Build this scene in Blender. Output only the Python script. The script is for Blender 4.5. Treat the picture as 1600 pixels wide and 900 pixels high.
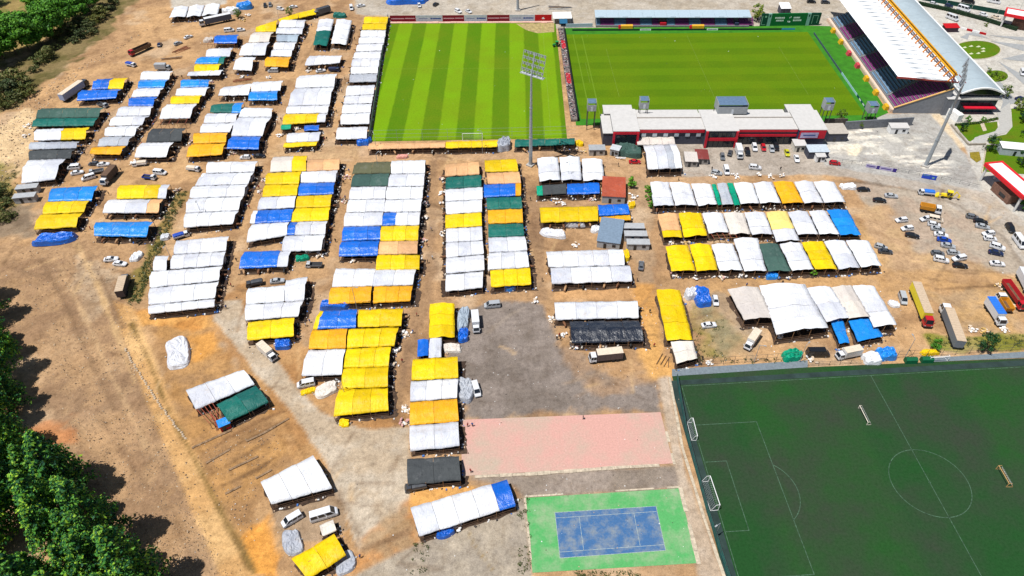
import bpy, bmesh, math, random
import numpy as np
from mathutils import Vector, Matrix

for o in list(bpy.data.objects):
    bpy.data.objects.remove(o)
scene = bpy.context.scene
COL = scene.collection
R = random.Random(7)
rad = math.radians

# ------------------------------------------------------------------ camera
FPX, TILT, ROLL, CAMH = 1106.294, 0.760411, -0.014903, 151.956
_X = Vector((1, 0, 0))
_U = Vector((0, math.sin(TILT), math.cos(TILT)))
_F = Vector((0, math.cos(TILT), -math.sin(TILT)))
_cr, _sr = math.cos(ROLL), math.sin(ROLL)
cam_d = bpy.data.cameras.new('camera')
cam = bpy.data.objects.new('camera', cam_d)
COL.objects.link(cam)
right = _X * _cr + _U * _sr
up = -_X * _sr + _U * _cr
M = Matrix.Identity(4)
for i in range(3):
    M[i][0], M[i][1], M[i][2] = right[i], up[i], -_F[i]
M[2][3] = CAMH
cam.matrix_world = M
cam_d.sensor_width = 36
cam_d.lens = 36 * FPX / 1600
cam_d.clip_start = 1
cam_d.clip_end = 5000
scene.camera = cam
scene.render.resolution_x, scene.render.resolution_y = 1024, 576

# ------------------------------------------------------------------ sky and sun
SUN_TO = Vector((-14.74, -7.9, 41.0)).normalized()
world = bpy.data.worlds.new('World')
scene.world = world
world.use_nodes = True
wn = world.node_tree.nodes
wl = world.node_tree.links
bg = wn['Background']
sky = wn.new('ShaderNodeTexSky')
sky.sky_type = 'NISHITA'
sky.sun_disc = False
sky.sun_elevation = math.asin(SUN_TO.z)
sky.sun_rotation = math.atan2(SUN_TO.x, SUN_TO.y)
sky.air_density = 1.0
sky.dust_density = 0.6
wl.new(sky.outputs[0], bg.inputs[0])
bg.inputs[1].default_value = 0.066
sun_d = bpy.data.lights.new('sun', 'SUN')
sun_d.energy = 5.0
sun_d.angle = rad(0.5)
sun_d.color = (1.0, 0.97, 0.925)
sun = bpy.data.objects.new('sun', sun_d)
sun.rotation_euler = (-SUN_TO).to_track_quat('-Z', 'Y').to_euler()
sun.location = (0, 100, 300)
COL.objects.link(sun)
scene.view_settings.view_transform = 'Standard'
scene.view_settings.look = 'None'
scene.view_settings.gamma = 1
scene.view_settings.use_curve_mapping = False
scene.view_settings.exposure = 0.2
scene.render.engine = 'CYCLES'
scene.cycles.max_bounces = 5
scene.cycles.transparent_max_bounces = 4

# ------------------------------------------------------------------ helpers
def G(u, v, z=0.0):
    """point of the place at height z seen at photo pixel (u, v) of 1600 x 900"""
    x = (u - 800) / FPX
    y = -(v - 450) / FPX
    d = right * x + up * y + _F
    k = (CAMH - z) / -d.z
    return Vector((d.x * k, d.y * k, z))

def lin(c):
    c = c / 255.0
    return c / 12.92 if c <= 0.04045 else ((c + 0.055) / 1.055) ** 2.4

def S(r, g, b, k=1.55):
    """albedo of a sunlit surface whose photographed colour is r g b"""
    return (min(lin(r) / k, .9), min(lin(g) / k, .9), min(lin(b) / k, .9))

def tag(o, label=None, cat=None, group=None, kind=None):
    if label: o['label'] = label
    if cat: o['category'] = cat
    if group: o['group'] = group
    if kind: o['kind'] = kind
    return o

def empty(name, loc, rz=0.0):
    o = bpy.data.objects.new(name, None)
    o.location = loc
    o.rotation_euler = (0, 0, rz)
    o.empty_display_size = 0.2
    COL.objects.link(o)
    return o

def place(name, me, parent=None, loc=(0, 0, 0), rz=0.0, color=None, scale=None):
    o = bpy.data.objects.new(name, me)
    COL.objects.link(o)
    if parent is not None: o.parent = parent
    o.location = loc
    if rz: o.rotation_euler = (0, 0, rz)
    if color: o.color = (*color, 1)
    if scale: o.scale = scale
    return o

class MB:
    """collects shapes and links them as one mesh"""
    def __init__(s):
        s.v = []; s.f = []; s.m = []; s.cur = 0
    def mat(s, i):
        s.cur = i; return s
    def face(s, pts):
        n = len(s.v); s.v += [tuple(p) for p in pts]
        s.f.append(tuple(range(n, n + len(pts)))); s.m.append(s.cur); return s
    def hexa(s, b, t):
        n = len(s.v); s.v += [tuple(p) for p in b] + [tuple(p) for p in t]
        k = len(b)
        s.f.append(tuple(n + i for i in reversed(range(k))))
        s.f.append(tuple(n + k + i for i in range(k)))
        for i in range(k):
            j = (i + 1) % k
            s.f.append((n + i, n + j, n + k + j, n + k + i))
        s.m += [s.cur] * (k + 2); return s
    def prism(s, poly, z0, z1):
        return s.hexa([(p[0], p[1], z0) for p in poly], [(p[0], p[1], z1) for p in poly])
    def box(s, c, d, rz=0.0, taper=1.0):
        hx, hy, hz = d[0] / 2, d[1] / 2, d[2] / 2
        cs, sn = math.cos(rz), math.sin(rz)
        def P(x, y, z): return (c[0] + x * cs - y * sn, c[1] + x * sn + y * cs, c[2] + z)
        q = [(-hx, -hy), (hx, -hy), (hx, hy), (-hx, hy)]
        return s.hexa([P(x, y, -hz) for x, y in q], [P(x * taper, y * taper, hz) for x, y in q])
    def beam(s, p, q, w, h=None, n=4, w2=None):
        p, q = Vector(p), Vector(q); d = (q - p).normalized()
        a = d.cross(Vector((0, 0, 1)))
        if a.length < 1e-3: a = Vector((1, 0, 0))
        a.normalize(); b = d.cross(a)
        h = h or w; w2 = w2 or w; r2 = w2 / w
        ang = [2 * math.pi * (i + .5) / n for i in range(n)]
        k = 0.7071 if n == 4 else 0.5
        lo = [p + a * math.cos(t) * w * k + b * math.sin(t) * h * k for t in ang]
        hi = [q + a * math.cos(t) * w * k * r2 + b * math.sin(t) * h * k * r2 for t in ang]
        return s.hexa(lo, hi)
    def tube(s, p, q, r, n=8, r2=None):
        return s.beam(p, q, 2 * r, 2 * r, n, 2 * (r2 or r))
    def blob(s, c, r, rng, n=8, m=5, amp=.18, flat=True):
        c = Vector(c); base = len(s.v)
        ph = [rng.random() * 6.28 for _ in range(6)]
        for i in range(m + 1):
            th = math.pi / 2 * i / m if flat else math.pi * i / m
            for j in range(n):
                a = 2 * math.pi * j / n
                k = 1 + amp * (math.sin(2 * a + ph[0] + 3 * th) + .6 * math.sin(3 * a + ph[1] - 2 * th) + .5 * rng.uniform(-1, 1))
                s.v.append((c.x + math.sin(th) * math.cos(a) * r[0] * k, c.y + math.sin(th) * math.sin(a) * r[1] * k,
                            c.z + max(0, math.cos(th)) * r[2] * k if flat else c.z + math.cos(th) * r[2] * k))
        for i in range(m):
            for j in range(n):
                s.f.append((base + i * n + j, base + (i + 1) * n + j, base + (i + 1) * n + (j + 1) % n, base + i * n + (j + 1) % n))
                s.m.append(s.cur)
        return s
    def mesh(s, name, mats, smooth=False, dist=0):
        me = bpy.data.meshes.new(name)
        me.from_pydata(s.v, [], s.f)
        if not isinstance(mats, (list, tuple)): mats = [mats]
        for m in mats: me.materials.append(m)
        if len(mats) > 1: me.polygons.foreach_set('material_index', s.m)
        if smooth: me.polygons.foreach_set('use_smooth', [True] * len(s.f))
        me.update()
        if dist:
            bm = bmesh.new(); bm.from_mesh(me)
            bmesh.ops.remove_doubles(bm, verts=bm.verts, dist=dist)
            bmesh.ops.recalc_face_normals(bm, faces=bm.faces)
            bm.to_mesh(me); bm.free()
        return me
    def build(s, name, mats, parent=None, loc=(0, 0, 0), rz=0.0, smooth=False, color=None):
        return place(name, s.mesh(name, mats, smooth), parent, loc, rz, color)

# ------------------------------------------------------------------ materials
def nodemat(name):
    m = bpy.data.materials.new(name); m.use_nodes = True
    nt = m.node_tree; b = nt.nodes['Principled BSDF']
    return m, nt.nodes, nt.links, b

def mixrgb(n, l, blend, fac, a, b):
    x = n.new('ShaderNodeMix'); x.data_type = 'RGBA'; x.blend_type = blend
    for i, s in ((0, fac), (6, a), (7, b)):
        if hasattr(s, 'is_linked') or hasattr(s, 'links'): l.new(s, x.inputs[i])
        elif i == 0: x.inputs[0].default_value = s
        else: x.inputs[i].default_value = (*s, 1) if len(s) == 3 else s
    return x.outputs[2]

def ramp(n, l, src, stops):
    r = n.new('ShaderNodeValToRGB'); l.new(src, r.inputs[0])
    e = r.color_ramp.elements
    while len(e) < len(stops): e.new(.5)
    for i, (p, c) in enumerate(stops):
        e[i].position = p; e[i].color = (*c, 1) if len(c) == 3 else c
    return r.outputs[0]

def noise(n, l, co, scale, detail=4, rough=.55, dist=0):
    x = n.new('ShaderNodeTexNoise'); x.inputs['Scale'].default_value = scale
    x.inputs['Detail'].default_value = detail; x.inputs['Roughness'].default_value = rough
    x.inputs['Distortion'].default_value = dist
    if co is not None: l.new(co, x.inputs['Vector'])
    return x.outputs[0]

def wpos(n): return n.new('ShaderNodeNewGeometry').outputs['Position']

def bump(n, l, b, h, strength, dist):
    x = n.new('ShaderNodeBump'); x.inputs['Strength'].default_value = strength
    x.inputs['Distance'].default_value = dist; l.new(h, x.inputs['Height']); l.new(x.outputs[0], b.inputs['Normal'])

_mats = {}
def plain(name, rgb, rough=.7, metal=0.0, var=.12, scale=1.2, spec=.3):
    """flat paint, metal, concrete or timber with uneven tone"""
    if name in _mats: return _mats[name]
    m, n, l, b = nodemat(name)
    f = noise(n, l, wpos(n), scale, 5, .65)
    g = ramp(n, l, f, [(.3, (1 - var * 1.6,) * 3), (.7, (1 + var,) * 3)])
    l.new(mixrgb(n, l, 'MULTIPLY', 1.0, rgb, g), b.inputs['Base Color'])
    b.inputs['Roughness'].default_value = rough; b.inputs['Metallic'].default_value = metal
    b.inputs['Specular IOR Level'].default_value = spec
    _mats[name] = m; return m

def paintmat(name='car_paint', rough=.28, var=.06):
    if name in _mats: return _mats[name]
    m, n, l, b = nodemat(name)
    oi = n.new('ShaderNodeObjectInfo')
    f = noise(n, l, wpos(n), 1.5, 4, .6)
    g = ramp(n, l, f, [(.3, (1 - var * 1.8,) * 3), (.7, (1, 1, 1))])
    l.new(mixrgb(n, l, 'MULTIPLY', 1.0, oi.outputs['Color'], g), b.inputs['Base Color'])
    b.inputs['Roughness'].default_value = rough
    b.inputs['Specular IOR Level'].default_value = .4
    if rough < .4: b.inputs['Coat Weight'].default_value = .3
    _mats[name] = m; return m

TARP = dict(w=(.66, .68, .715), c=(.64, .59, .53), s=(.40, .43, .48), y=(.78, .53, .002), o=(.80, .38, .010), p=(.70, .40, .19),
            b=(.005, .13, .60), B=(.01, .24, .72), g=(.0, .30, .17), t=(.008, .13, .105), k=(.062, .070, .074), n=(.012, .017, .03),
            r=(.42, .09, .045), l=(.86, .66, .20), G=(.05, .105, .088), m=(.33, .40, .47), q=(.80, .38, .30), e=(.22, .045, .04), O=(.11, .115, .065))
TWORD = dict(w='white', c='off-white', s='silver-grey', y='yellow', o='orange', p='tan', b='blue', B='bright blue', g='green', t='teal',
             k='charcoal', n='black', r='rust-red', l='pale yellow', G='dark green', m='blue-grey', q='pink', e='maroon', O='olive green')
def tarpmat(c):
    key = 'tarp_' + TWORD[c].replace(' ', '_').replace('-', '_')
    if key in _mats: return _mats[key]
    m, n, l, b = nodemat(key)
    oi = n.new('ShaderNodeObjectInfo')
    P = wpos(n)
    big = noise(n, l, P, .16, 3, .5)
    fine = noise(n, l, P, 1.1, 6, .7, .8)
    v = ramp(n, l, big, [(.32, (.86, .86, .88)), (.66, (1.02, 1.02, 1.01))])
    v2 = ramp(n, l, fine, [(.30, (.66, .67, .69)), (.47, (1, 1, 1)), (.72, (1.08, 1.08, 1.08))])
    rv = ramp(n, l, oi.outputs['Random'], [(0, (.80, .80, .83)), (.4, (.95, .93, .92)), (1, (1.05, 1.05, 1.03))])
    col = mixrgb(n, l, 'MULTIPLY', 1.0, TARP[c], v)
    col = mixrgb(n, l, 'MULTIPLY', .8 if c not in 'wc' else .55, col, v2)
    col = mixrgb(n, l, 'MULTIPLY', 1.0, col, rv)
    # dust and mud blown on the cloth
    du = noise(n, l, P, .45, 6, .7)
    dm = ramp(n, l, du, [(.54, (0, 0, 0)), (.74, (.5, .5, .5))])
    col = mixrgb(n, l, 'MIX', dm, col, (.50, .42, .34) if c in 'wcs' else tuple(.6 * x + .12 for x in TARP[c]))
    l.new(col, b.inputs['Base Color'])
    b.inputs['Roughness'].default_value = .34 if c in 'bBn' else (.5 if c not in 'kGO' else .9)
    b.inputs['Specular IOR Level'].default_value = .6 if c in 'bBn' else .25
    mp = n.new('ShaderNodeMapping'); mp.inputs['Scale'].default_value = (1.0, .45, 1); mp.inputs['Rotation'].default_value = (0, 0, .35)
    l.new(P, mp.inputs[0])
    h = noise(n, l, mp.outputs[0], 1.1, 5, .6, 1.2)
    bump(n, l, b, h, .8, .3)
    if c in 'wcypol': b.inputs['Subsurface Weight'].default_value = 0
    _mats[key] = m; return m

GLASS = plain('dark_glass', (.012, .016, .022), .12, 0, .05, spec=.6)
TYRE = plain('tyre_rubber', (.018, .018, .018), .85)
TIMBER = plain('raw_timber', (.30, .17, .085), .85, 0, .25)
DARKWOOD = plain('weathered_timber', (.12, .068, .04), .9, 0, .3)
CONC = plain('concrete', (.40, .38, .35), .9, 0, .18, .8)
STEEL = plain('galvanised_steel', (.34, .38, .41), .45, .3, .12)
WHITE = plain('white_paint', (.78, .78, .77), .5, 0, .08)
LINE = plain('worn_line_paint', (.55, .60, .55), .8, 0, .35, 2.5)
RED = plain('red_cladding', (.52, .012, .03), .5, 0, .12)
DARKBLUE = plain('dark_blue_cladding', (.035, .045, .095), .45, 0, .15)
GREYPANEL = plain('grey_panel', (.30, .315, .33), .6, 0, .1)
PAINT = paintmat(); CARGO = paintmat('cargo_cover', .65, .12)
LIGHTROOF = plain('pale_metal_roof', (.50, .485, .465), .55, .0, .06, .7)
# ------------------------------------------------------------------ ground
def hash2(ix, iy, seed):
    h = (ix.astype(np.int64) * 374761393 + iy.astype(np.int64) * 668265263 + seed * 1442695041) & 0xffffffff
    h = ((h ^ (h >> 13)) * 1274126177) & 0xffffffff
    return ((h ^ (h >> 16)) & 0xffff) / 65535.0
def vnoise(x, y, s, seed):
    x = x / s; y = y / s
    ix = np.floor(x); iy = np.floor(y); fx = x - ix; fy = y - iy
    fx = fx * fx * (3 - 2 * fx); fy = fy * fy * (3 - 2 * fy)
    a = hash2(ix, iy, seed); b = hash2(ix + 1, iy, seed); c = hash2(ix, iy + 1, seed); d = hash2(ix + 1, iy + 1, seed)
    return (a * (1 - fx) + b * fx) * (1 - fy) + (c * (1 - fx) + d * fx) * fy
def fbm(x, y, s, seed, o=4):
    t = 0; a = .5; n = 0
    for i in range(o):
        t = t + a * vnoise(x, y, s / 2 ** i, seed + i * 17); n += a; a *= .55
    return t / n
def sdist(px, py, poly):
    """signed distance to a polygon, positive inside"""
    inside = np.zeros(px.shape, bool); d2 = np.full(px.shape, 1e12)
    n = len(poly)
    for i in range(n):
        x0, y0 = poly[i][0], poly[i][1]; x1, y1 = poly[(i + 1) % n][0], poly[(i + 1) % n][1]
        ex, ey = x1 - x0, y1 - y0
        t = np.clip(((px - x0) * ex + (py - y0) * ey) / (ex * ex + ey * ey + 1e-9), 0, 1)
        d2 = np.minimum(d2, (px - x0 - t * ex) ** 2 + (py - y0 - t * ey) ** 2)
        c = ((y0 > py) != (y1 > py))
        with np.errstate(divide='ignore', invalid='ignore'):
            c &= px < (ex * (py - y0) / (ey if ey else 1e-9) + x0)
        inside ^= c
    d = np.sqrt(d2); return np.where(inside, d, -d)
def ribbon(pts, w):
    """polygon round a pixel polyline, w metres wide"""
    P = [G(*p) for p in pts]; L = []; Rr = []
    for i, p in enumerate(P):
        d = (P[min(i + 1, len(P) - 1)] - P[max(i - 1, 0)]).normalized(); n = Vector((-d.y, d.x, 0)) * w / 2
        L.append(p + n); Rr.append(p - n)
    return [(q.x, q.y) for q in L + Rr[::-1]]
def wpoly(*px): return [(lambda q: (q.x, q.y))(G(*p)) for p in px]

STEP = 0.75
GX = np.arange(-330, 330.1, STEP); GY = np.arange(50, 440.1, STEP)
XX, YY = np.meshgrid(GX, GY)
nx, ny = len(GX), len(GY)
n1 = fbm(XX, YY, 34, 1); n2 = fbm(XX, YY, 9, 5, 4); n3 = fbm(XX, YY, 3.2, 9, 3); n4 = fbm(XX, YY, 60, 31)
def A(c): return np.array(S(*c))
colr = A((180, 144, 106))[None, None, :] * np.ones((ny, nx, 1))
def lay(mask, c): 
    global colr
    colr = colr * (1 - mask[..., None]) + np.array(c) * mask[..., None]
def sm(x, a, b): t = np.clip((x - a) / (b - a), 0, 1); return t * t * (3 - 2 * t)
lay(sm(n1, .42, .62) * .7, A((204, 164, 118)))
lay(sm(n2, .5, .72) * .55, A((138, 106, 78)))
lay(sm(fbm(XX, YY, 14, 77), .55, .75) * .55, A((205, 180, 150)))
reg = np.zeros((ny, nx), np.int8)
RN = ['dirt_ground']
jit = (fbm(XX, YY, 6, 41, 4) - .5) * 2
REG = [  # name, colour, feather, edge wobble, polygon, strength, second colour
 (None, (132, 116, 78), 4, 7, wpoly((-40, 200), (40, 158), (112, 96), (178, 44), (212, -8), (120, -10), (80, 60), (-40, 130)), .95, (98, 92, 52)),
 (None, (156, 134, 84), 5, 6, wpoly((-60, -20), (150, -10), (95, 50), (-60, 130)), 1, (116, 118, 60)),
 (None, (226, 196, 152), 3, 5, wpoly((-20, 210), (46, 165), (62, 190), (45, 262), (0, 310)), .95, (206, 176, 136)),
 (None, (128, 124, 58), 3, 4, wpoly((-30, 240), (18, 262), (32, 300), (18, 345), (-30, 350)), .85, (150, 130, 80)),
 (None, (142, 126, 106), 3, 5, wpoly((-30, 335), (50, 318), (58, 372), (-10, 372)), .85, (120, 105, 88)),
 (None, (180, 146, 110), 5, 6, wpoly((-40, 375), (170, 385), (215, 500), (300, 720), (380, 920), (220, 920), (80, 700), (40, 540), (-40, 500)), .85, (152, 122, 94)),
 (None, (196, 176, 150), 3, 5, wpoly((120, 400), (180, 420), (180, 470), (140, 500), (110, 440)), .6, (176, 150, 120)),
 (None, (214, 134, 76), 2.5, 4, wpoly((30, 690), (70, 655), (110, 655), (120, 690), (40, 715)), .5, None),
 (None, (164, 126, 86), 3, 4, wpoly((222, 505), (330, 500), (440, 660), (470, 720), (400, 760), (410, 900), (380, 900), (300, 720)), .9, (182, 138, 86)),
 (None, (228, 170, 96), 2, 3, wpoly((205, 485), (330, 488), (345, 505), (300, 515), (225, 508)), .9, (200, 140, 74)),
 (None, (222, 160, 84), 2, 3, wpoly((290, 528), (340, 515), (348, 545), (305, 562)), .9, None),
 (None, (226, 158, 74), 2, 4, wpoly((392, 820), (420, 805), (432, 850), (430, 900), (396, 900)), .9, None),
 ('dirt_track', (222, 180, 124), 1.0, .7, wpoly((176, 470), (206, 478), (226, 520), (262, 610), (322, 735), (412, 925), (352, 925), (288, 765), (238, 655), (205, 565)), .95, (202, 158, 104)),
 ('dirt_track', (204, 168, 122), 2.5, 2, ribbon([(128, 330), (155, 300), (180, 278), (240, 258), (330, 246), (410, 243), (560, 238)], 9), .6, (180, 142, 100)),
 (None, (190, 146, 96), 3, 4, wpoly((330, 470), (395, 440), (480, 540), (520, 600), (640, 640), (640, 800), (560, 880), (490, 780), (420, 640), (330, 530)), .8, (172, 126, 78)),
 ('dirt_road', (200, 186, 166), 1.0, 1.0, wpoly((340, 470), (378, 468), (392, 520), (440, 575), (500, 640), (560, 668), (640, 668), (640, 800), (600, 840), (560, 870), (540, 800), (505, 720), (455, 645), (420, 605), (365, 540), (335, 500)), .95, (186, 168, 144)),
 (None, (198, 140, 84), 2, 3, wpoly((575, 830), (640, 785), (650, 835), (665, 850), (560, 895), (520, 895)), .8, (170, 140, 104)),
 ('concrete_yard', (180, 168, 150), 1.2, 1.2, wpoly((560, 895), (650, 850), (740, 800), (822, 775), (835, 925), (540, 925)), .95, (160, 150, 136)),
 ('asphalt_lot', (142, 131, 123), 2.2, 4, wpoly((716, 482), (770, 470), (850, 474), (880, 540), (960, 585), (1030, 600), (1034, 645), (720, 656), (702, 570)), .97, (124, 114, 106)),
 (None, (178, 140, 100), 3, 5, wpoly((850, 470), (900, 520), (1000, 560), (1010, 600), (930, 620), (880, 560)), .55, (150, 128, 108)),
 ('asphalt_lot', (158, 145, 134), 1.2, 1, wpoly((722, 745), (1058, 727), (1070, 762), (818, 778), (800, 760)), .95, (142, 130, 118)),
 ('footpath', (198, 180, 160), 1, .8, wpoly((1028, 590), (1046, 585), (1070, 735), (1140, 925), (1095, 925), (1062, 762), (1045, 690)), .95, (184, 164, 142)),
 (None, (222, 170, 100), 2.5, 3, wpoly((985, 445), (1022, 445), (1052, 590), (1015, 590), (1000, 540)), .85, (206, 152, 86)),
 ('dirt_lane', (196, 160, 122), 2, 1.5, ribbon([(565, 240), (700, 238), (830, 240), (960, 258), (1010, 272), (1160, 278)], 10), .8, (182, 150, 118)),
 (None, (150, 120, 92), 1.5, 2, ribbon([(676, 250), (676, 330), (672, 430), (655, 500), (632, 560), (622, 660)], 3.5), .55, (120, 96, 76)),
 (None, (150, 122, 96), 1.5, 2, ribbon([(834, 290), (838, 380), (845, 470)], 4), .5, (128, 102, 80)),
 ('parking_lot', (178, 166, 150), 3, 5, wpoly((1335, 288), (1460, 290), (1600, 345), (1640, 360), (1640, 445), (1500, 440), (1400, 435), (1360, 372)), .92, (178, 160, 142)),
 (None, (206, 164, 108), 4, 5, wpoly((1345, 315), (1385, 320), (1440, 390), (1560, 425), (1600, 440), (1480, 450), (1380, 430), (1345, 380)), .65, (190, 150, 104)),
 ('dirt_lane', (200, 158, 108), 2.5, 3, ribbon([(1030, 445), (1150, 440), (1330, 440), (1460, 440), (1620, 446)], 10), .8, (176, 140, 100)),
 (None, (174, 148, 116), 2, 4, wpoly((1400, 455), (1600, 450), (1600, 520), (1510, 525), (1480, 480)), .7, (196, 160, 110)),
 ('asphalt_road', (182, 172, 160), 1.5, 1, wpoly((1060, 222), (1282, 224), (1296, 252), (1390, 268), (1480, 288), (1640, 380), (1640, 440), (1585, 372), (1500, 312), (1330, 278), (1290, 272), (1070, 276), (1010, 262)), .95, (168, 158, 146)),
 ('rubble_yard', (180, 178, 172), 1.5, 1.5, wpoly((1284, 178), (1470, 176), (1545, 305), (1400, 276), (1288, 258)), .97, (168, 165, 160)),
 (None, (226, 220, 206), 1.5, 6, wpoly((1285, 205), (1330, 205), (1400, 215), (1440, 230), (1430, 250), (1370, 245), (1310, 252), (1288, 240)), .6, (188, 184, 176)),
 (None, (238, 224, 196), 1, 1.5, wpoly((1322, 228), (1340, 224), (1350, 232), (1340, 245), (1324, 242)), .9, None),
 (None, (226, 204, 170), .8, .6, wpoly((1455, 178), (1472, 178), (1512, 228), (1500, 232)), .9, None),
 ('paved_plaza', (202, 198, 188), 1, .5, wpoly((1418, -10), (1640, -10), (1640, 380), (1600, 352), (1540, 312), (1508, 230), (1470, 178), (1560, 150)), .97, (194, 190, 182)),
 ('far_yard', (188, 180, 167), 2, 2, wpoly((560, -30), (1420, -30), (1330, 60), (1280, 48), (880, 46), (610, 26), (555, 22)), .92, (176, 166, 150)),
 ('far_yard', (196, 190, 178), 2, 1, wpoly((262, -30), (360, -30), (352, 6), (268, 12)), .9, None),
 (None, (124, 128, 48), 2.5, 5, wpoly((1076, 470), (1096, 475), (1140, 500), (1150, 530), (1130, 560), (1096, 560), (1082, 520)), .75, (160, 140, 90)),
 (None, (150, 138, 122), 2, 4, wpoly((1082, 455), (1135, 455), (1200, 520), (1180, 560), (1120, 555), (1095, 510)), .6, (168, 146, 112)),
 (None, (120, 128, 34), 1.2, 2, wpoly((1448, 524), (1600, 520), (1640, 530), (1640, 545), (1500, 548), (1450, 536)), .85, (150, 140, 80)),
 (None, (116, 110, 44), 2, 3, ribbon([(284, 300), (262, 345), (242, 385), (222, 425), (208, 470)], 5), .75, (150, 126, 70)),
 (None, (182, 164, 140), 1.5, 2, wpoly((1022, 442), (1020, 290), (990, 280), (985, 380), (1000, 440)), .3, None),
 (None, (164, 142, 118), 1.2, 1.5, wpoly((425, 800), (470, 770), (530, 770), (545, 830), (470, 850), (440, 850)), .85, (140, 124, 108)),
 (None, (206, 160, 110), 1.2, 1, wpoly((864, 445), (985, 443), (992, 468), (866, 470)), .8, None),
 ('asphalt_road', (188, 178, 165), 1.5, 1, wpoly((1470, 286), (1545, 300), (1600, 345), (1640, 375), (1640, 450), (1560, 368), (1480, 318)), .95, (180, 166, 148)),
 (None, (226, 168, 92), 1, 1.5, wpoly((640, 752), (720, 748), (742, 764), (645, 795)), .8, None),
]
for name, c, fe, wob, poly, k, c2 in REG:
    xs = [p[0] for p in poly]; ys = [p[1] for p in poly]
    i0 = max(0, int((min(xs) - 12 - GX[0]) / STEP)); i1 = min(nx, int((max(xs) + 12 - GX[0]) / STEP) + 1)
    j0 = max(0, int((min(ys) - 12 - GY[0]) / STEP)); j1 = min(ny, int((max(ys) + 12 - GY[0]) / STEP) + 1)
    if i1 <= i0 or j1 <= j0: continue
    sl = (slice(j0, j1), slice(i0, i1))
    d = sdist(XX[sl], YY[sl], poly) + jit[sl] * wob
    m = sm(d, -fe / 2, fe / 2) * k
    cc = A(c)[None, None, :] * np.ones((*m.shape, 1))
    if c2:
        t = sm(n2[sl] * .6 + n3[sl] * .4, .42, .6)[..., None]; cc = cc * (1 - t) + A(c2) * t
    colr[sl] = colr[sl] * (1 - m[..., None]) + cc * m[..., None]
    if name:
        if name not in RN: RN.append(name)
        reg[sl][d > 0] = RN.index(name)
# white dust swept over the rubble yard
sl = (slice(int((195 - 50) / STEP), int((275 - 50) / STEP)), slice(int((110 + 330) / STEP), int((185 + 330) / STEP)))
_x, _y = XX[sl], YY[sl]; _m = sm(sdist(_x, _y, wpoly((1284, 190), (1400, 205), (1470, 225), (1520, 285), (1400, 266), (1296, 250))), -2, 3)
_m = _m * (sm(fbm(_x * .35 + _y * .1, _y * 1.5, 3.0, 91, 4), .5, .68) * .8)
colr[sl] = colr[sl] * (1 - _m[..., None]) + A((240, 232, 216)) * _m[..., None]
# wheel tracks and drainage rills
def rill(pts, w, c, k):
    poly = ribbon(pts, w); xs = [p[0] for p in poly]; ys = [p[1] for p in poly]
    i0 = max(0, int((min(xs) - 3 - GX[0]) / STEP)); i1 = min(nx, int((max(xs) + 3 - GX[0]) / STEP) + 1)
    j0 = max(0, int((min(ys) - 3 - GY[0]) / STEP)); j1 = min(ny, int((max(ys) + 3 - GY[0]) / STEP) + 1)
    if i1 <= i0 or j1 <= j0: return
    sl = (slice(j0, j1), slice(i0, i1)); d = sdist(XX[sl], YY[sl], poly) + jit[sl] * .8
    m = (sm(d, -.5, .4) * k * (.4 + .9 * n2[sl]))[..., None]; colr[sl] = colr[sl] * (1 - m) + A(c) * m
for pts, w, c, k in [([(690, 890), (620, 880), (660, 850)], 1, (120, 100, 80), .6), ([(560, 860), (590, 850), (640, 830)], 1.6, (130, 100, 74), .7),
        ([(500, 770), (545, 795), (560, 840), (555, 880)], .9, (130, 104, 76), .7), ([(1460, 452), (1540, 447), (1600, 442)], 1.1, (120, 92, 66), .8),
        ([(1300, 283), (1360, 286), (1430, 298), (1500, 322), (1570, 372), (1600, 420)], 1.2, (112, 96, 80), .6), ([(330, 700), (400, 660), (450, 640)], .9, (120, 86, 58), .7),
        ([(300, 700), (390, 672), (430, 660)], .8, (130, 96, 66), .6), ([(330, 740), (420, 690)], .8, (120, 92, 66), .6), ([(240, 600), (300, 690), (350, 800), (390, 890)], .8, (150, 112, 72), .6),
        ([(205, 505), (235, 570), (262, 640), (300, 710), (345, 800), (398, 895)], 1.0, (112, 92, 48), .85), ([(440, 650), (480, 720), (512, 770)], .7, (120, 90, 56), .8), ([(320, 725), (360, 700), (410, 676), (452, 652)], .7, (110, 80, 54), .95), ([(345, 760), (400, 735), (430, 715)], .6, (120, 90, 62), .8), ([(420, 430), (380, 480), (370, 520)], 1.0, (140, 104, 70), .6),
        ([(900, 620), (960, 590), (1010, 580)], 1, (176, 150, 124), .5), ([(880, 600), (980, 570)], .9, (172, 146, 118), .5), ([(760, 520), (800, 490), (820, 480)], 1, (172, 156, 138), .4),
        ([(720, 800), (740, 850), (770, 890)], .5, (150, 120, 60), .8), ([(850, 240), (1000, 262), (1100, 272)], 1, (150, 122, 96), .5), ([(118, 380), (150, 440), (182, 520), (212, 600)], 1.3, (214, 178, 128), .7), ([(128, 378), (162, 440), (194, 512)], .8, (128, 100, 74), .7), ([(60, 400), (100, 470), (140, 560), (180, 640)], 1.2, (124, 98, 74), .6), ([(90, 410), (130, 490), (175, 590), (230, 700)], 1.0, (206, 172, 130), .6), ([(20, 420), (60, 430), (110, 420), (160, 395)], 1.6, (130, 104, 80), .5), ([(150, 640), (200, 720), (260, 800), (310, 890)], 1.0, (126, 98, 74), .5), ([(180, 170), (150, 230), (180, 262), (240, 256)], 1.0, (130, 102, 76), .5)]:
    rill(pts, w, c, k)
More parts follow.
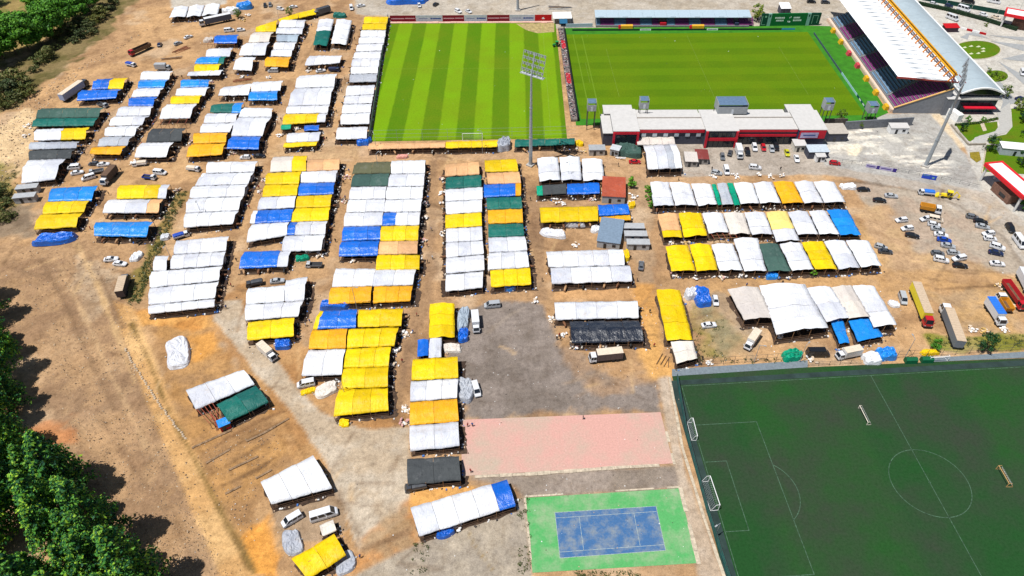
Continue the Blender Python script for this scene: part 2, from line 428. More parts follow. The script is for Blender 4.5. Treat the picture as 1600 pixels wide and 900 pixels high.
for i in range(130):   # random tyre marks along the lanes
    u, v = R.choice([(1180, 440), (1450, 430), (680, 330), (838, 400), (1010, 520), (380, 470), (470, 620), (160, 430), (240, 640), (700, 240), (300, 245), (820, 560), (930, 590), (1480, 350), (560, 760), (600, 180), (490, 120), (270, 170), (60, 440)])
    u += R.uniform(-60, 60); v += R.uniform(-25, 25); a = R.uniform(-.5, .5) + (1.3 if R.random() < .4 else 0)
    L = R.uniform(20, 70); pts = [(u, v), (u + L * .5 * math.cos(a), v - L * .5 * math.sin(a) + R.uniform(-4, 4)), (u + L * math.cos(a), v - L * math.sin(a))]
    rill(pts, .55, R.choice([(112, 86, 62), (216, 180, 132), (126, 100, 74)]), .55)
colr = np.minimum(colr * 1.2, .8) * (.86 + .28 * n3)[..., None] * (.9 + .2 * fbm(XX, YY, 1.6, 55, 2))[..., None]
rough = (reg != RN.index('dirt_track')) * sm(sdist(XX, YY, wpoly((-60, 350), (180, 385), (210, 500), (300, 720), (400, 920), (-60, 920))) / 8, 0, 1)
ZZ = -.06 + .10 * (n3 - .5) + rough * (1.3 * (n2 - .5) + .5 * (n3 - .5))
ZZ = np.minimum(ZZ, -.005 + rough * .8)

gm, n, l, b = nodemat('bare_ground')
at = n.new('ShaderNodeAttribute'); at.attribute_name = 'soil'
P = wpos(n)
f1 = noise(n, l, P, .9, 8, .72); f2 = noise(n, l, P, 4.0, 3, .7)
c1 = ramp(n, l, f1, [(.26, (.55, .52, .5)), (.48, (1, 1, 1)), (.74, (1.35, 1.33, 1.3))])
c2 = ramp(n, l, f2, [(.3, (.72, .71, .7)), (.55, (1.02, 1.02, 1.02)), (.72, (1.28, 1.28, 1.28))])
cc = mixrgb(n, l, 'MULTIPLY', .8, at.outputs['Color'], c1); cc = mixrgb(n, l, 'MULTIPLY', .75, cc, c2)
c3 = ramp(n, l, noise(n, l, P, .22, 6, .7, .6), [(.3, (.74, .7, .66)), (.5, (1, 1, 1)), (.72, (1.2, 1.2, 1.2))])
cc = mixrgb(n, l, 'MULTIPLY', .8, cc, c3)
l.new(cc, b.inputs['Base Color']); b.inputs['Roughness'].default_value = .95; b.inputs['Specular IOR Level'].default_value = .1
bump(n, l, b, f1, .9, .35)
def gridmesh(name, sel):
    """ground cells picked by sel, as one sheet"""
    idx = -np.ones((ny, nx), np.int64)
    j, i = np.nonzero(sel)
    use = np.zeros((ny, nx), bool)
    for dj, di in ((0, 0), (0, 1), (1, 1), (1, 0)): use[j + dj, i + di] = True
    idx[use] = np.arange(use.sum())
    co = np.stack([XX[use], YY[use], ZZ[use]], 1).astype(np.float32)
    fc = np.stack([idx[j, i], idx[j, i + 1], idx[j + 1, i + 1], idx[j + 1, i]], 1).astype(np.int32)
    me = bpy.data.meshes.new(name)
    me.vertices.add(len(co)); me.vertices.foreach_set('co', co.ravel())
    me.loops.add(fc.size); me.loops.foreach_set('vertex_index', fc.ravel())
    me.polygons.add(len(fc)); me.polygons.foreach_set('loop_start', np.arange(0, fc.size, 4, dtype=np.int32))
    me.polygons.foreach_set('use_smooth', np.ones(len(fc), bool))
    me.update(calc_edges=True)
    ca = me.attributes.new('soil', 'FLOAT_COLOR', 'POINT')
    c4 = np.ones((len(co), 4), np.float32); c4[:, :3] = colr[use]
    ca.data.foreach_set('color', c4.ravel())
    me.materials.append(gm)
    return tag(place(name, me), kind='structure')
for k, nm in enumerate(RN): gridmesh(nm, reg[:-1, :-1] == k)
# land beyond the frame
outer = plain('outer_soil', S(184, 148, 108), .95, 0, .2, .05)
mb = MB(); X0, X1, Y0, Y1, B = -330, GX[-1], 50, GY[-1], 1500
for a, c, d, e in ((-B, B, -B, Y0), (-B, B, Y1, 2500), (-B, X0, Y0, Y1), (X1, B, Y0, Y1)):
    mb.face([(a, d, -.07), (c, d, -.07), (c, e, -.07), (a, e, -.07)])
tag(mb.build('outer_ground', outer), kind='structure')

# ------------------------------------------------------------------ playing surfaces
def flat(name, poly, z, mat, kind='structure', parent=None):
    mb = MB(); mb.face([(p[0], p[1], z) for p in poly]); o = mb.build(name, mat, parent)
    if parent is None: tag(o, kind=kind)
    return o
def strips(name, pls, w, z, mat, parent):
    mb = MB()
    for pl in pls:
        P = [Vector((p[0], p[1], 0)) for p in pl]
        closed = (P[0] - P[-1]).length < 1e-3; m_ = len(P) - 1 if closed else len(P); L_, R_ = [], []
        for i in range(m_):
            a = P[i - 1] if (i or closed) else P[0]; c_ = P[(i + 1) % m_] if (i < m_ - 1 or closed) else P[i]
            if closed and i == 0: a = P[m_ - 1]
            d0 = (P[i] - a); d1 = (c_ - P[i]); d0 = d0.normalized() if d0.length > 1e-6 else d1.normalized(); d1 = d1.normalized() if d1.length > 1e-6 else d0
            t_ = (d0 + d1).normalized(); k_ = w / 2 / max(.4, t_.dot(d0)); nr = Vector((-t_.y, t_.x, 0)) * k_
            L_.append(P[i] + nr); R_.append(P[i] - nr)
        for i in range(m_ if closed else m_ - 1):
            j = (i + 1) % m_; mb.face([(q.x, q.y, z) for q in (R_[i], R_[j], L_[j], L_[i])])
    return mb.build(name, mat, parent)
def arc(c, r, a0, a1, n=40):
    return [(c[0] + r * math.cos(a0 + (a1 - a0) * i / n), c[1] + r * math.sin(a0 + (a1 - a0) * i / n)) for i in range(n + 1)]
def frame(o, ang): 
    c, s = math.cos(ang), math.sin(ang)
    return lambda x, y: (o[0] + x * c - y * s, o[1] + x * s + y * c)

def grassmat(name, dark, light, period, phase, axis, contrast, blotch, blotchk, sc=.05):
    m, n, l, b = nodemat(name)
    P = wpos(n)
    mp = n.new('ShaderNodeMapping'); l.new(P, mp.inputs[0]); mp.inputs['Rotation'].default_value = (0, 0, axis)
    sp = n.new('ShaderNodeSeparateXYZ'); l.new(mp.outputs[0], sp.inputs[0])
    wob = noise(n, l, P, .25, 4, .7)
    ma = n.new('ShaderNodeMath'); ma.operation = 'MULTIPLY_ADD'; l.new(wob, ma.inputs[0]); ma.inputs[1].default_value = .9; l.new(sp.outputs[0], ma.inputs[2])
    si = n.new('ShaderNodeMath'); si.operation = 'MULTIPLY_ADD'; l.new(ma.outputs[0], si.inputs[0]); si.inputs[1].default_value = math.pi / period; si.inputs[2].default_value = phase
    s2 = n.new('ShaderNodeMath'); s2.operation = 'SINE'; l.new(si.outputs[0], s2.inputs[0])
    st = ramp(n, l, s2.outputs[0], [(0, (0, 0, 0)), (.05, (0, 0, 0))])
    mr = n.new('ShaderNodeMapRange'); l.new(s2.outputs[0], mr.inputs[0]); mr.inputs[1].default_value = -.15; mr.inputs[2].default_value = .15
    mr.inputs[3].default_value = .5 - contrast / 2; mr.inputs[4].default_value = .5 + contrast / 2
    c = mixrgb(n, l, 'MIX', mr.outputs[0], dark, light)
    bl = ramp(n, l, noise(n, l, P, sc, 6, .65), [(.38, (0, 0, 0)), (.66, (blotchk,) * 3)])
    c = mixrgb(n, l, 'MIX', bl, c, blotch)
    fine = ramp(n, l, noise(n, l, P, 1.6, 6, .75), [(.3, (.66, .7, .6)), (.5, (1, 1, 1)), (.75, (1.32, 1.28, 1.2))])
    c = mixrgb(n, l, 'MULTIPLY', .8, c, fine)
    l.new(c, b.inputs['Base Color']); b.inputs['Roughness'].default_value = .9; b.inputs['Specular IOR Level'].default_value = .12
    bump(n, l, b, noise(n, l, P, 3, 5, .7), .5, .1)
    return m
# striped training pitch
FP = wpoly((610, 36), (868, 36), (886, 216), (579, 221))
g1 = grassmat('striped_turf', S(86, 132, 4), S(132, 178, 14), 7.1, 1.1, rad(0.6), .8, S(126, 140, 20), .45)
p1 = flat('training_pitch', FP, .02, g1)
q = [Vector((*p, 0)) for p in FP]
def bil(q, s, t): return (q[0] * (1 - s) * (1 - t) + q[1] * s * (1 - t) + q[2] * s * t + q[3] * (1 - s) * t)
strips('line_marking', [[bil(q, .04, .45), bil(q, .96, .45)], [bil(q, .92, .02), bil(q, .92, .98)]], .12, .034, plain('faint_chalk', S(150, 185, 60), .9, 0, .4, 2), p1)
flat('worn_patch', wpoly((806, 37), (866, 36), (866, 50), (840, 52), (822, 47)), .03, plain('bare_sand', S(196, 174, 120), .95, 0, .3, .6), parent=p1)
# stadium pitch with its synthetic margin
syn = plain('synthetic_margin', S(62, 140, 24), .9, 0, .2, .3)
SM = flat('pitch_margin', wpoly((876, 44), (1262, 40), (1300, 41), (1388, 176), (1352, 192), (900, 196), (893, 130)), .03, syn)
g2 = grassmat('stadium_turf', S(82, 118, 2), S(106, 146, 4), 6.6, .6, rad(90.5), .34, S(116, 140, 8), .5)
SP = wpoly((882, 54), (1262, 50), (1352, 180), (908, 186))
p2 = flat('stadium_pitch', SP, .05, g2)
q = [Vector((*p, 0)) for p in SP]
chalk = plain('thin_chalk', S(132, 160, 60), .9, 0, .5, 2)
strips('line_marking', [[bil(q, .155, .2), bil(q, .155, .78)], [bil(q, .5, .02), bil(q, .5, .97)], [bil(q, .06, .38), bil(q, .06, .62)], [bil(q, .845, .2), bil(q, .845, .78)]], .12, .062, chalk, p2)
strips('margin_line', [[bil(q, .035, .0), bil(q, .035, .95)], [bil(q, .07, .02), bil(q, .07, .98)]], .5, .058, plain('light_mown_grass', S(114, 150, 12), .9), p2)
# green artificial pitch
g3 = grassmat('old_artificial_turf', S(34, 80, 40), S(44, 90, 40), 30, 0, 0, .4, S(62, 70, 58), .85, .05)
ctr = G(1452.5, 753.8); hwa, hwb = G(1423.3, 701.8), G(1482.5, 809.3)
ay = (hwa - hwb); ang3 = math.atan2(ay.y, ay.x) - math.pi / 2
F3 = frame((ctr.x, ctr.y), ang3)
LX, LY = 52.3, 33.0
top_l = F3(-LX - 4, LY + 6.0); 
AP = wpoly((1050, 588), (1262, 574), (1640, 558)) + [F3(LX + 8, -LY - 40), F3(-LX - 4.2, -LY - 40)]
p3 = flat('artificial_pitch', AP, .04, g3)
P3 = lambda *a: [F3(*p) for p in a]
lines = [P3((-LX, -LY), (-LX, LY), (LX, LY), (LX, -LY), (-LX, -LY)), P3((0, -LY), (0, LY)), arc(F3(0, 0), 9.15, 0, 2 * math.pi, 64),
         P3((-LX, -20.16), (-LX + 16.5, -20.16), (-LX + 16.5, 20.16), (-LX, 20.16)), P3((-LX, -9.16), (-LX + 5.5, -9.16), (-LX + 5.5, 9.16), (-LX, 9.16)),
         arc(F3(-LX + 11, 0), 9.15, ang3 - .927, ang3 + .927, 24), P3((-.3, 0), (.3, 0))]
strips('line_marking', lines, .17, .058, plain('pitch_line_paint', S(84, 116, 92), .9, 0, .45, 1.5), p3)
RUB = plain('rubber_surround', S(52, 72, 68), .95, 0, .25, .25)
flat('rubber_surround', [F3(-LX - 2.8, -LY - 40), F3(-LX - .4, -LY - 40), F3(-LX - .4, LY + .4), F3(-LX - 2.8, LY + .4)], .045, RUB, parent=p3)
flat('rubber_surround', [F3(-LX - 2.8, LY + .4), F3(LX + 8, LY + .4), F3(LX + 8, LY + 2.4), F3(-LX - 2.8, LY + 2.0)], .049, RUB, parent=p3)
# tennis court
tc = [G(867, 801), G(1025, 791), G(1040, 860), G(875, 872)]
def wornmat(name, base, worn, k, sc=.22):
    m, n, l, b = nodemat(name); P = wpos(n)
    a = ramp(n, l, noise(n, l, P, sc, 7, .68), [(.44, (0, 0, 0)), (.66, (k,) * 3)])
    c = mixrgb(n, l, 'MIX', a, base, worn)
    a2 = ramp(n, l, noise(n, l, P, 2.2, 6, .75), [(.3, (.78, .78, .78)), (.7, (1.15, 1.15, 1.15))])
    l.new(mixrgb(n, l, 'MULTIPLY', .9, c, a2), b.inputs['Base Color']); b.inputs['Roughness'].default_value = .85
    return m
GC = flat('tennis_court', wpoly((821, 778), (1062, 763), (1089, 880), (832, 895)), .025, wornmat('worn_green_acrylic', S(92, 186, 104), S(170, 192, 150), .9, .14))
flat('playing_area', [(p.x, p.y) for p in tc], .036, wornmat('worn_blue_acrylic', S(66, 116, 170), S(150, 160, 166), .85, .35), parent=GC)
def T(s, t): p = bil(tc, s, t); return (p.x, p.y)
s1 = (23.77 / 2 - 6.4) / 23.77; s2 = 1 - s1; t1 = 1.37 / 10.97; t2 = 1 - t1
strips('line_marking', [[T(0, 0), T(1, 0), T(1, 1), T(0, 1), T(0, 0)], [T(0, t1), T(1, t1)], [T(0, t2), T(1, t2)], [T(s1, t1), T(s1, t2)], [T(s2, t1), T(s2, t2)]], .1, .044, plain('court_line_paint', S(190, 205, 200), .8, 0, .3, 2), GC)
# pink hard court
PC = wpoly((720, 656), (1032, 644), (1052, 724), (722, 744))
pc = flat('pink_court', PC, .025, wornmat('faded_pink_acrylic', S(230, 176, 162), S(206, 186, 164), .95, .07))
q = [Vector((*p, 0)) for p in PC]
strips('line_marking', [[bil(q, .03, .06), bil(q, .97, .06), bil(q, .97, .94), bil(q, .03, .94), bil(q, .03, .06)], [bil(q, .5, .06), bil(q, .5, .94)], [bil(q, .36, .3), bil(q, .36, .94)], [bil(q, .76, .35), bil(q, .76, .94)]], .08, .034, plain('faded_court_line', S(236, 190, 178), .9, 0, .3, 2), pc)
def kerb(name, pts, w, h, mat, gaps=0):
    mb = MB(); P = [G(*p) for p in pts]
    for a, b2 in zip(P, P[1:]):
        L = (b2 - a).length; k = max(1, int(L / 3))
        for i in range(k):
            if gaps and R.random() < gaps: continue
            s0 = a.lerp(b2, i / k); s1 = a.lerp(b2, (i + .985) / k); z = h * R.uniform(.7, 1.1); ww = w * R.uniform(.8, 1.15)
            mb.beam(s0 + Vector((0, 0, z / 2)), s1 + Vector((0, 0, z / 2)), ww, z)
    return tag(mb.build(name, mat), kind='structure')
PALEC = plain('pale_broken_concrete', S(222, 205, 180), .95, 0, .25, 1.2)
kerb('court_kerb', [(722, 746), (840, 740), (960, 731), (1054, 726)], .9, .14, PALEC, .12)
kerb('court_kerb', [(1033, 642), (1054, 726)], .7, .12, PALEC, .3)
kerb('court_kerb', [(1063, 762), (1092, 882)], .9, .12, PALEC, .35)
kerb('court_kerb', [(820, 778), (832, 896)], .5, .12, PALEC, .3)
kerb('court_kerb', [(820, 776), (1062, 761)], .5, .1, PALEC, .4)
kerb('path_kerb', [(1046, 590), (1066, 700), (1100, 810), (1136, 915)], .7, .25, PALEC)
# ------------------------------------------------------------------ tents
ORD = ['first', 'second', 'third', 'fourth', 'fifth', 'sixth', 'seventh', 'eighth', 'ninth', 'tenth', 'eleventh', 'twelfth', 'thirteenth', 'fourteenth', 'fifteenth', 'sixteenth', 'seventeenth', 'eighteenth', 'nineteenth', 'twentieth']
ORD += ['twenty-' + x for x in ORD[:9]] + ['thirtieth'] + ['thirty-' + x for x in ORD[:9]] + ['fortieth'] + ['forty-' + x for x in ORD[:9]]
POST = MB().tube((0, 0, 0), (0, 0, 1), .07, 6).mesh('post', TIMBER)
TENTS = []
SHADE_SHEET = [plain('shade_dark_brown', (.05, .03, .02), .95, 0, .4, 1.3), plain('shade_brown', (.075, .046, .03), .95, 0, .4, 1.3)]  # dark browns that paint the tents' interior shade on the floor
def parse_colours(s):
    out = []; i = 0
    while i < len(s):
        c = s[i]; i += 1; j = i
        while j < len(s) and (s[j].isdigit() or s[j] == '.'): j += 1
        out.append([c, float(s[i:j]) if j > i else 1.0]); i = j
    return out
def nz(x, y, s): 
    return math.sin(x * 1.3 / s + math.sin(y * .9 / s) * 1.7) * math.cos(y * 1.1 / s + math.cos(x * .7 / s) * 1.3)
def tent(quad, cols, axis, label, group, eave=2.5, sides='R', short=None):
    Q = [G(quad[2 * i], quad[2 * i + 1], eave) for i in range(4)]
    if axis == 'v': Q = [Q[0], Q[3], Q[2], Q[1]]          # ridge runs down the picture
    c = (Q[0] + Q[1] + Q[2] + Q[3]) / 4; c.z = 0
    root = empty('tarpaulin_tent', c)
    tag(root, label, 'tent', group)
    Q = [p - Vector((c.x, c.y, 0)) for p in Q]
    ls = ((Q[1] - Q[0]).length + (Q[2] - Q[3]).length) / 2
    lt = ((Q[3] - Q[0]).length + (Q[2] - Q[1]).length) / 2
    rise = min(1.5, lt * (R.uniform(.09, .15) if axis == 'h' else R.uniform(.05, .09))); seed = R.random() * 40
    per = R.uniform(1.6, 2.6); amp = R.uniform(.08, .2)
    marg = .05 / max(lt, .5)
    cuts = [0.0]; parts = []
    for cc, f in cols:
        a = cuts[-1]; k = max(1, round((f - a) * ls / R.uniform(4.2, 6.5)))
        for i in range(k): parts.append((cc, a + (f - a) * i / k, a + (f - a) * (i + 1) / k))
        cuts.append(f)
    tears = [R.uniform(-.15, .15) for _ in range(len(parts) + 1)]
    for pi, (cc, a, b2) in enumerate(parts):
        ns = max(3, int((b2 - a) * ls / .8)); nt = 8
        lift = .03 * (pi % 2) + R.uniform(0, .015)
        va = []; fa = []
        ea, eb = a + (.035 / ls if pi else 0), b2 - (.035 / ls if pi < len(parts) - 1 else 0)
        skew = [R.uniform(-.16, .16) for _ in range(2)]
        for i in range(ns + 1):
            s = ea + (eb - ea) * i / ns
            for j in range(-1, nt + 2):
                t = min(max(j / nt, 0), 1); tt = marg + t * (1 - 2 * marg)
                # ragged hems
                if t in (0, 1): tt += (nz(s * ls + seed, t * 9, 1.5) * .12) / lt
                p = bil(Q, min(max(s, -.02), 1.02), tt)
                g = 1 - abs(2 * t - 1)
                z = rise * (g ** 1.15) - amp * math.sin(math.pi * t * 2) ** 2 * (.5 - .5 * math.cos(2 * math.pi * s * ls / per))
                z += .16 * nz(p.x + seed, p.y, 1.1) * (.4 + g) + lift + skew[0] * .5 * (s - a) + .11 * nz(p.x * 2.3, p.y * 2.1 + seed, 1)
                if j in (-1, nt + 1): z -= .32 + .08 * nz(s * ls, seed, .8)
                va.append((p.x, p.y, eave + z))
        m = nt + 3
        for i in range(ns):
            for j in range(m - 1):
                fa.append((i * m + j, (i + 1) * m + j, (i + 1) * m + j + 1, i * m + j + 1))
        mb = MB(); mb.v = va; mb.f = fa; mb.m = [0] * len(fa)
        mb.build('tarp_sheet', tarpmat(cc), root, smooth=True)
    # timber posts on the sides that show, rails between them
    def edge(p, q2, n):
        for i in range(n + 1):
            w = p.lerp(q2, i / n); w = w * (1 - .12 / max(w.length, 1))
            place('post', POST, root, (w.x, w.y, 0), scale=(1, 1, eave + .05))
        mb = MB()
        for z in (.55, 1.15):
            a0 = p * (1 - .15 / max(p.length, 1)); b0 = q2 * (1 - .15 / max(q2.length, 1))
            mb.beam((a0.x, a0.y, z), (b0.x, b0.y, z + R.uniform(-.04, .04)), .06, .12)
        mb.build('rail', DARKWOOD, root)
    if axis == 'h': E = dict(T=(Q[0], Q[1]), R=(Q[1], Q[2]), B=(Q[3], Q[2]), L=(Q[0], Q[3]))
    else: E = dict(T=(Q[0], Q[3]), L=(Q[0], Q[1]), R=(Q[3], Q[2]), B=(Q[1], Q[2]))
    for k in 'RB' if 'L' not in sides else 'LB':
        L = (E[k][1] - E[k][0]).length; edge(E[k][0], E[k][1], max(1, round(L / 4.5)))
    # dark sheet under and beside the tent, its colour painting the inside shade
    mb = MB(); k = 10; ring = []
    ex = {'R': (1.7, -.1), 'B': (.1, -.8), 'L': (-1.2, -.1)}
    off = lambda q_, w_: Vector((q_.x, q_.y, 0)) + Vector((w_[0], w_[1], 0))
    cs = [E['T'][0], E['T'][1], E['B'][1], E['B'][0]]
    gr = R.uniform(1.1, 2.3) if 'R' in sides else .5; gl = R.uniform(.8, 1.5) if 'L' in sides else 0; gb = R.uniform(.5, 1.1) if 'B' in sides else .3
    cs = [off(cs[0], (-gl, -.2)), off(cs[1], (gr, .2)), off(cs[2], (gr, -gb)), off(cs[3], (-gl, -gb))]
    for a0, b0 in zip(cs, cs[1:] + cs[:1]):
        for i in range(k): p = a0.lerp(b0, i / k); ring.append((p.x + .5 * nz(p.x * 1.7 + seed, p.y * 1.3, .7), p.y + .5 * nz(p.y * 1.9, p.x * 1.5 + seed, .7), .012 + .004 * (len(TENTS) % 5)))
    mb.face(ring); mb.build('shade_sheet', SHADE_SHEET[len(TENTS) % 2], root)
    # ridge and eave poles under the cloth
    mb = MB(); r0 = (Q[0] + Q[3]) / 2; r1 = (Q[1] + Q[2]) / 2
    mb.beam((r0.x, r0.y, eave + rise - .28), (r1.x, r1.y, eave + rise - .28), .1)
    mb.build('ridge_pole', TIMBER, root)
    mb = MB(); mb.beam((r0.x * .96, r0.y * .96, .75), (r1.x * .96, r1.y * .96, .75), .3, 1.5); mb.build('added_partition', DARKWOOD, root)  # dark timber partition added along the ridge line to darken the inside
    if R.random() < .5 and 'R' in sides:  # some tents get an added hanging cloth that darkens the open side
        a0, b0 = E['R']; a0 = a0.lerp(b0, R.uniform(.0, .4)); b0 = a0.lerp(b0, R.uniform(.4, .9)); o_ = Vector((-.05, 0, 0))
        MB().hexa([a0 + o_ + Vector((0, 0, -1.7)), b0 + o_ + Vector((0, 0, -1.7)), b0 + o_ + Vector((.03, 0, -1.7)), a0 + o_ + Vector((.03, 0, -1.7))], [a0 + o_ + Vector((0, 0, -.1)), b0 + o_ + Vector((0, 0, -.1)), b0 + o_ + Vector((.03, 0, -.1)), a0 + o_ + Vector((.03, 0, -.1))]).build('added_curtain', R.choice([tarpmat('k'), tarpmat('n'), DARKWOOD, tarpmat('s')]), root)
    TENTS.append(dict(label=short or label, c=c, E={k: (v[0] + c, v[1] + c) for k, v in E.items()}, sides=sides, cols=cols))
    return root
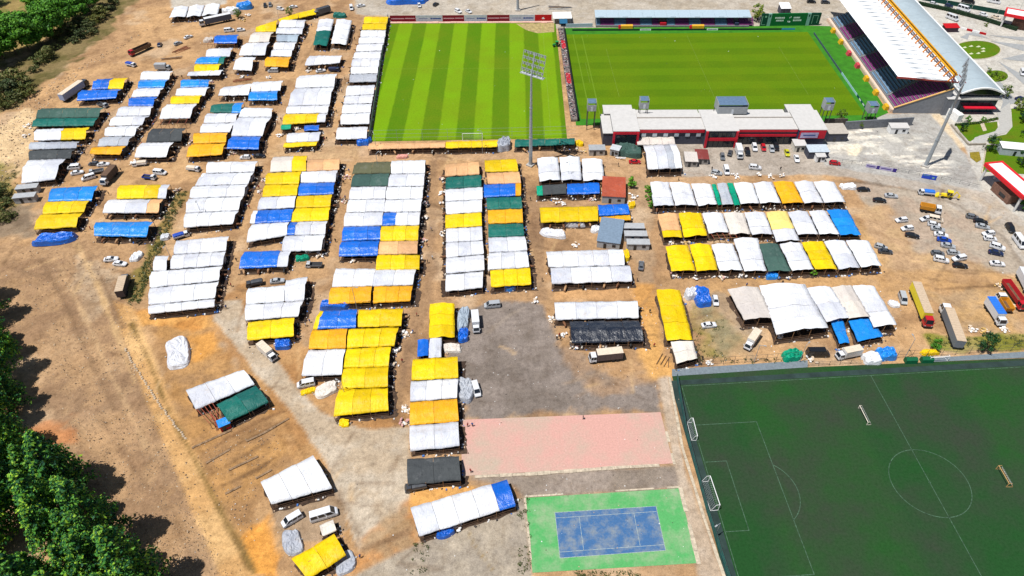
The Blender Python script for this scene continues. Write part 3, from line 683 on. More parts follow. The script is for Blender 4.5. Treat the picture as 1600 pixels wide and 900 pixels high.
TENT_DATA = '''
grassy bank row|h|R|b.52y:152,124,201,121,192,138,143,139;b:128,141,190,139,181,153,120,157;G:65,169,163,168,154,183,56,184;t:56,185,154,184,146,196,49,197;w.52y:57,202,140,199,133,217,53,219;s:48,222,124,221,119,231,45,233;k:47,235,118,233,110,247,45,249;w:44,250,103,248,86,280,33,286
row below the grey containers|h|R|B:82,294,153,290,143,313,75,314;y:73,315,140,313,131,331,66,334;y:64,335,129,333,119,354,53,358
far left lane row|h|R|w:225,111,271,111,264,124,219,124;B:219,125,263,124,256,136,215,137;w:214,138,256,137,247,150,205,151;b:205,152,246,151,239,165,200,165;w:191,166,240,166,234,180,181,181;w:180,182,234,181,222,195,170,196;w:168,198,219,196,210,212,163,212;s:162,214,208,213,199,227,152,228;o:146,230,197,228,188,241,140,240
timber frame row|h|R|b:338,55,373,54,370,67,334,67;w:326,76,364,75,359,88,321,88;B.8t:313,89,354,88,349,99,304,99;y:306,100,346,100,341,111,303,111;w:297,112,349,109,343,117,292,118;B:285,124,329,124,325,135,282,136;w:281,137,329,136,320,149,274,149;y:270,150,316,149,311,161,266,162;w:261,163,308,162,297,184,249,185;k:238,201,290,200,283,220,228,222;w:222,223,272,222,260,245,210,245
pair behind stacked timber|h|B|w:350,136,396,130,388,148,341,149;w:396,128,443,126,438,141,392,143
below the pair behind the stacked timber|h|B|B:391,143,434,142,433,156,388,156
gold-ended column|h||t.7B:334,163,381,160,376,176,328,175;w:324,177,373,177,368,191,318,192;w:317,193,368,192,359,206,312,207;o:303,208,356,207,353,222,302,224;o:299,225,353,224,347,241,291,245
blue-ended crossroads column|h|R|w:382,168,427,169,424,182,373,182;w:373,183,424,183,410,212,361,212;b:362,213,408,213,404,233,354,232
winding yellow strip|h||y:403,41,434,31,431,49,399,49;y:434,30,466,20,466,28,438,35;y:466,20,491,14,494,22,467,28
far orange-ended column|h|R|w:440,31,478,31,475,42,435,42;w:435,43,475,43,472,53,431,52;m:433,54,468,54,464,65,432,64;w:431,66,464,66,459,77,427,76;w:427,77,459,77,455,88,423,87;o:417,89,455,89,450,104,413,103
short far column|h||c:397,50,428,50,420,65,388,66;w:385,67,422,66,414,86,373,86;w:375,89,400,89,393,110,364,108
far upright pair|v|R|w.45t:498,31,522,30,511,72,489,71;w:526,30,550,32,541,70,517,68
below the far upright pair|h|B|w:484,87,535,87,531,98,476,102
wide column beside pitch lane|h|R|w:468,118,527,115,522,135,461,137;w:461,138,522,136,515,163,450,165;w:449,166,515,164,512,176,447,177;y.8w:446,178,512,177,508,190,441,194
small crossroads pair|h||g:440,195,456,194,454,201,439,202;b:476,196,499,195,498,203,475,204
yellow-hemmed crossroads pair|h|B|w:451,208,502,206,498,220,447,222;y:445,223,497,221,494,227,442,230
pitch wall column|h|L|y:570,26,607,26,605,36,568,36;y:568,37,605,36,603,46,566,46;w:565,47,603,47,602,57,563,57;w:563,58,602,57,600,67,560,68;w:560,69,600,68,596,79,556,80;w:556,81,596,80,594,91,552,91;w:552,92,594,91,592,103,549,103;w:549,104,592,103,590,114,548,115;s:548,116,590,115,588,127,546,128;w:543,134,586,133,584,147,540,149;w:540,150,584,148,581,161,537,162;w:537,163,581,162,579,175,534,177;w:534,178,579,176,577,193,532,194;w:528,199,575,198,573,216,525,217
pitch end strip|h|B|p:578,224,696,222,695,230,575,233;y:697,221,778,219,777,229,696,231
stretched low behind the floodlight mast|h|B|t:805,218,898,216,898,225,804,229
big white block|h|R|w:325,253,403,252,397,268,322,270;w:322,271,397,269,388,287,304,290;w:302,291,387,288,381,306,296,309;w:295,310,380,307,373,328,290,332;w:290,333,373,329,364,349,287,355
lower white block|h|RB|w:276,376,358,369,353,392,271,397;w:270,398,353,393,348,414,266,420;w:243,400,264,399,260,422,239,423;w:237,424,348,416,342,438,234,449;w:234,450,342,440,336,465,232,476;w:232,477,336,467,335,479,232,490
blue pickup trio|h|BR|y.83w:188,289,266,288,259,309,182,310;w.78p:171,312,255,311,247,332,160,332;B:150,347,240,346,229,370,147,368
chequered block, left half|h||c.6y:427,245,480,243,478,267,422,268;y:418,270,471,268,467,287,414,288;y:414,289,467,288,464,305,410,307;w:408,308,463,306,460,324,402,327;w.12b:396,329,459,326,454,346,390,349;w:394,350,452,347,448,367,385,378
chequered block, right half|h|R|p:481,249,531,248,530,265,479,267;w:472,268,528,266,524,284,470,285;b:469,286,523,285,521,303,466,305;y:465,306,519,304,516,323,462,324;y:462,325,516,324,513,344,455,346;b.2w:454,347,512,345,508,366,448,367;w:446,368,508,367,502,391,440,392
with a white end below the chequered block|h|B|b.78w:382,393,455,391,449,416,373,419
silver saloon group|h|R|w:388,450,446,446,444,471,384,475;w:447,438,481,432,475,469,445,471;w:384,476,474,470,466,494,383,500;y:388,503,460,496,459,525,386,531
central block, left half|h||O:558,254,611,252,610,270,550,271;G:554,272,609,271,606,290,548,291;w:549,292,604,291,602,310,545,311;w:545,312,602,311,600,330,541,331;w:540,332,599,331,597,352,537,353;b:537,354,595,353,594,374,534,376;b:534,377,593,376,590,399,529,400
central block, right half|h|R|w:612,251,665,250,664,270,611,271;w:610,272,664,271,662,290,606,291;w:605,292,662,291,660,310,603,311;w:603,312,660,311,657,330,600,331;b.35w:600,332,657,331,655,351,597,352;y:596,353,655,352,653,375,594,376;p:593,377,653,376,652,396,591,397;y:590,398,656,398,655,420,587,421
trio below central block|h|R|w:525,419,650,421,645,445,519,448;o:517,449,581,447,579,472,513,475;o:585,447,645,446,641,470,583,473
junction block, left half|h||y.1b:500,486,558,483,556,512,489,514;o:488,516,543,513,540,544,482,545;w:482,547,540,545,534,585,471,587
junction block, right half|h|R|y:561,484,630,482,627,509,559,511;y:545,514,623,511,616,540,542,543;y:542,545,611,541,607,572,537,574;y:537,575,607,573,606,604,533,607;y:530,608,606,606,607,641,521,650
aisle column pair, left half|h|L|p:697,256,748,252,749,272,695,275;t:697,277,752,273,752,291,696,295;w:696,296,754,292,754,311,696,314;w:696,315,753,312,753,331,697,334;y:696,335,752,332,753,353,696,356;w:697,357,753,354,754,375,697,378;w:697,379,754,376,756,396,697,402;w:697,403,756,398,757,422,697,427;w:697,429,755,424,754,449,696,455
aisle column pair, right half|h|R|y:757,250,806,248,810,267,758,268;p:760,270,811,268,814,286,762,287;b.85o:756,288,814,286,814,305,756,308;t:760,309,814,307,816,325,761,327;o:762,328,816,326,817,347,763,349;t:763,350,817,349,819,368,763,370;w:763,371,820,369,824,391,764,394;w:764,395,823,392,827,417,762,421;y:766,422,828,418,830,444,767,448
upright floodlight trio|v|B|w:839,247,872,246,876,281,843,284;w:874,246,906,245,909,281,877,282;w:909,248,941,249,945,281,911,283
low pair before floodlight trio|h|B|g.2k:838,290,884,287,885,302,839,305;b:886,287,936,285,937,302,886,303
storage yard pair|h|B|y:843,324,933,322,935,345,845,347;b:934,320,980,318,984,334,936,337;o:936,339,984,336,986,343,937,347
pair above empty strip|h|RB|w:853,393,973,389,976,414,857,417;w:860,418,984,415,988,439,862,443
asphalt lot pair|h|RB|w:866,472,996,470,998,496,868,499;n:890,502,998,501,1006,533,893,536
far upright row|v|B|w:1016,284,1045,285,1054,321,1021,322;w:1046,285,1078,287,1089,321,1055,321;w:1080,287,1111,288,1121,319,1091,322;g:1112,288,1119,288,1128,320,1122,320;s:1120,287,1135,286,1147,319,1129,320;g:1136,286,1145,286,1157,321,1148,321;w:1146,286,1176,286,1187,318,1158,319;w:1177,286,1206,284,1221,317,1188,318;o:1208,284,1239,284,1256,317,1223,318;w:1241,284,1270,284,1287,317,1257,318;w:1271,284,1303,284,1322,316,1289,317
middle upright row|v|B|p.72y:1027,335,1058,333,1067,371,1037,371;y:1060,333,1095,333,1106,368,1069,371;w:1097,333,1129,333,1139,363,1108,365;c:1130,333,1162,333,1173,366,1141,366;w:1163,332,1195,332,1208,366,1175,367;l.6w:1197,332,1229,330,1250,376,1213,378;w:1231,331,1262,330,1279,366,1247,367;w:1264,330,1290,329,1312,366,1281,366;B:1292,328,1325,328,1346,367,1314,367
near upright row|v|B|y:1040,385,1075,383,1087,423,1049,424;y:1077,382,1110,382,1122,422,1089,424;w:1112,382,1145,381,1161,422,1124,423;w:1146,373,1184,372,1198,423,1163,424;G:1186,381,1216,381,1236,424,1200,424;w:1218,381,1251,379,1272,421,1238,423;y:1253,379,1286,377,1309,421,1274,421;w:1288,377,1320,376,1344,418,1311,421;w:1322,376,1357,376,1378,415,1346,418
green pitch pair|v|R|y:1025,453,1062,453,1083,531,1042,532;c:1048,534,1083,533,1090,560,1057,569
great white group|v|B|c:1137,452,1185,448,1210,497,1163,500;w:1186,446,1258,444,1295,512,1214,523;w:1260,450,1298,448,1330,496,1292,503;c:1299,449,1331,446,1360,495,1326,498;w:1332,446,1366,447,1402,507,1366,511
low sheets of great group|v||B:1297,500,1317,499,1328,536,1312,537;B:1326,501,1362,496,1380,526,1341,534
bare slope pair|h|B|w:290,609,380,577,398,600,306,640;t:338,632,399,602,420,628,357,659
at the edge of the concrete road|h|B|w:407,753,489,711,519,762,424,788
at the bottom edge of the photo|h|R|y:455,873,522,834,541,868,480,905
small and low behind the bottom yellow tent|h||c:499,821,520,811,526,829,504,838
standing upright left of the white lorry|v|R|y:671,475,710,474,711,527,670,528
small pair between yellow tents|v||b:652,531,670,530,670,556,652,558;w:671,528,690,527,690,558,669,559
asphalt lot column|h|R|y:645,561,715,557,716,590,643,594;w:642,596,716,591,714,621,641,627;o:641,628,714,623,717,658,640,664;w:640,665,716,659,718,697,641,704;k:636,717,717,712,720,750,637,757
with a blue end beside the tennis court|h||w.83b:641,793,792,749,806,790,655,838
top left corner trio|v|B|w:272,11,295,10,290,26,264,28;w:296,10,320,8,314,25,291,27;w:321,8,344,6,340,23,315,25
clubhouse canopy pair|h|B|c:994,214,1052,213,1055,225,996,226;w.62s.8w:1005,227,1056,225,1066,262,1012,264
'''
COLUMNS = []
for line in TENT_DATA.strip().split('\n'):
    phrase, axis, sides, items = line.split('|')
    its = items.split(';'); N = len(its)
    for k, it in enumerate(its):
        cs, xs = it.split(':'); quad = [float(x) for x in xs.split(',')]; cols = parse_colours(cs)
        words = []
        for c_, f_ in cols:
            if TWORD[c_] not in words: words.append(TWORD[c_])
        w = ' and '.join(words)
        if N == 1: lab = f'{w} tarpaulin tent {phrase}'
        elif axis == 'h': lab = f'{w} tarpaulin tent, {ORD[k]} from far end in the {phrase}'
        else: lab = f'{w} tarpaulin tent, {ORD[k]} from left in the {phrase}'
        ev = 2.5
        if 'great white' in phrase: ev = 3.4
        if 'canopy pair' in phrase: ev = 3.2
        if 'low sheets' in phrase: ev = 1.9
        if 'low' in phrase: ev = 2.2
        tent(quad, cols, axis, lab, 'tarpaulin tents of the livestock market', ev, sides, (f'{ORD[k]} tent, {phrase}' if N > 1 else f'{words[0]} tent {phrase}'))
# ------------------------------------------------------------------ vehicles
def loft(mb, secs):
    base = len(mb.v); k = len(secs[0])
    for s in secs: mb.v += s
    for i in range(len(secs) - 1):
        for j in range(k):
            a = base + i * k + j; b_ = base + i * k + (j + 1) % k
            mb.f.append((a, b_, b_ + k, a + k)); mb.m.append(mb.cur)
    mb.f.append(tuple(base + j for j in range(k))); mb.m.append(mb.cur)
    mb.f.append(tuple(base + (len(secs) - 1) * k + j for j in reversed(range(k)))); mb.m.append(mb.cur)
def sec(x, zb, zs, w, tw=.93):
    return [(x, -w, zb), (x, -w, zb + (zs - zb) * .6), (x, -w * tw, zs), (x, w * tw, zs), (x, w, zb + (zs - zb) * .6), (x, w, zb)]
def lathe_wheel(r, w):
    mb = MB(); n = 12
    ring = lambda y, rr: [(rr * math.cos(2 * math.pi * i / n), y, rr * math.sin(2 * math.pi * i / n)) for i in range(n)]
    secs = [ring(-w / 2, r * .62), ring(-w / 2, r * .92), ring(-w / 2 + .03, r), ring(w / 2 - .03, r), ring(w / 2, r * .92), ring(w / 2, r * .62)]
    loft(mb, secs); tyre = mb.mesh('wheel', TYRE)
    return tyre
WHEEL = lathe_wheel(.32, .21); WHEELB = lathe_wheel(.5, .3)
RIM = MB().tube((0, -.115, 0), (0, .115, 0), .2, 10).mesh('rim', STEEL)
LAMP = plain('headlamp_glass', (.7, .72, .75), .15); TAIL = plain('tail_lamp_red', (.45, .01, .01), .3); CHASSIS = plain('chassis_black', (.03, .03, .032), .7)
def greenhouse(parts, x0, x1, t0, t1, zb, zt, w, wt, pil=.07):
    """cabin from belt line to roof: coloured shell plus window panes set proud of it"""
    b_ = [(x0, -w, zb), (x1, -w, zb), (x1, w, zb), (x0, w, zb)]; t_ = [(t0, -wt, zt), (t1, -wt, zt), (t1, wt, zt), (t0, wt, zt)]
    mb = MB().hexa(b_, t_)
    mb.hexa([(p[0], p[1], zt) for p in t_], [(p[0] * .96 + (t0 + t1) / 2 * .04, p[1] * .9, zt + .05) for p in t_])
    def pane(a, b2, c2, d2, k0, k1, kz0=.08, kz1=.9):
        A_, B_, C_, D_ = map(Vector, (a, b2, c2, d2))
        P_ = lambda s, t: (A_.lerp(B_, s)).lerp(D_.lerp(C_, s), t)
        nrm = (B_ - A_).cross(D_ - A_).normalized() * .012
        return MB().face([P_(k0, kz0) + nrm, P_(k1, kz0) + nrm, P_(k1, kz1) + nrm, P_(k0, kz1) + nrm])
    fr = pane(b_[1], b_[2], t_[2], t_[1], .06, .94, .05, .95)
    re = pane(b_[3], b_[0], t_[0], t_[3], .08, .92, .12, .92)
    parts.append(('windscreen', fr.mesh('windscreen', GLASS), None)); parts.append(('rear_window', re.mesh('rear_window', GLASS), None))
    n = 2 if x1 - x0 < 2.9 else 3
    for i in range(n):
        k0, k1 = i / n + .03, (i + 1) / n - .03
        parts.append(('side_window', pane(b_[0], b_[1], t_[1], t_[0], k0, k1).mesh('side_window', GLASS), None))
        parts.append(('side_window', pane(b_[2], b_[3], t_[3], t_[2], k0, k1).mesh('side_window', GLASS), None))
    return mb
def add_wheels(parts, xs, w, big=False):
    r = .5 if big else .32
    for x in xs:
        for s in (-1, 1): parts.append(('wheel', WHEELB if big else WHEEL, (x, s * (w - .1), r)))
def lamps(parts, xf, xr, w, zf, zr):
    for s in (-1, 1):
        parts.append(('headlight', MB().box((xf, s * w * .72, zf), (.08, .34, .16)).mesh('headlight', LAMP), None))
        parts.append(('tail_light', MB().box((xr, s * w * .78, zr), (.06, .26, .18)).mesh('tail_light', TAIL), None))
def merge(a, b2):
    n = len(a.v); a.v += b2.v; a.f += [tuple(i + n for i in f) for f in b2.f]; a.m += b2.m; return a
def car(kind):
    parts = []; mb = MB()
    if kind == 'sedan':
        L, w = 4.5, .89
        loft(mb, [sec(-2.25, .42, .74, .74), sec(-2.12, .26, .93, .85), sec(-1.2, .2, .98, w), sec(.75, .2, .96, w), sec(1.9, .24, .8, .86), sec(2.25, .36, .6, .7)])
        gh = greenhouse(parts, -1.75, 1.05, -1.05, .25, .94, 1.42, .80, .62)
    elif kind == 'hatch':
        L, w = 4.1, .87
        loft(mb, [sec(-2.05, .42, .86, .78), sec(-1.9, .26, .98, .86), sec(.75, .2, .98, w), sec(1.7, .24, .84, .86), sec(2.05, .36, .62, .72)])
        gh = greenhouse(parts, -1.95, 1.1, -1.6, .3, .96, 1.5, .79, .64)
    elif kind == 'suv':
        L, w = 4.6, .93
        loft(mb, [sec(-2.3, .5, 1.0, .86), sec(-2.2, .34, 1.12, .92), sec(.9, .3, 1.12, w), sec(1.95, .34, 1.0, .9), sec(2.3, .45, .8, .78)])
        gh = greenhouse(parts, -2.2, 1.2, -1.95, .45, 1.1, 1.74, .86, .72)
    elif kind == 'van':
        L, w = 4.9, .95
        loft(mb, [sec(-2.45, .4, 1.1, .9), sec(-2.35, .26, 1.18, w), sec(1.2, .24, 1.18, w), sec(2.1, .28, 1.0, .9), sec(2.45, .4, .75, .8)])
        gh = greenhouse(parts, -2.4, 1.75, -2.3, .9, 1.16, 1.92, .90, .80)
    elif kind == 'minibus':
        L, w = 6.4, 1.02
        loft(mb, [sec(-3.2, .45, 1.3, .98), sec(-3.1, .3, 1.4, w), sec(2.2, .3, 1.4, w), sec(2.9, .34, 1.15, .98), sec(3.2, .45, .9, .85)])
        gh = greenhouse(parts, -3.1, 2.6, -3.0, 1.75, 1.38, 2.55, .98, .86)
    merge(mb, gh)
    for s in (-1, 1): mb.box((.55, s * (w + .08), .98 if kind in ('sedan', 'hatch') else 1.2), (.14, .16, .12))
    parts.insert(0, ('body', mb.mesh('body', PAINT), None))
    bu = MB().box((L / 2 - .06, 0, .36), (.16, w * 1.5, .2)).box((-L / 2 + .06, 0, .42), (.16, w * 1.5, .2))
    parts.append(('bumper', bu.mesh('bumper', CHASSIS), None))
    lamps(parts, L / 2 - .16, -L / 2 + .1, w, .64 if kind in ('sedan', 'hatch') else .8, .8 if kind in ('sedan', 'hatch') else 1.0)
    add_wheels(parts, (-L * .29, L * .31), w)
    return parts
def cab(parts, x0, L, w, z0, zt, nose=.12):
    """lorry cab standing on the chassis from x0 forwards"""
    mb = MB(); xb, xf = x0, x0 + L
    loft(mb, [sec(xb, z0, zt * .58, w), sec(xf - .12, z0, zt * .58, w), sec(xf, z0 + .1, zt * .5, w * .95)])
    gh = greenhouse(parts, xb, xf - .02, xb + .02, xf - .45, zt * .57, zt, w * .97, w * .86)
    merge(mb, gh)
    for s in (-1, 1): mb.box((xf - .25, s * (w + .16), zt * .72), (.1, .2, .4))
    parts.append(('cab', mb.mesh('cab', PAINT), None))
    for s in (-1, 1): parts.append(('headlight', MB().box((xf - .02, s * w * .75, z0 + .35), (.08, .34, .2)).mesh('headlight', LAMP), None))
    parts.append(('bumper', MB().box((xf - .02, 0, z0 + .08), (.22, w * 1.9, .26)).mesh('bumper', CHASSIS), None))
def truck(kind):
    parts = []
    if kind == 'pickup':       # small lorry with a covered load
        cab(parts, .9, 1.6, .9, .4, 1.85)
        mb = MB().box((-.95, 0, .62), (3.5, 1.5, .18)).box((-.95, 0, .78), (3.6, 1.86, .14))
        parts.append(('chassis', mb.mesh('chassis', CHASSIS), None))
        b2 = MB().box((-.95, .9, 1.1), (3.6, .07, .5)).box((-.95, -.9, 1.1), (3.6, .07, .5)).box((-2.72, 0, 1.1), (.07, 1.74, .5)).box((.82, 0, 1.1), (.07, 1.74, .5))
        parts.append(('cargo_side', b2.mesh('cargo_side', PAINT), None))
        t = MB(); loft(t, [[(x, -.88, 1.2), (x, -.84, h * .93), (x, -.3, h), (x, .3, h), (x, .84, h * .93), (x, .88, 1.2)] for x, h in ((-2.66, 1.9), (-1.8, 2.02), (-.9, 1.98), (0, 2.04), (.78, 1.92))])
        parts.append(('cargo_cover', t.mesh('cargo_cover', CARGO), None)); add_wheels(parts, (-1.75, 1.7), .88)
    if kind == 'flatbed':      # small lorry, empty bed
        cab(parts, .9, 1.6, .9, .4, 1.85)
        mb = MB().box((-.95, 0, .62), (3.5, 1.5, .18)).box((-.95, 0, .78), (3.6, 1.86, .14))
        parts.append(('chassis', mb.mesh('chassis', CHASSIS), None))
        b2 = MB().box((-.95, .9, 1.1), (3.6, .07, .5)).box((-.95, -.9, 1.1), (3.6, .07, .5)).box((-2.72, 0, 1.1), (.07, 1.74, .5)).box((.82, 0, 1.1), (.07, 1.74, .5))
        parts.append(('cargo_side', b2.mesh('cargo_side', CARGO), None)); add_wheels(parts, (-1.75, 1.7), .88)
    if kind == 'boxtruck':
        cab(parts, 1.9, 1.7, 1.0, .5, 2.25)
        parts.append(('chassis', MB().box((-.6, 0, .7), (5.4, 1.3, .24)).mesh('chassis', CHASSIS), None))
        mb = MB().box((-.85, 0, 1.98), (5.1, 2.12, 2.3))
        parts.append(('cargo_box', mb.mesh('cargo_box', PAINT), None))
        mb = MB().box((-.85, 0, 3.16), (5.14, 2.16, .06))
        for i in range(6): mb.box((-3.0 + i * .88, 0, 3.2), (.06, 2.1, .04))
        parts.append(('box_roof', mb.mesh('box_roof', CARGO), None)); add_wheels(parts, (-2.1, 2.6), .98)
    if kind == 'lorry':        # tilt lorry, bigger
        cab(parts, 2.7, 1.9, 1.18, .7, 2.75)
        parts.append(('chassis', MB().box((-.7, 0, .85), (7.4, 1.3, .28)).mesh('chassis', CHASSIS), None))
        mb = MB().box((-1.1, 0, 2.35), (7.2, 2.42, 2.5)); 
        for s in (-1, 1):
            for i in range(5): mb.box((-4.2 + i * 1.55, s * 1.22, 2.3), (.08, .06, 2.4))
        parts.append(('cargo_box', mb.mesh('cargo_box', paintmat('lorry_side', .6)), None))
        mb = MB().box((-1.1, 0, 3.64), (7.26, 2.48, .08))
        for i in range(8): mb.box((-4.2 + i * .9, 0, 3.7), (.06, 2.4, .05))
        parts.append(('box_roof', mb.mesh('box_roof', CARGO), None)); add_wheels(parts, (-3.3, -2.1, 3.3), 1.16, True)
    if kind == 'semi':
        cab(parts, 5.6, 2.3, 1.22, .9, 3.3)
        mb = MB().box((4.9, 0, 3.1), (.9, 2.3, .9), taper=.85)
        parts.append(('chassis', MB().box((0, 0, 1.0), (14.5, 1.1, .3)).mesh('chassis', CHASSIS), None))
        mb = MB().box((-1.6, 0, 2.5), (13.4, 2.5, 2.7))
        parts.append(('trailer', mb.mesh('trailer', paintmat('trailer_side', .6)), None))
        mb = MB().box((-1.6, 0, 3.9), (13.46, 2.56, .08))
        for i in range(14): mb.box((-8.0 + i * .98, 0, 3.955), (.07, 2.5, .05))
        parts.append(('trailer_roof', mb.mesh('trailer_roof', CARGO), None)); add_wheels(parts, (-6.9, -5.6, -4.3, 3.4, 4.6, 6.9), 1.18, True)
    if kind in ('tipper', 'opentrailer'):
        ln = 4.6 if kind == 'tipper' else 9.5; xc = 2.4 if kind == 'tipper' else 4.9
        cab(parts, xc, 2.0, 1.2, .8, 2.9)
        parts.append(('chassis', MB().box((xc - ln / 2, 0, .95), (ln - .4, 1.2, .3)).mesh('chassis', CHASSIS), None))
        x1 = xc - .25; x0 = x1 - ln; mb = MB()
        for s in (-1, 1): mb.hexa([(x0, s * 1.05, 1.2), (x1, s * 1.05, 1.2), (x1, s * .98, 1.2), (x0, s * .98, 1.2)], [(x0, s * 1.28, 2.6), (x1, s * 1.28, 2.7), (x1, s * 1.18, 2.7), (x0, s * 1.18, 2.6)])
        mb.hexa([(x1 - .1, -1, 1.2), (x1, -1, 1.2), (x1, 1, 1.2), (x1 - .1, 1, 1.2)], [(x1 - .1, -1.18, 2.7), (x1, -1.18, 2.7), (x1, 1.18, 2.7), (x1 - .1, 1.18, 2.7)])
        mb.hexa([(x0 + .4, -1, 1.2), (x0 + .5, -1, 1.2), (x0 + .5, 1, 1.2), (x0 + .4, 1, 1.2)], [(x0, -1.18, 2.6), (x0 + .1, -1.18, 2.6), (x0 + .1, 1.18, 2.6), (x0, 1.18, 2.6)])
        parts.append(('tipper_body', mb.mesh('tipper_body', CARGO), None))
        parts.append(('bed_floor', MB().box(((x0 + x1) / 2, 0, 1.25), (ln - .2, 2.0, .12)).mesh('bed_floor', DARKWOOD), None))
        add_wheels(parts, (x0 + 1.0, x0 + 2.3, xc + 1.0), 1.14, True)
    if kind == 'loader':       # backhoe loader
        b2 = MB(); loft(b2, [sec(-1.6, .7, 1.35, .5), sec(.2, .65, 1.45, .6), sec(1.7, .7, 1.5, .45), sec(2.0, .8, 1.3, .4)])
        parts.append(('body', b2.mesh('body', PAINT), None))
        gh = greenhouse(parts, -1.3, .4, -1.2, .3, 1.35, 2.7, .75, .7); gh.box((-.45, 0, 2.8), (1.9, 1.6, .12)); parts.append(('cab', gh.mesh('cab', PAINT), None))
        bk = MB(); 
        for s in (-1, 1): bk.beam((.3, s * .8, 1.2), (2.9, s * .8, .6), .18)
        bk.hexa([(2.8, -1.1, .1), (3.7, -1.1, .15), (3.7, 1.1, .15), (2.8, 1.1, .1)], [(2.7, -1.1, 1.0), (2.9, -1.1, 1.0), (2.9, 1.1, 1.0), (2.7, 1.1, 1.0)])
        parts.append(('front_bucket', bk.mesh('front_bucket', PAINT), None))
        ar = MB().beam((-1.6, 0, 1.0), (-2.3, 0, 3.1), .3).beam((-2.3, 0, 3.1), (-3.6, 0, 1.9), .26).hexa([(-3.9, -.35, 1.0), (-3.2, -.35, 1.0), (-3.2, .35, 1.0), (-3.9, .35, 1.0)], [(-3.8, -.35, 1.9), (-3.4, -.35, 1.9), (-3.4, .35, 1.9), (-3.8, .35, 1.9)])
        parts.append(('digging_arm', ar.mesh('digging_arm', PAINT), None)); add_wheels(parts, (-1.1, 1.4), .95, True)
    if kind == 'tractor':
        b2 = MB(); loft(b2, [sec(-1.0, .8, 1.3, .4), sec(.3, .7, 1.45, .4), sec(1.7, .75, 1.3, .32)]); parts.append(('body', b2.mesh('body', PAINT), None))
        gh = greenhouse(parts, -1.1, .3, -1.0, .2, 1.3, 2.4, .62, .6); gh.box((-.4, 0, 2.5), (1.6, 1.5, .1)); parts.append(('cab', gh.mesh('cab', PAINT), None))
        parts.append(('mower_deck', MB().box((-2.1, 0, .4), (1.1, 2.2, .4)).mesh('mower_deck', CHASSIS), None)); add_wheels(parts, (-.8, 1.2), .9, True)
    return parts
LEN = dict(sedan=4.5, hatch=4.1, suv=4.6, van=4.9, minibus=6.4)
PROTO = {}
CC = dict(white=(.66, .67, .69), silver=(.38, .40, .42), grey=(.13, .14, .155), black=(.012, .013, .016), navy=(.012, .022, .07), blue=(.01, .06, .38), red=(.45, .012, .02),
          cream=(.66, .56, .44), yellow=(.78, .58, .02), orange=(.70, .30, .02), green=(.02, .28, .06), brown=(.13, .075, .045), tan=(.52, .40, .28), darkgrey=(.05, .055, .065), lime=(.50, .48, .02), skyblue=(.02, .16, .62), olive=(.06, .07, .06), rust=(.22, .075, .04))
CATW = dict(sedan='car', hatch='car', suv='car', van='van', minibus='minibus', pickup='lorry', flatbed='lorry', boxtruck='lorry', lorry='lorry', semi='articulated lorry', tipper='tipper lorry', opentrailer='lorry', loader='loader', tractor='tractor')
NAMEW = dict(sedan='parked_car', hatch='parked_car', suv='parked_car', van='parked_van', minibus='minibus', pickup='small_lorry', flatbed='small_lorry', boxtruck='box_lorry', lorry='tilt_lorry', semi='articulated_lorry', tipper='tipper_lorry', opentrailer='open_lorry', loader='backhoe_loader', tractor='tractor')
PAINTED = ('body', 'cab', 'front_bucket', 'digging_arm')
def vehicle(kind, c1, c2, u, v, du, dv, label, group='vehicles parked round the market', zref=.8):
    """stands where the photo shows its middle; (du, dv) points to its nose"""
    if kind not in PROTO: PROTO[kind] = car(kind) if kind in LEN else truck(kind)
    p = G(u, v, zref); q2 = G(u + du, v + dv, zref); a = math.atan2(q2.y - p.y, q2.x - p.x)
    e = empty(NAMEW[kind], (p.x, p.y, 0), a); tag(e, label, CATW[kind], group)
    kk = R.uniform(.9, 1.05); k1 = tuple(x * kk for x in CC[c1]); k2 = CC[c2] if c2 else k1
    for nm, me, loc in PROTO[kind]:
        col = k1
        if nm in ('cargo_cover', 'box_roof', 'trailer_roof', 'tipper_body') or (nm == 'cargo_side' and kind == 'flatbed'): col = k2
        if nm in ('cargo_box', 'trailer'): col = SIDEC.get((kind, c1, c2), k1)
        o = place(nm, me, e, loc or (0, 0, 0), color=col)
        if nm == 'wheel': place('rim', RIM, o, (0, 0, 0), scale=(1.5, 1.28, 1.5) if me is WHEELB else None)
    return e
SIDEC = {('lorry', 'white', 'cream'): (.10, .075, .08), ('semi', 'white', 'tan'): (.17, .19, .22), ('semi', 'red', 'tan'): (.80, .66, .04), ('semi', 'white', 'white'): (.08, .10, .15),
         ('semi', 'darkgrey', 'cream'): (.28, .36, .55), ('lorry', 'grey', 'tan'): (.05, .04, .05), ('lorry', 'white', 'brown'): (.05, .04, .04), ('boxtruck', 'white', 'cream'): (.62, .60, .58)}
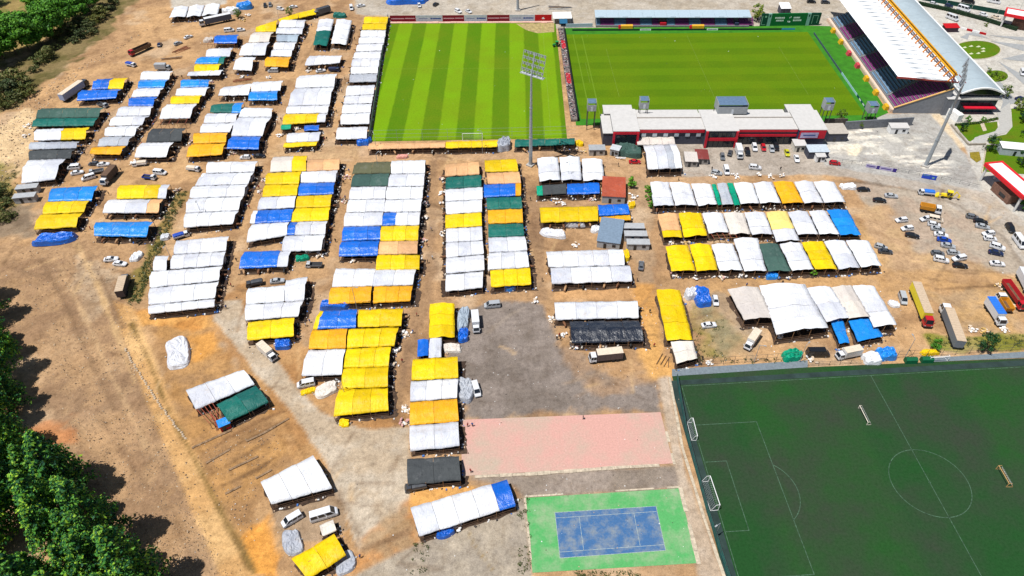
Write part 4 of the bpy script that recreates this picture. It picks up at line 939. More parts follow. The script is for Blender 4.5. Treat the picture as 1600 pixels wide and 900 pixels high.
CAR_DATA = '''
hatch|white||1409,343|-10,1|white hatchback, far one of the two by the tan car park edge
hatch|white||1418,356|-10,1|white hatchback parked just behind the black saloon, car park's left side
sedan|black||1426,367|10,2|black saloon alone at the left of the car park
hatch|white||1447,341|-10,2|white hatchback touching the tipper lorry's near corner
van|cream||1462,342|10,2|cream-roofed van beside the tipper lorry
hatch|white||1460,350|10,2|second white car in the car park's middle row
sedan|silver||1466,357|10,2|silver saloon between white cars, middle row of the car park
sedan|white||1471,366|10,2|white saloon directly behind the blue one, middle row
sedan|blue||1476,374|10,2|blue saloon in the middle row of the car park
sedan|silver||1482,383|10,2|silver saloon just in front of the blue one, middle row
hatch|grey||1466,395|10,1|dark grey hatchback left of the silver one near the row's end
suv|white||1471,405|10,2|white estate car at the near left of the middle row
hatch|silver||1491,394|10,1|silver hatchback beside the dark grey one at the row's end
suv|white||1499,403|-10,2|white estate car next to the near black saloon
sedan|black||1501,414|10,1|black saloon nearest the dirt lane in the middle row
hatch|grey||1520,338|10,2|grey hatchback at the far end of the right-hand row
sedan|black||1533,345|10,2|black saloon second in the right-hand row
sedan|silver||1536,353|10,2|silver saloon third in the right-hand row
hatch|white||1545,364|-10,1|white hatchback fourth in the right-hand row
hatch|white||1548,372|10,1|white hatchback fifth in the right-hand row
suv|white||1559,385|10,3|white estate car sixth in the right-hand row
sedan|navy||1557,394|10,2|navy saloon seventh in the right-hand row
sedan|white||1559,411|10,1|white saloon alone at the near end of the right-hand row
suv|black||1579,356|6,9|black off-roader on the road by the red gate
minibus|white||1593,378|7,10|long white van on the road right of the car park
hatch|silver||1377,385|10,3|silver hatchback touching the dark one beside the white tents
sedan|darkgrey||1384,392|10,1|dark grey saloon beside the near white tents
sedan|black||1350,295|10,0|black saloon on the tan strip right of the far tent row
sedan|silver||1393,305|10,1|silver saloon behind the black one near the blue lorry
sedan|black||1375,312|10,1|black car in front of the silver saloon by the blue lorry
pickup|white|skyblue|1447,301|-10,-1|white small lorry under a blue load cover beside the yellow loader
loader|yellow||1480,306|-10,-2|yellow backhoe loader on the road edge
tipper|white|orange|1450,324|10,2|white tipper lorry with an ochre body at the car park's far edge
hatch|red||1305,254|10,1|red hatchback beside the pale rubble yard
sedan|white||1103,245|2,10|white saloon beside the brick-red awning
hatch|grey||1129,244|2,10|grey hatchback alone before the clubhouse
hatch|darkgrey||1141,238|3,-10|dark hatchback left of the white box van
boxtruck|white|white|1155,236|3,10|white box van parked nose out before the clubhouse
suv|black||1168,237|3,10|black off-roader right of the white box van
suv|white||1179,230|3,10|white off-roader before the clubhouse
hatch|red||1193,230|3,10|red hatchback before the clubhouse wall
hatch|silver||1206,232|3,10|silver hatchback right of the red one
suv|black||1213,229|3,10|black car tight beside the silver hatchback
sedan|lime||1230,238|3,10|yellow-green saloon in the clubhouse car park
sedan|white||1245,247|3,10|white saloon at the right end of the clubhouse car park
suv|white||1180,261|10,1|white estate car standing across the clubhouse yard
van|white||1135,266|3,10|white van among the rubbish by the far tent row
hatch|silver||1120,269|10,2|silver car half buried in rubbish by the far tent row
sedan|red||992,252|10,0|red saloon left of the white canopies
sedan|grey||1002,414|1,-10|dark grey saloon on the orange dirt right of the white tents
van|silver||769,476|-10,1|silver people carrier at the far edge of the asphalt lot
boxtruck|white|white|743,502|1,10|white box lorry beside the yellow upright tent
van|white||744,608|3,10|white van beside the silver sheeted heap
lorry|white|cream|946,556|-10,1|white lorry with a cream tilt roof below the black tent
hatch|white||1118,469|2,10|white hatchback left of the great white tents
sedan|white||1108,507|10,-1|white saloon on the patchy grass
boxtruck|white|cream|1176,530|-7,10|white lorry with a tan box on the patchy grass
minibus|black||1278,552|10,0|black van by the green pitch fence
boxtruck|white|cream|1327,551|-10,2|white lorry with a tan roof by the green pitch fence
van|silver||1411,466|3,10|silver van left of the red-cabbed lorry
semi|red|tan|1440,478|16,41|articulated lorry with a red cab and yellow-sided trailer
semi|white|tan|1486,508|-14,-38|articulated lorry with a white cab and long grey trailer
lorry|white|skyblue|1556,488|9,14|white lorry with a blue roof beside the orange tipper
tipper|white|orange|1572,476|-8,-13|tipper lorry with a white cab and empty orange body
opentrailer|red|red|1583,456|14,20|red lorry at the right edge
lorry|white|white|1603,440|6,12|white lorry cut by the right edge
sedan|white||173,404|10,-1|white saloon, upper one beside the brown lorry
sedan|white||187,411|10,1|white saloon at the nose of the brown lorry
lorry|grey|tan|193,446|6,-22|long tan-roofed lorry with dark sides beside the weedy bank
sedan|white||161,256|10,-1|white saloon on the lane by the orange tent
hatch|darkgrey||146,255|-10,0|dark hatchback behind the white saloon by the orange tent
van|white||115,261|-10,1|white van beside the white tent of the bank row
sedan|white||120,269|10,-2|white saloon beside the vans left of the lane
van|white||138,277|-10,3|white van with a red mark among the parked vans
flatbed|silver|silver|150,268|-10,2|silver small lorry behind the marked white van
lorry|white|brown|170,275|-8,9|white lorry with a dark tilt on the lane
flatbed|white|blue|234,277|10,1|white small lorry with blue sides near the yellow tent
van|white||250,269|10,1|white van behind the small blue-sided lorry
pickup|white|cream|303,264|10,1|white small lorry with a cream cover at the white block's corner
pickup|white|cream|218,256|-10,1|white small lorry loaded with bales on the lane
sedan|white||318,276|-4,10|white car at the corner of the big white block
hatch|white||383,245|-10,0|white hatchback below the blue tent at the crossroads
sedan|black||405,243|10,0|black saloon below the blue tent at the crossroads
pickup|white|blue|284,368|10,-3|small lorry under a blue cover beside the weedy bank
sedan|silver||433,438|10,-1|silver saloon above the white and yellow tents
pickup|darkgrey|darkgrey|397,443|-10,2|small lorry under a charcoal cover beside the silver saloon
flatbed|silver|grey|490,414|-10,0|silver pickup below the chequered block
van|white||478,599|-10,2|white van beside the heap of sacks at the dirt junction
boxtruck|white|cream|417,549|9,8|white box van below the yellow tent
van|white||456,811|-10,6|white estate van on the grey patch at the bottom left
minibus|white||506,804|10,-3|white high-roofed van on the grey patch at the bottom left
pickup|darkgrey|darkgrey|649,761|-10,2|small lorry under a dark cover beside the charcoal tent
opentrailer|red|brown|221,75|-22,10|red-cabbed lorry with a long brown trailer on the slope
hatch|navy||249,69|3,-8|blue car behind the brown trailer
sedan|white||294,57|10,-4|white saloon on the far left dirt track
hatch|silver||278,67|10,-4|silver car beside the stacked timber
pickup|white|blue|205,101|10,2|white small lorry with a blue cover on the slope
boxtruck|silver|silver|254,104|10,0|silver box van behind the first white tent of the left lane
flatbed|silver|grey|161,164|10,3|grey small lorry behind the green tent
semi|darkgrey|cream|117,141|20,-14|long pale-roofed coach trailer beside the blue tents
van|white||358,47|10,-1|white van behind the far blue tent
hatch|white||376,46|10,-1|white hatchback behind the far blue tent
semi|white|white|336,32|-33,7|articulated lorry with a white roof below the top left tents
van|silver||427,110|-10,0|silver van below the far orange tent
hatch|black||414,8|0,8|black hatchback at the top edge, left of its neighbour
hatch|grey||422,7|0,8|grey hatchback at the top edge, right of the black one
hatch|white||438,13|10,2|white hatchback on the far lane above the yellow strip
sedan|white||458,10|10,-2|white saloon on the far lane above the yellow strip
lorry|grey|darkgrey|503,18|-10,3|grey lorry at the end of the yellow tent strip
van|white||549,12|2,10|white van on the far lane, nose towards the tents
sedan|white||564,8|10,-2|white saloon on the far lane beside the white van
sedan|white||501,110|10,-2|white saloon between the far white tents
pickup|navy|navy|523,109|10,0|navy small lorry between the far white tents
suv|white||716,17|8,4|white off-roader behind the advertising boards
sedan|white||732,17|8,4|white saloon behind the advertising boards
hatch|white||655,8|3,10|white hatchback below the heap under blue sheet, top edge
hatch|black||681,6|8,-5|black hatchback right of the blue-sheeted heap at the top
suv|black||1268,2|10,0|black off-roader at the top edge behind the green hoarding
suv|darkgrey||1290,3|10,0|dark off-roader at the top edge, right of the black one
hatch|white||1459,5|10,2|white car on the road behind the hedge, leftmost
hatch|navy||1483,8|10,2|navy car on the road behind the hedge
minibus|white||1506,14|10,3|white minibus on the road behind the hedge
hatch|white||1537,22|10,3|white car on the road right of the minibus
sedan|cream||1557,26|10,3|cream saloon on the road behind the hedge
minibus|white||1488,28|10,4|white coach beside the barrel-roofed hall
van|white||1598,113|3,10|white van on the plaza at the right edge
sedan|navy||1595,153|10,-1|navy saloon on the plaza at the right edge
minibus|black||1513,2|10,2|black minibus at the top edge beyond the road
minibus|white||1553,2|10,2|white minibus at the top edge beyond the road
tractor|green||869,70|-10,1|green tractor at the edge of the striped pitch
'''
for line in CAR_DATA.strip().split('\n'):
    k, c1, c2, uv, dd, lab = line.split('|')
    u, v = map(float, uv.split(',')); du, dv = map(float, dd.split(','))
    big = k in ('semi', 'lorry', 'boxtruck', 'opentrailer', 'tipper')
    vehicle(k, c1, c2 or None, u, v, du, dv, lab, zref=1.7 if big else .8)
# ------------------------------------------------------------------ stadium
def V2(p): return Vector((p[0], p[1], 0))
# --- roofed main stand on the far right
OS = Vector((157.2, 262.5, 0)); aV = Vector((.045, .999, 0)).normalized(); aU = Vector((aV.y, -aV.x, 0))
st = empty('grandstand', OS, math.atan2(aU.y, aU.x)); tag(st, 'roofed grandstand with maroon and blue seat rows and a white canopy', 'grandstand')
LV = 92.0; NR = 15; D0, Z0, DX, DZ = 3.2, 1.6, 1.28, .56
SEATP = plain('maroon_seats', (.21, .045, .17), .6, 0, .2, 1.5); SEATB = plain('blue_grey_seats', (.16, .26, .37), .6, 0, .2, 1.5)
STEP_C = plain('stand_concrete', (.16, .155, .16), .9, 0, .2)
prof = [(D0 - .4, 0), (D0 - .4, Z0)]
for i in range(NR): prof += [(D0 + i * DX, Z0 + i * DZ), (D0 + (i + 1) * DX, Z0 + i * DZ)]
prof += [(D0 + NR * DX, Z0 + NR * DZ + 1.2), (D0 + NR * DX + .4, Z0 + NR * DZ + 1.2), (D0 + NR * DX + .4, 0)]
mb = MB(); mb.hexa([(x, 0, z) for x, z in prof], [(x, LV, z) for x, z in prof]); mb.build('terrace', STEP_C, st)
for v0, v1, m_ in ((.6, 10.5, SEATP), (12.5, 32, SEATB), (33.2, 46.5, SEATP), (48.5, 63, SEATB), (66, 79, SEATP), (80, 91, SEATB)):
    for i in range(NR):
        a0, a1 = v0, v1
        if v0 < 1: a1 = v1 + i * .35
        if 12 < v0 < 13: a0 = v0 + i * .35
        mb = MB(); x = D0 + i * DX + .62; z = Z0 + i * DZ
        mb.box((x, (a0 + a1) / 2, z + .24), (.5, a1 - a0, .12)); mb.box((x + .28, (a0 + a1) / 2, z + .52), (.1, a1 - a0, .55))
        mb.build('seat_row', m_, st)
for v0 in (11.5, 32.6, 47.5, 64.5, 79.5):
    mb = MB()
    for i in range(NR * 2): mb.box((D0 + (i + .5) * DX / 2, v0 + (i * .17 if v0 < 12 else 0), Z0 + (i + .5) * DZ / 2 - .1), (DX / 2, 1.1, .5))
    mb.build('stairway', plain('stair_grey', (.20, .20, .21), .9), st)
PEACH = plain('peach_concrete', S(250, 218, 190), .9, 0, .1)
mb = MB(); poly = [(1.2, 0), (D0 - .4, 0), (D0 - .4, LV), (1.2, LV)]; mb.prism(poly, 0, 1.3)
mb.build('front_walkway', PEACH, st)
mb = MB()
for i in range(30): mb.tube((1.25, i * LV / 29, 1.3), (1.25, i * LV / 29, 2.3), .05, 6)
for z in (1.8, 2.3): mb.beam((1.25, 0, z), (1.25, LV, z), .06)
mb.build('guard_rail', WHITE, st)
mb = MB(); mb.hexa([(D0 - 1, -.5, 0), (D0 - 1, -.15, 0), (D0 + NR * DX + .5, -.15, 0), (D0 + NR * DX + .5, -.5, 0)], [(D0 - 1, -.5, Z0 + .6), (D0 - 1, -.15, Z0 + .6), (D0 + NR * DX + .5, -.15, Z0 + NR * DZ + 1.0), (D0 + NR * DX + .5, -.5, Z0 + NR * DZ + 1.0)])
mb.build('end_wall', plain('end_wall_grey', (.20, .21, .23), .8), st)
mb = MB(); mb.beam((D0 - 1.2, -.33, Z0 + .8), (D0 + NR * DX + .3, -.33, Z0 + NR * DZ + 1.2), .7, .3); mb.build('end_coping', plain('ochre_coping', S(246, 196, 120), .8), st)
for k in range(7):
    mb = MB(); v = 3 + k * 12.5
    mb.hexa([(-.6, v - 1.4, 0), (1.0, v - 1.4, 0), (1.0, v + 1.4, 0), (-.6, v + 1.4, 0)], [(-.1, v - 1.4, 1.7), (1.0, v - 1.4, 1.9), (1.0, v + 1.4, 1.9), (-.1, v + 1.4, 1.7)])
    mb.build('pitchside_ramp', plain('amber_panel', S(248, 190, 40), .6) if k not in (3, 4) else plain('red_white_panel', S(225, 80, 90), .6), st)
# scalloped white canopy: one vault per bay, tied to the truss behind it
ROOFW = plain('canopy_membrane', (.86, .87, .88), .5, 0, .04)
RX0, RX1, RZ0, RZ1 = 1.5, 22.6, 13.0, 14.6; NB = 22; bay = (LV + 3) / NB
for k in range(NB):
    mb = MB(); v0 = -1.2 + k * bay; nn = 6; mm = 8; base = len(mb.v)
    for i in range(mm + 1):
        s = i / mm
        for j in range(nn + 1):
            t = j / nn; z = RZ0 + (RZ1 - RZ0) * s + .45 * math.sin(math.pi * t) * (1 - s * .35)
            x = RX0 + (RX1 - RX0) * s + (.55 * (1 - math.sin(math.pi * t)) if i == 0 else 0)
            mb.v.append((x, v0 + bay * t + 7.0 * (1 - s), z))
    for i in range(mm):
        for j in range(nn):
            a = i * (nn + 1) + j; mb.f.append((a, a + nn + 1, a + nn + 2, a + 1)); mb.m.append(0)
    mb.face([(RX1, v0, RZ1), (RX1, v0 + bay, RZ1), (RX1, v0 + bay, RZ1 - .3), (RX1, v0, RZ1 - .3)])
    mb.build('canopy_bay', ROOFW, st, smooth=False)
TRUSS = plain('amber_steel', S(248, 180, 20), .5, 0, .15); RUST = plain('rust_red_steel', (.30, .05, .04), .6)
mb = MB(); TX, TZ = 20.2, 17.6
for dx in (-.55, .55): mb.tube((TX + dx, -1.5, TZ), (TX + dx, LV + 2, TZ), .42, 6)
mb.tube((TX, -1.5, TZ + .9), (TX, LV + 2, TZ + .9), .26, 6); mb.build('truss_chord', TRUSS, st)
for k in range(NB + 1):
    v = -1.2 + k * bay
    mb = MB(); mb.tube((TX, v, TZ), (TX - 1.8, v, RZ1 + .2), .36, 6); mb.build('truss_strut', plain('orange_steel', S(232, 140, 40), .5), st)
    mb = MB(); mb.beam((TX - 1.6, v, RZ1 + .45), (RX0 + 6.5, v + 4.6, RZ0 + 1.15), .2); mb.beam((TX - .8, v + bay / 2, RZ1 + .5), (RX0 + 6.5, v + 4.6, RZ0 + 1.15), .16); mb.build('tie_cable', STEEL, st)
mb = MB(); mb.beam((RX0, 5.7, RZ0 - .2), (RX1 + 2, -1.3, RZ1 - .3), .35, .7); mb.beam((TX + 1.5, -1.3, TZ), (RX1 + 3.2, -1.3, RZ1 - .5), .3); mb.beam((TX, -1.3, RZ1), (TX, -1.3, TZ + .5), .35)
mb.build('gable_beam', RUST, st)
mb = MB()
for k in range(8): mb.beam((RX1 - .4, 1 + k * 12.8, 0), (RX1 - .4, 1 + k * 12.8, RZ1 - .3), .6)
mb.build('rear_column', STEEL, st)
# --- barrel-roofed hall behind the stand
HW, HL, HZ = 17.0, 96.0, 9.2
ho = Vector((183.6, 262.0, 0)); hall = empty('sports_hall', ho, math.atan2(aU.y, aU.x)); tag(hall, 'long hall with a pale barrel roof and glazed end behind the grandstand', 'building')
HR = plain('pale_blue_metal_roof', S(188, 204, 212), .5, 0, .06, .4)
nn = 16
def vz(t): return HZ + 3.3 * math.sin(math.pi * (.08 + .84 * t)) - 3.3 * math.sin(math.pi * .08)
strip_n = 12
for k in range(strip_n):
    y0, y1 = -1.2 + k * HL / strip_n, -1.2 + (k + 1) * HL / strip_n
    mb = MB(); mb.hexa([(HW * j / nn, y0, vz(j / nn)) for j in range(nn + 1)] + [(HW * j / nn, y0, vz(j / nn) - .25) for j in reversed(range(nn + 1))],
                       [(HW * j / nn, y1 - .06, vz(j / nn)) for j in range(nn + 1)] + [(HW * j / nn, y1 - .06, vz(j / nn) - .25) for j in reversed(range(nn + 1))])
    mb.build('roof_panel', HR, hall)
mb = MB()
for j in range(nn):
    mb.beam((HW * j / nn, -1.5, vz(j / nn)), (HW * (j + 1) / nn, -1.5, vz((j + 1) / nn)), .5, .6)
mb.beam((HW + .1, -1.5, HZ), (HW + .1, HL - 1, HZ), .5, .5); mb.beam((-.1, -1.5, HZ), (-.1, HL - 1, HZ), .4, .4)
mb.build('roof_edge', WHITE, hall)
mb = MB(); mb.box((.15, HL / 2, HZ / 2), (.3, HL - 2, HZ - .4)); mb.box((HW - .15, HL / 2, HZ / 2), (.3, HL - 2, HZ - .4)); mb.box((HW / 2, HL - 1, HZ / 2), (HW, .3, HZ)); mb.build('wall', plain('hall_wall', (.34, .35, .37), .7), hall)
mb = MB(); pts = [(HW * j / nn, .3, vz(j / nn) - .3) for j in range(nn + 1)]; mb.face([(0.3, .3, HZ - 2.2)] + [(HW - .3, .3, HZ - 2.2)] + pts[::-1]); mb.build('glazed_gable', GLASS, hall)
mb = MB(); mb.box((HW / 2, -.4, HZ - 2.6), (HW + .6, 1.6, .9)); mb.build('cornice', plain('cream_cornice', (.66, .63, .57), .7), hall)
for k in range(6): MB().box((1.5 + k * 2.8, .1, 3.3), (2.6, .16, 6.0)).build('window', plain('teal_glass', (.012, .045, .06), .12), hall)
mb = MB(); mb.box((HW / 2 + 1.4, -1.2, 2.9), (12.5, 2.2, .35)); mb.build('entrance_awning', RED, hall)
mb = MB(); mb.box((HW / 2, .5, 3.2), (HW, .3, 6.4)); mb.build('front_wall', DARKBLUE, hall)
# grey annex between stand and hall
an = empty('service_annex', (179.5, 260, 0), rad(-3)); tag(an, 'grey windowless annex between the grandstand and the hall', 'building')
MB().box((1.5, 4, 3.6), (5, 9, 7.2)).build('wall', plain('annex_dark_grey', (.13, .14, .16), .8), an); MB().box((2.8, -2.6, 1.6), (2.4, 7, 3.2), .3).build('container_room', WHITE, an)
MB().box((1.5, 4, 7.3), (5.2, 9.2, .2)).build('roof', LIGHTROOF, an)
# --- low covered stand on the far side of the stadium pitch
ns = empty('low_stand', (0, 0, 0)); tag(ns, 'low covered stand with a pale sheet roof and blue and maroon seats', 'grandstand')
def q3(pts, z): return [(p.x, p.y, z) for p in pts]
a, b2 = G(931, 42.5), G(1170, 42.5)
d = (b2 - a); L = d.length; d.normalize(); nrm = Vector((-d.y, d.x, 0))
ns.location = a; ns.rotation_euler = (0, 0, math.atan2(d.y, d.x))
prof = [(0, 0), (0, .7)]
for i in range(5): prof += [(.6 + i * .95, .7 + i * .45), (.6 + (i + 1) * .95, .7 + i * .45)]
prof += [(5.6, 3.2), (5.6, 0)]
mb = MB(); mb.hexa([(0, y, z) for y, z in prof], [(L, y, z) for y, z in prof]); mb.build('terrace', STEP_C, ns)
sx = 0
for k, (w_, m_) in enumerate([(.03, 1), (.09, 0), (.08, 1), (.09, 0), (.08, 1), (.045, 0), (.05, 2), (.055, 1), (.09, 0), (.08, 1), (.09, 0), (.08, 1), (.045, 0), (.03, 2), (.10, 0)]):
    if m_ < 2:
        for i in range(5):
            mb = MB(); x0, x1 = sx * L + .2, (sx + w_) * L - .2; y = .6 + i * .95 + .5; z = .7 + i * .45
            mb.box(((x0 + x1) / 2, y, z + .22), (x1 - x0, .45, .12)); mb.box(((x0 + x1) / 2, y + .3, z + .45), (x1 - x0, .08, .5)); mb.build('seat_row', [SEATP, SEATB][m_], ns)
    else: MB().box(((sx + w_ / 2) * L, 1.6, 1.0), (w_ * L * .8, 2.4, 2.0)).build('entrance_block', RED if k == 6 else DARKBLUE, ns)
    sx += w_
RB = plain('pale_blue_sheet_roof', S(196, 216, 228), .5, 0, .06)
for k in range(13):
    x0, x1 = -.6 + k * (L + 1.2) / 13, -.6 + (k + 1) * (L + 1.2) / 13 - .05
    mb = MB(); mb.hexa([(x0, .6, 4.6), (x1, .6, 4.6), (x1, 7.6, 5.6), (x0, 7.6, 5.6)], [(x0, .6, 4.75), (x1, .6, 4.75), (x1, 7.6, 5.75), (x0, 7.6, 5.75)]); mb.build('roof_sheet', RB, ns)
    if k % 2 == 0: 
        mb = MB(); 
        for j in range(5): mb.box(((x0 + x1) / 2 - 1 + j * .55, 1.1, 4.86), (.35, .5, .03))
        mb.build('roof_lettering', plain('grey_lettering', (.16, .20, .24), .7), ns)
mb = MB()
for k in range(10): mb.beam((k * L / 9, 5.9, 0), (k * L / 9, 5.9, 5.2), .25)
mb.build('column', STEEL, ns); MB().box((L / 2, 6.4, 2.3), (L, .2, 4.4)).build('back_wall', plain('back_wall_grey', (.22, .24, .27), .8), ns)
# dugouts and pitch-side boards
def thing_box(name, label, cat, u, v, dims, mat, rz=0, group=None, z0=0):
    p = G(u, v); e = empty(name, (p.x, p.y, z0), rz); tag(e, label, cat, group); return e
for i, u in enumerate((979, 1090)):
    e = thing_box('dugout', f'amber and red team dugout, {"left" if i == 0 else "right"} one before the low stand', 'dugout', u, 44, None, None, group='team dugouts')
    mb = MB(); loft(mb, [[(x, -.8, 0), (x, -.7, 1.4), (x, .1, 1.9), (x, .9, 1.6), (x, 1.0, 0)] for x in (-3, 3)]); mb.build('shell', plain('amber_panel', S(248, 190, 40), .6), e)
    MB().box((0, -.3, .4), (5.6, .5, .1)).build('bench', RED, e); MB().box((-3.6, 0, .7), (1.1, 1.6, 1.4), taper=.8).build('side_screen', RED, e)
def board(name, label, cat, pa, pb, h, mats, thick=.12, group=None, z0=0.0, lean=0.0):
    """upright boards from pixel pa to pb, panels listed as (fraction, material, marks)"""
    A_, B_ = G(*pa), G(*pb); d_ = B_ - A_; L_ = d_.length
    e = empty(name, A_, math.atan2(d_.y, d_.x)); tag(e, label, cat, group); s0 = 0
    for fr, m_, marks in mats:
        x0, x1 = s0 * L_ + .04, (s0 + fr) * L_ - .04; s0 += fr
        o = MB().hexa([(x0, 0, z0), (x1, 0, z0), (x1, thick, z0), (x0, thick, z0)], [(x0, lean, z0 + h), (x1, lean, z0 + h), (x1, lean + thick, z0 + h), (x0, lean + thick, z0 + h)]).build('panel', m_, e)
        if marks:
            mb = MB()
            for (fx0, fx1, fz0, fz1) in marks[1]:
                f_ = lambda fx, fz: (x0 + (x1 - x0) * fx, lean * fz - .012, z0 + h * fz)
                mb.face([f_(fx0, fz0), f_(fx1, fz0), f_(fx1, fz1), f_(fx0, fz1)])
            mb.build('printed_mark', marks[0], o)
    return e
GREENB = plain('green_hoarding', S(6, 120, 58), .6, 0, .1); DGREENB = plain('dark_green_hoarding', S(6, 82, 62), .6); PRINTW = plain('white_print', (.72, .78, .74), .7); PRINTG = plain('pale_green_print', S(150, 205, 175), .7)
txt = []
for row, (x0, x1, z) in enumerate([(.10, .36, .60), (.14, .36, .38), (.62, .78, .60), (.62, .84, .38)]):
    x = x0
    while x < x1:
        w_ = R.uniform(.012, .03); txt.append((x, x + w_, z, z + .13)); x += w_ + .008
txt += [(.47, .49, .3, .42), (.50, .55, .28, .4), (.50, .52, .62, .72), (.53, .55, .68, .78)]
board('hoarding', 'big green hoarding with white lettering at the far corner of the stadium', 'hoarding', (1187, 41), (1279, 39.5), 6.2,
      [(.11, DGREENB, (PRINTG, [(.1, .2, .15, .85), (.1, .8, .1, .14), (.5, .8, .7, .85)])), (.06, plain('pale_panel', S(150, 205, 190), .6), (DGREENB, [(.3, .7, .72, .9)])), (.6, GREENB, (PRINTW, txt)),
       (.06, plain('pale_panel', S(150, 205, 190), .6), (DGREENB, [(.3, .7, .72, .9)])), (.17, DGREENB, (PRINTG, [(.2, .25, .15, .85), (.7, .75, .2, .85), (.2, .75, .8, .84)]))], thick=.8)
MAR = plain('maroon_board', S(150, 12, 44), .6, 0, .1); PALEB = plain('pale_blue_board', S(214, 222, 236), .6); REDB = plain('bright_red_board', S(214, 14, 24), .6)
mk_m = (plain('pink_print', S(240, 190, 200), .7), [(.04, .55, .42, .58), (.58, .96, .45, .6)]); mk_p = (plain('blue_print', S(70, 100, 170), .7), [(.1, .45, .45, .52), (.55, .62, .36, .6), (.63, .95, .38, .58)])
board('advertising_wall', 'maroon and white advertising boards along the far end of the striped pitch', 'boards', (610, 34), (862, 32.5), 3.2,
      [(.16, MAR, mk_m), (.165, PALEB, mk_p), (.135, MAR, mk_m), (.14, PALEB, mk_p), (.14, MAR, mk_m), (.155, PALEB, mk_p), (.105, REDB, (PRINTW, [(.42, .5, .3, .5), (.5, .58, .3, .44), (.46, .54, .44, .6)]))])
kerb('wall_base', [(610, 36), (864, 35)], 1.6, .4, plain('pink_plinth', S(250, 200, 182), .9))
board('pitchside_boards', 'dark green pitch-side boards along the far touchline', 'boards', (894, 48.5), (1242, 46.8), .9,
      [(.305, plain('very_dark_green', (.008, .035, .02), .7), None), (.05, WHITE, (plain('grey_lettering', (.16, .20, .24), .7), [(.1, .9, .3, .7)])), (.25, plain('very_dark_green', (.008, .035, .02), .7), None), (.05, WHITE, (plain('grey_lettering', (.16, .20, .24), .7), [(.1, .9, .3, .7)])), (.285, plain('very_dark_green', (.008, .035, .02), .7), None), (.06, plain('cyan_board', S(60, 160, 210), .6), None)])
board('touchline_screen', 'slim boards with a pale screen along the grandstand touchline', 'boards', (1271, 53), (1356, 176), 1.0,
      [(.55, plain('slate_board', (.06, .09, .12), .6), None), (.27, plain('pale_cyan_screen', S(190, 235, 245), .4), None), (.18, plain('teal_board', S(10, 90, 90), .6), (PRINTW, [(.2, .35, .2, .8), (.5, .65, .2, .8)]))])
# wall between the two pitches with stored seats
wl_ = empty('dividing_terrace', G(877, 45)); A_, B_ = G(876, 46), G(897, 190); d_ = B_ - A_; wl_.rotation_euler = (0, 0, math.atan2(d_.y, d_.x)); wl_.location = A_
tag(wl_, 'narrow concrete terrace with scattered chairs between the two pitches', 'terrace')
MB().box((d_.length / 2, 0, .5), (d_.length, 2.6, 1.0)).build('platform', plain('stained_concrete', S(140, 130, 124), .9, 0, .35, .8), wl_)
MB().box((d_.length / 2, 1.6, 1.0), (d_.length, .35, 2.2)).build('black_fence', plain('black_mesh', (.012, .013, .015), .8), wl_)
for f0, f1 in ((.17, .27), (.55, .66)):
    for i in range(7):
        MB().box((d_.length * (f0 + (f1 - f0) * (i + .5) / 7), .1, 1.18), (1.25, 1.9, .3)).build('seat_block', plain('red_seats', S(214, 40, 56), .6), wl_)
mb = MB()
for i in range(420): 
    x = R.uniform(.02, .98) * d_.length; mb.box((x, R.uniform(-1.2, 1.0), 1.05 + R.uniform(0, .25)), (R.uniform(.2, .8), R.uniform(.2, .6), R.uniform(.1, .4)), R.uniform(0, 3)); mb.cur = R.choice((0, 1, 1, 2)); mb.m[-6:] = [mb.cur] * 6
tag(mb.build('stacked_chair_clutter', [plain('pale_plastic', (.42, .39, .38), .7), plain('dark_clutter', (.05, .05, .06), .8), plain('pink_clutter', (.35, .2, .2), .7)], wl_), kind='stuff')
e = thing_box('corner_kiosk', 'white flat canopy at the corner between the pitches', 'canopy', 878, 33, None, None); MB().box((0, 0, 3.0), (9.5, 8, .25)).build('roof', WHITE, e)
mb = MB(); [mb.beam((x, y, 0), (x, y, 2.9), .2) for x in (-4, 4) for y in (-3.4, 3.4)]; mb.build('legs', STEEL, e)
board('blue_barrier', 'pale blue barrier left of the low stand', 'barrier', (884, 43), (926, 42), 1.8, [(.5, RB, None), (.5, RB, None)], .3)
e = thing_box('seat_shelter', 'small blue-roofed shelter where the two pitches meet', 'shelter', 880, 40, None, None); MB().hexa([(-2, -1.5, 1.6), (2, -1.5, 1.6), (2, 1.5, 2.6), (-2, 1.5, 2.6)], [(-2, -1.5, 1.75), (2, -1.5, 1.75), (2, 1.5, 2.75), (-2, 1.5, 2.75)]).build('roof', plain('petrol_blue', S(40, 110, 150), .5), e)
MB().box((0, 1.3, 1.2), (3.8, .2, 2.4)).build('back_wall', CHASSIS, e)
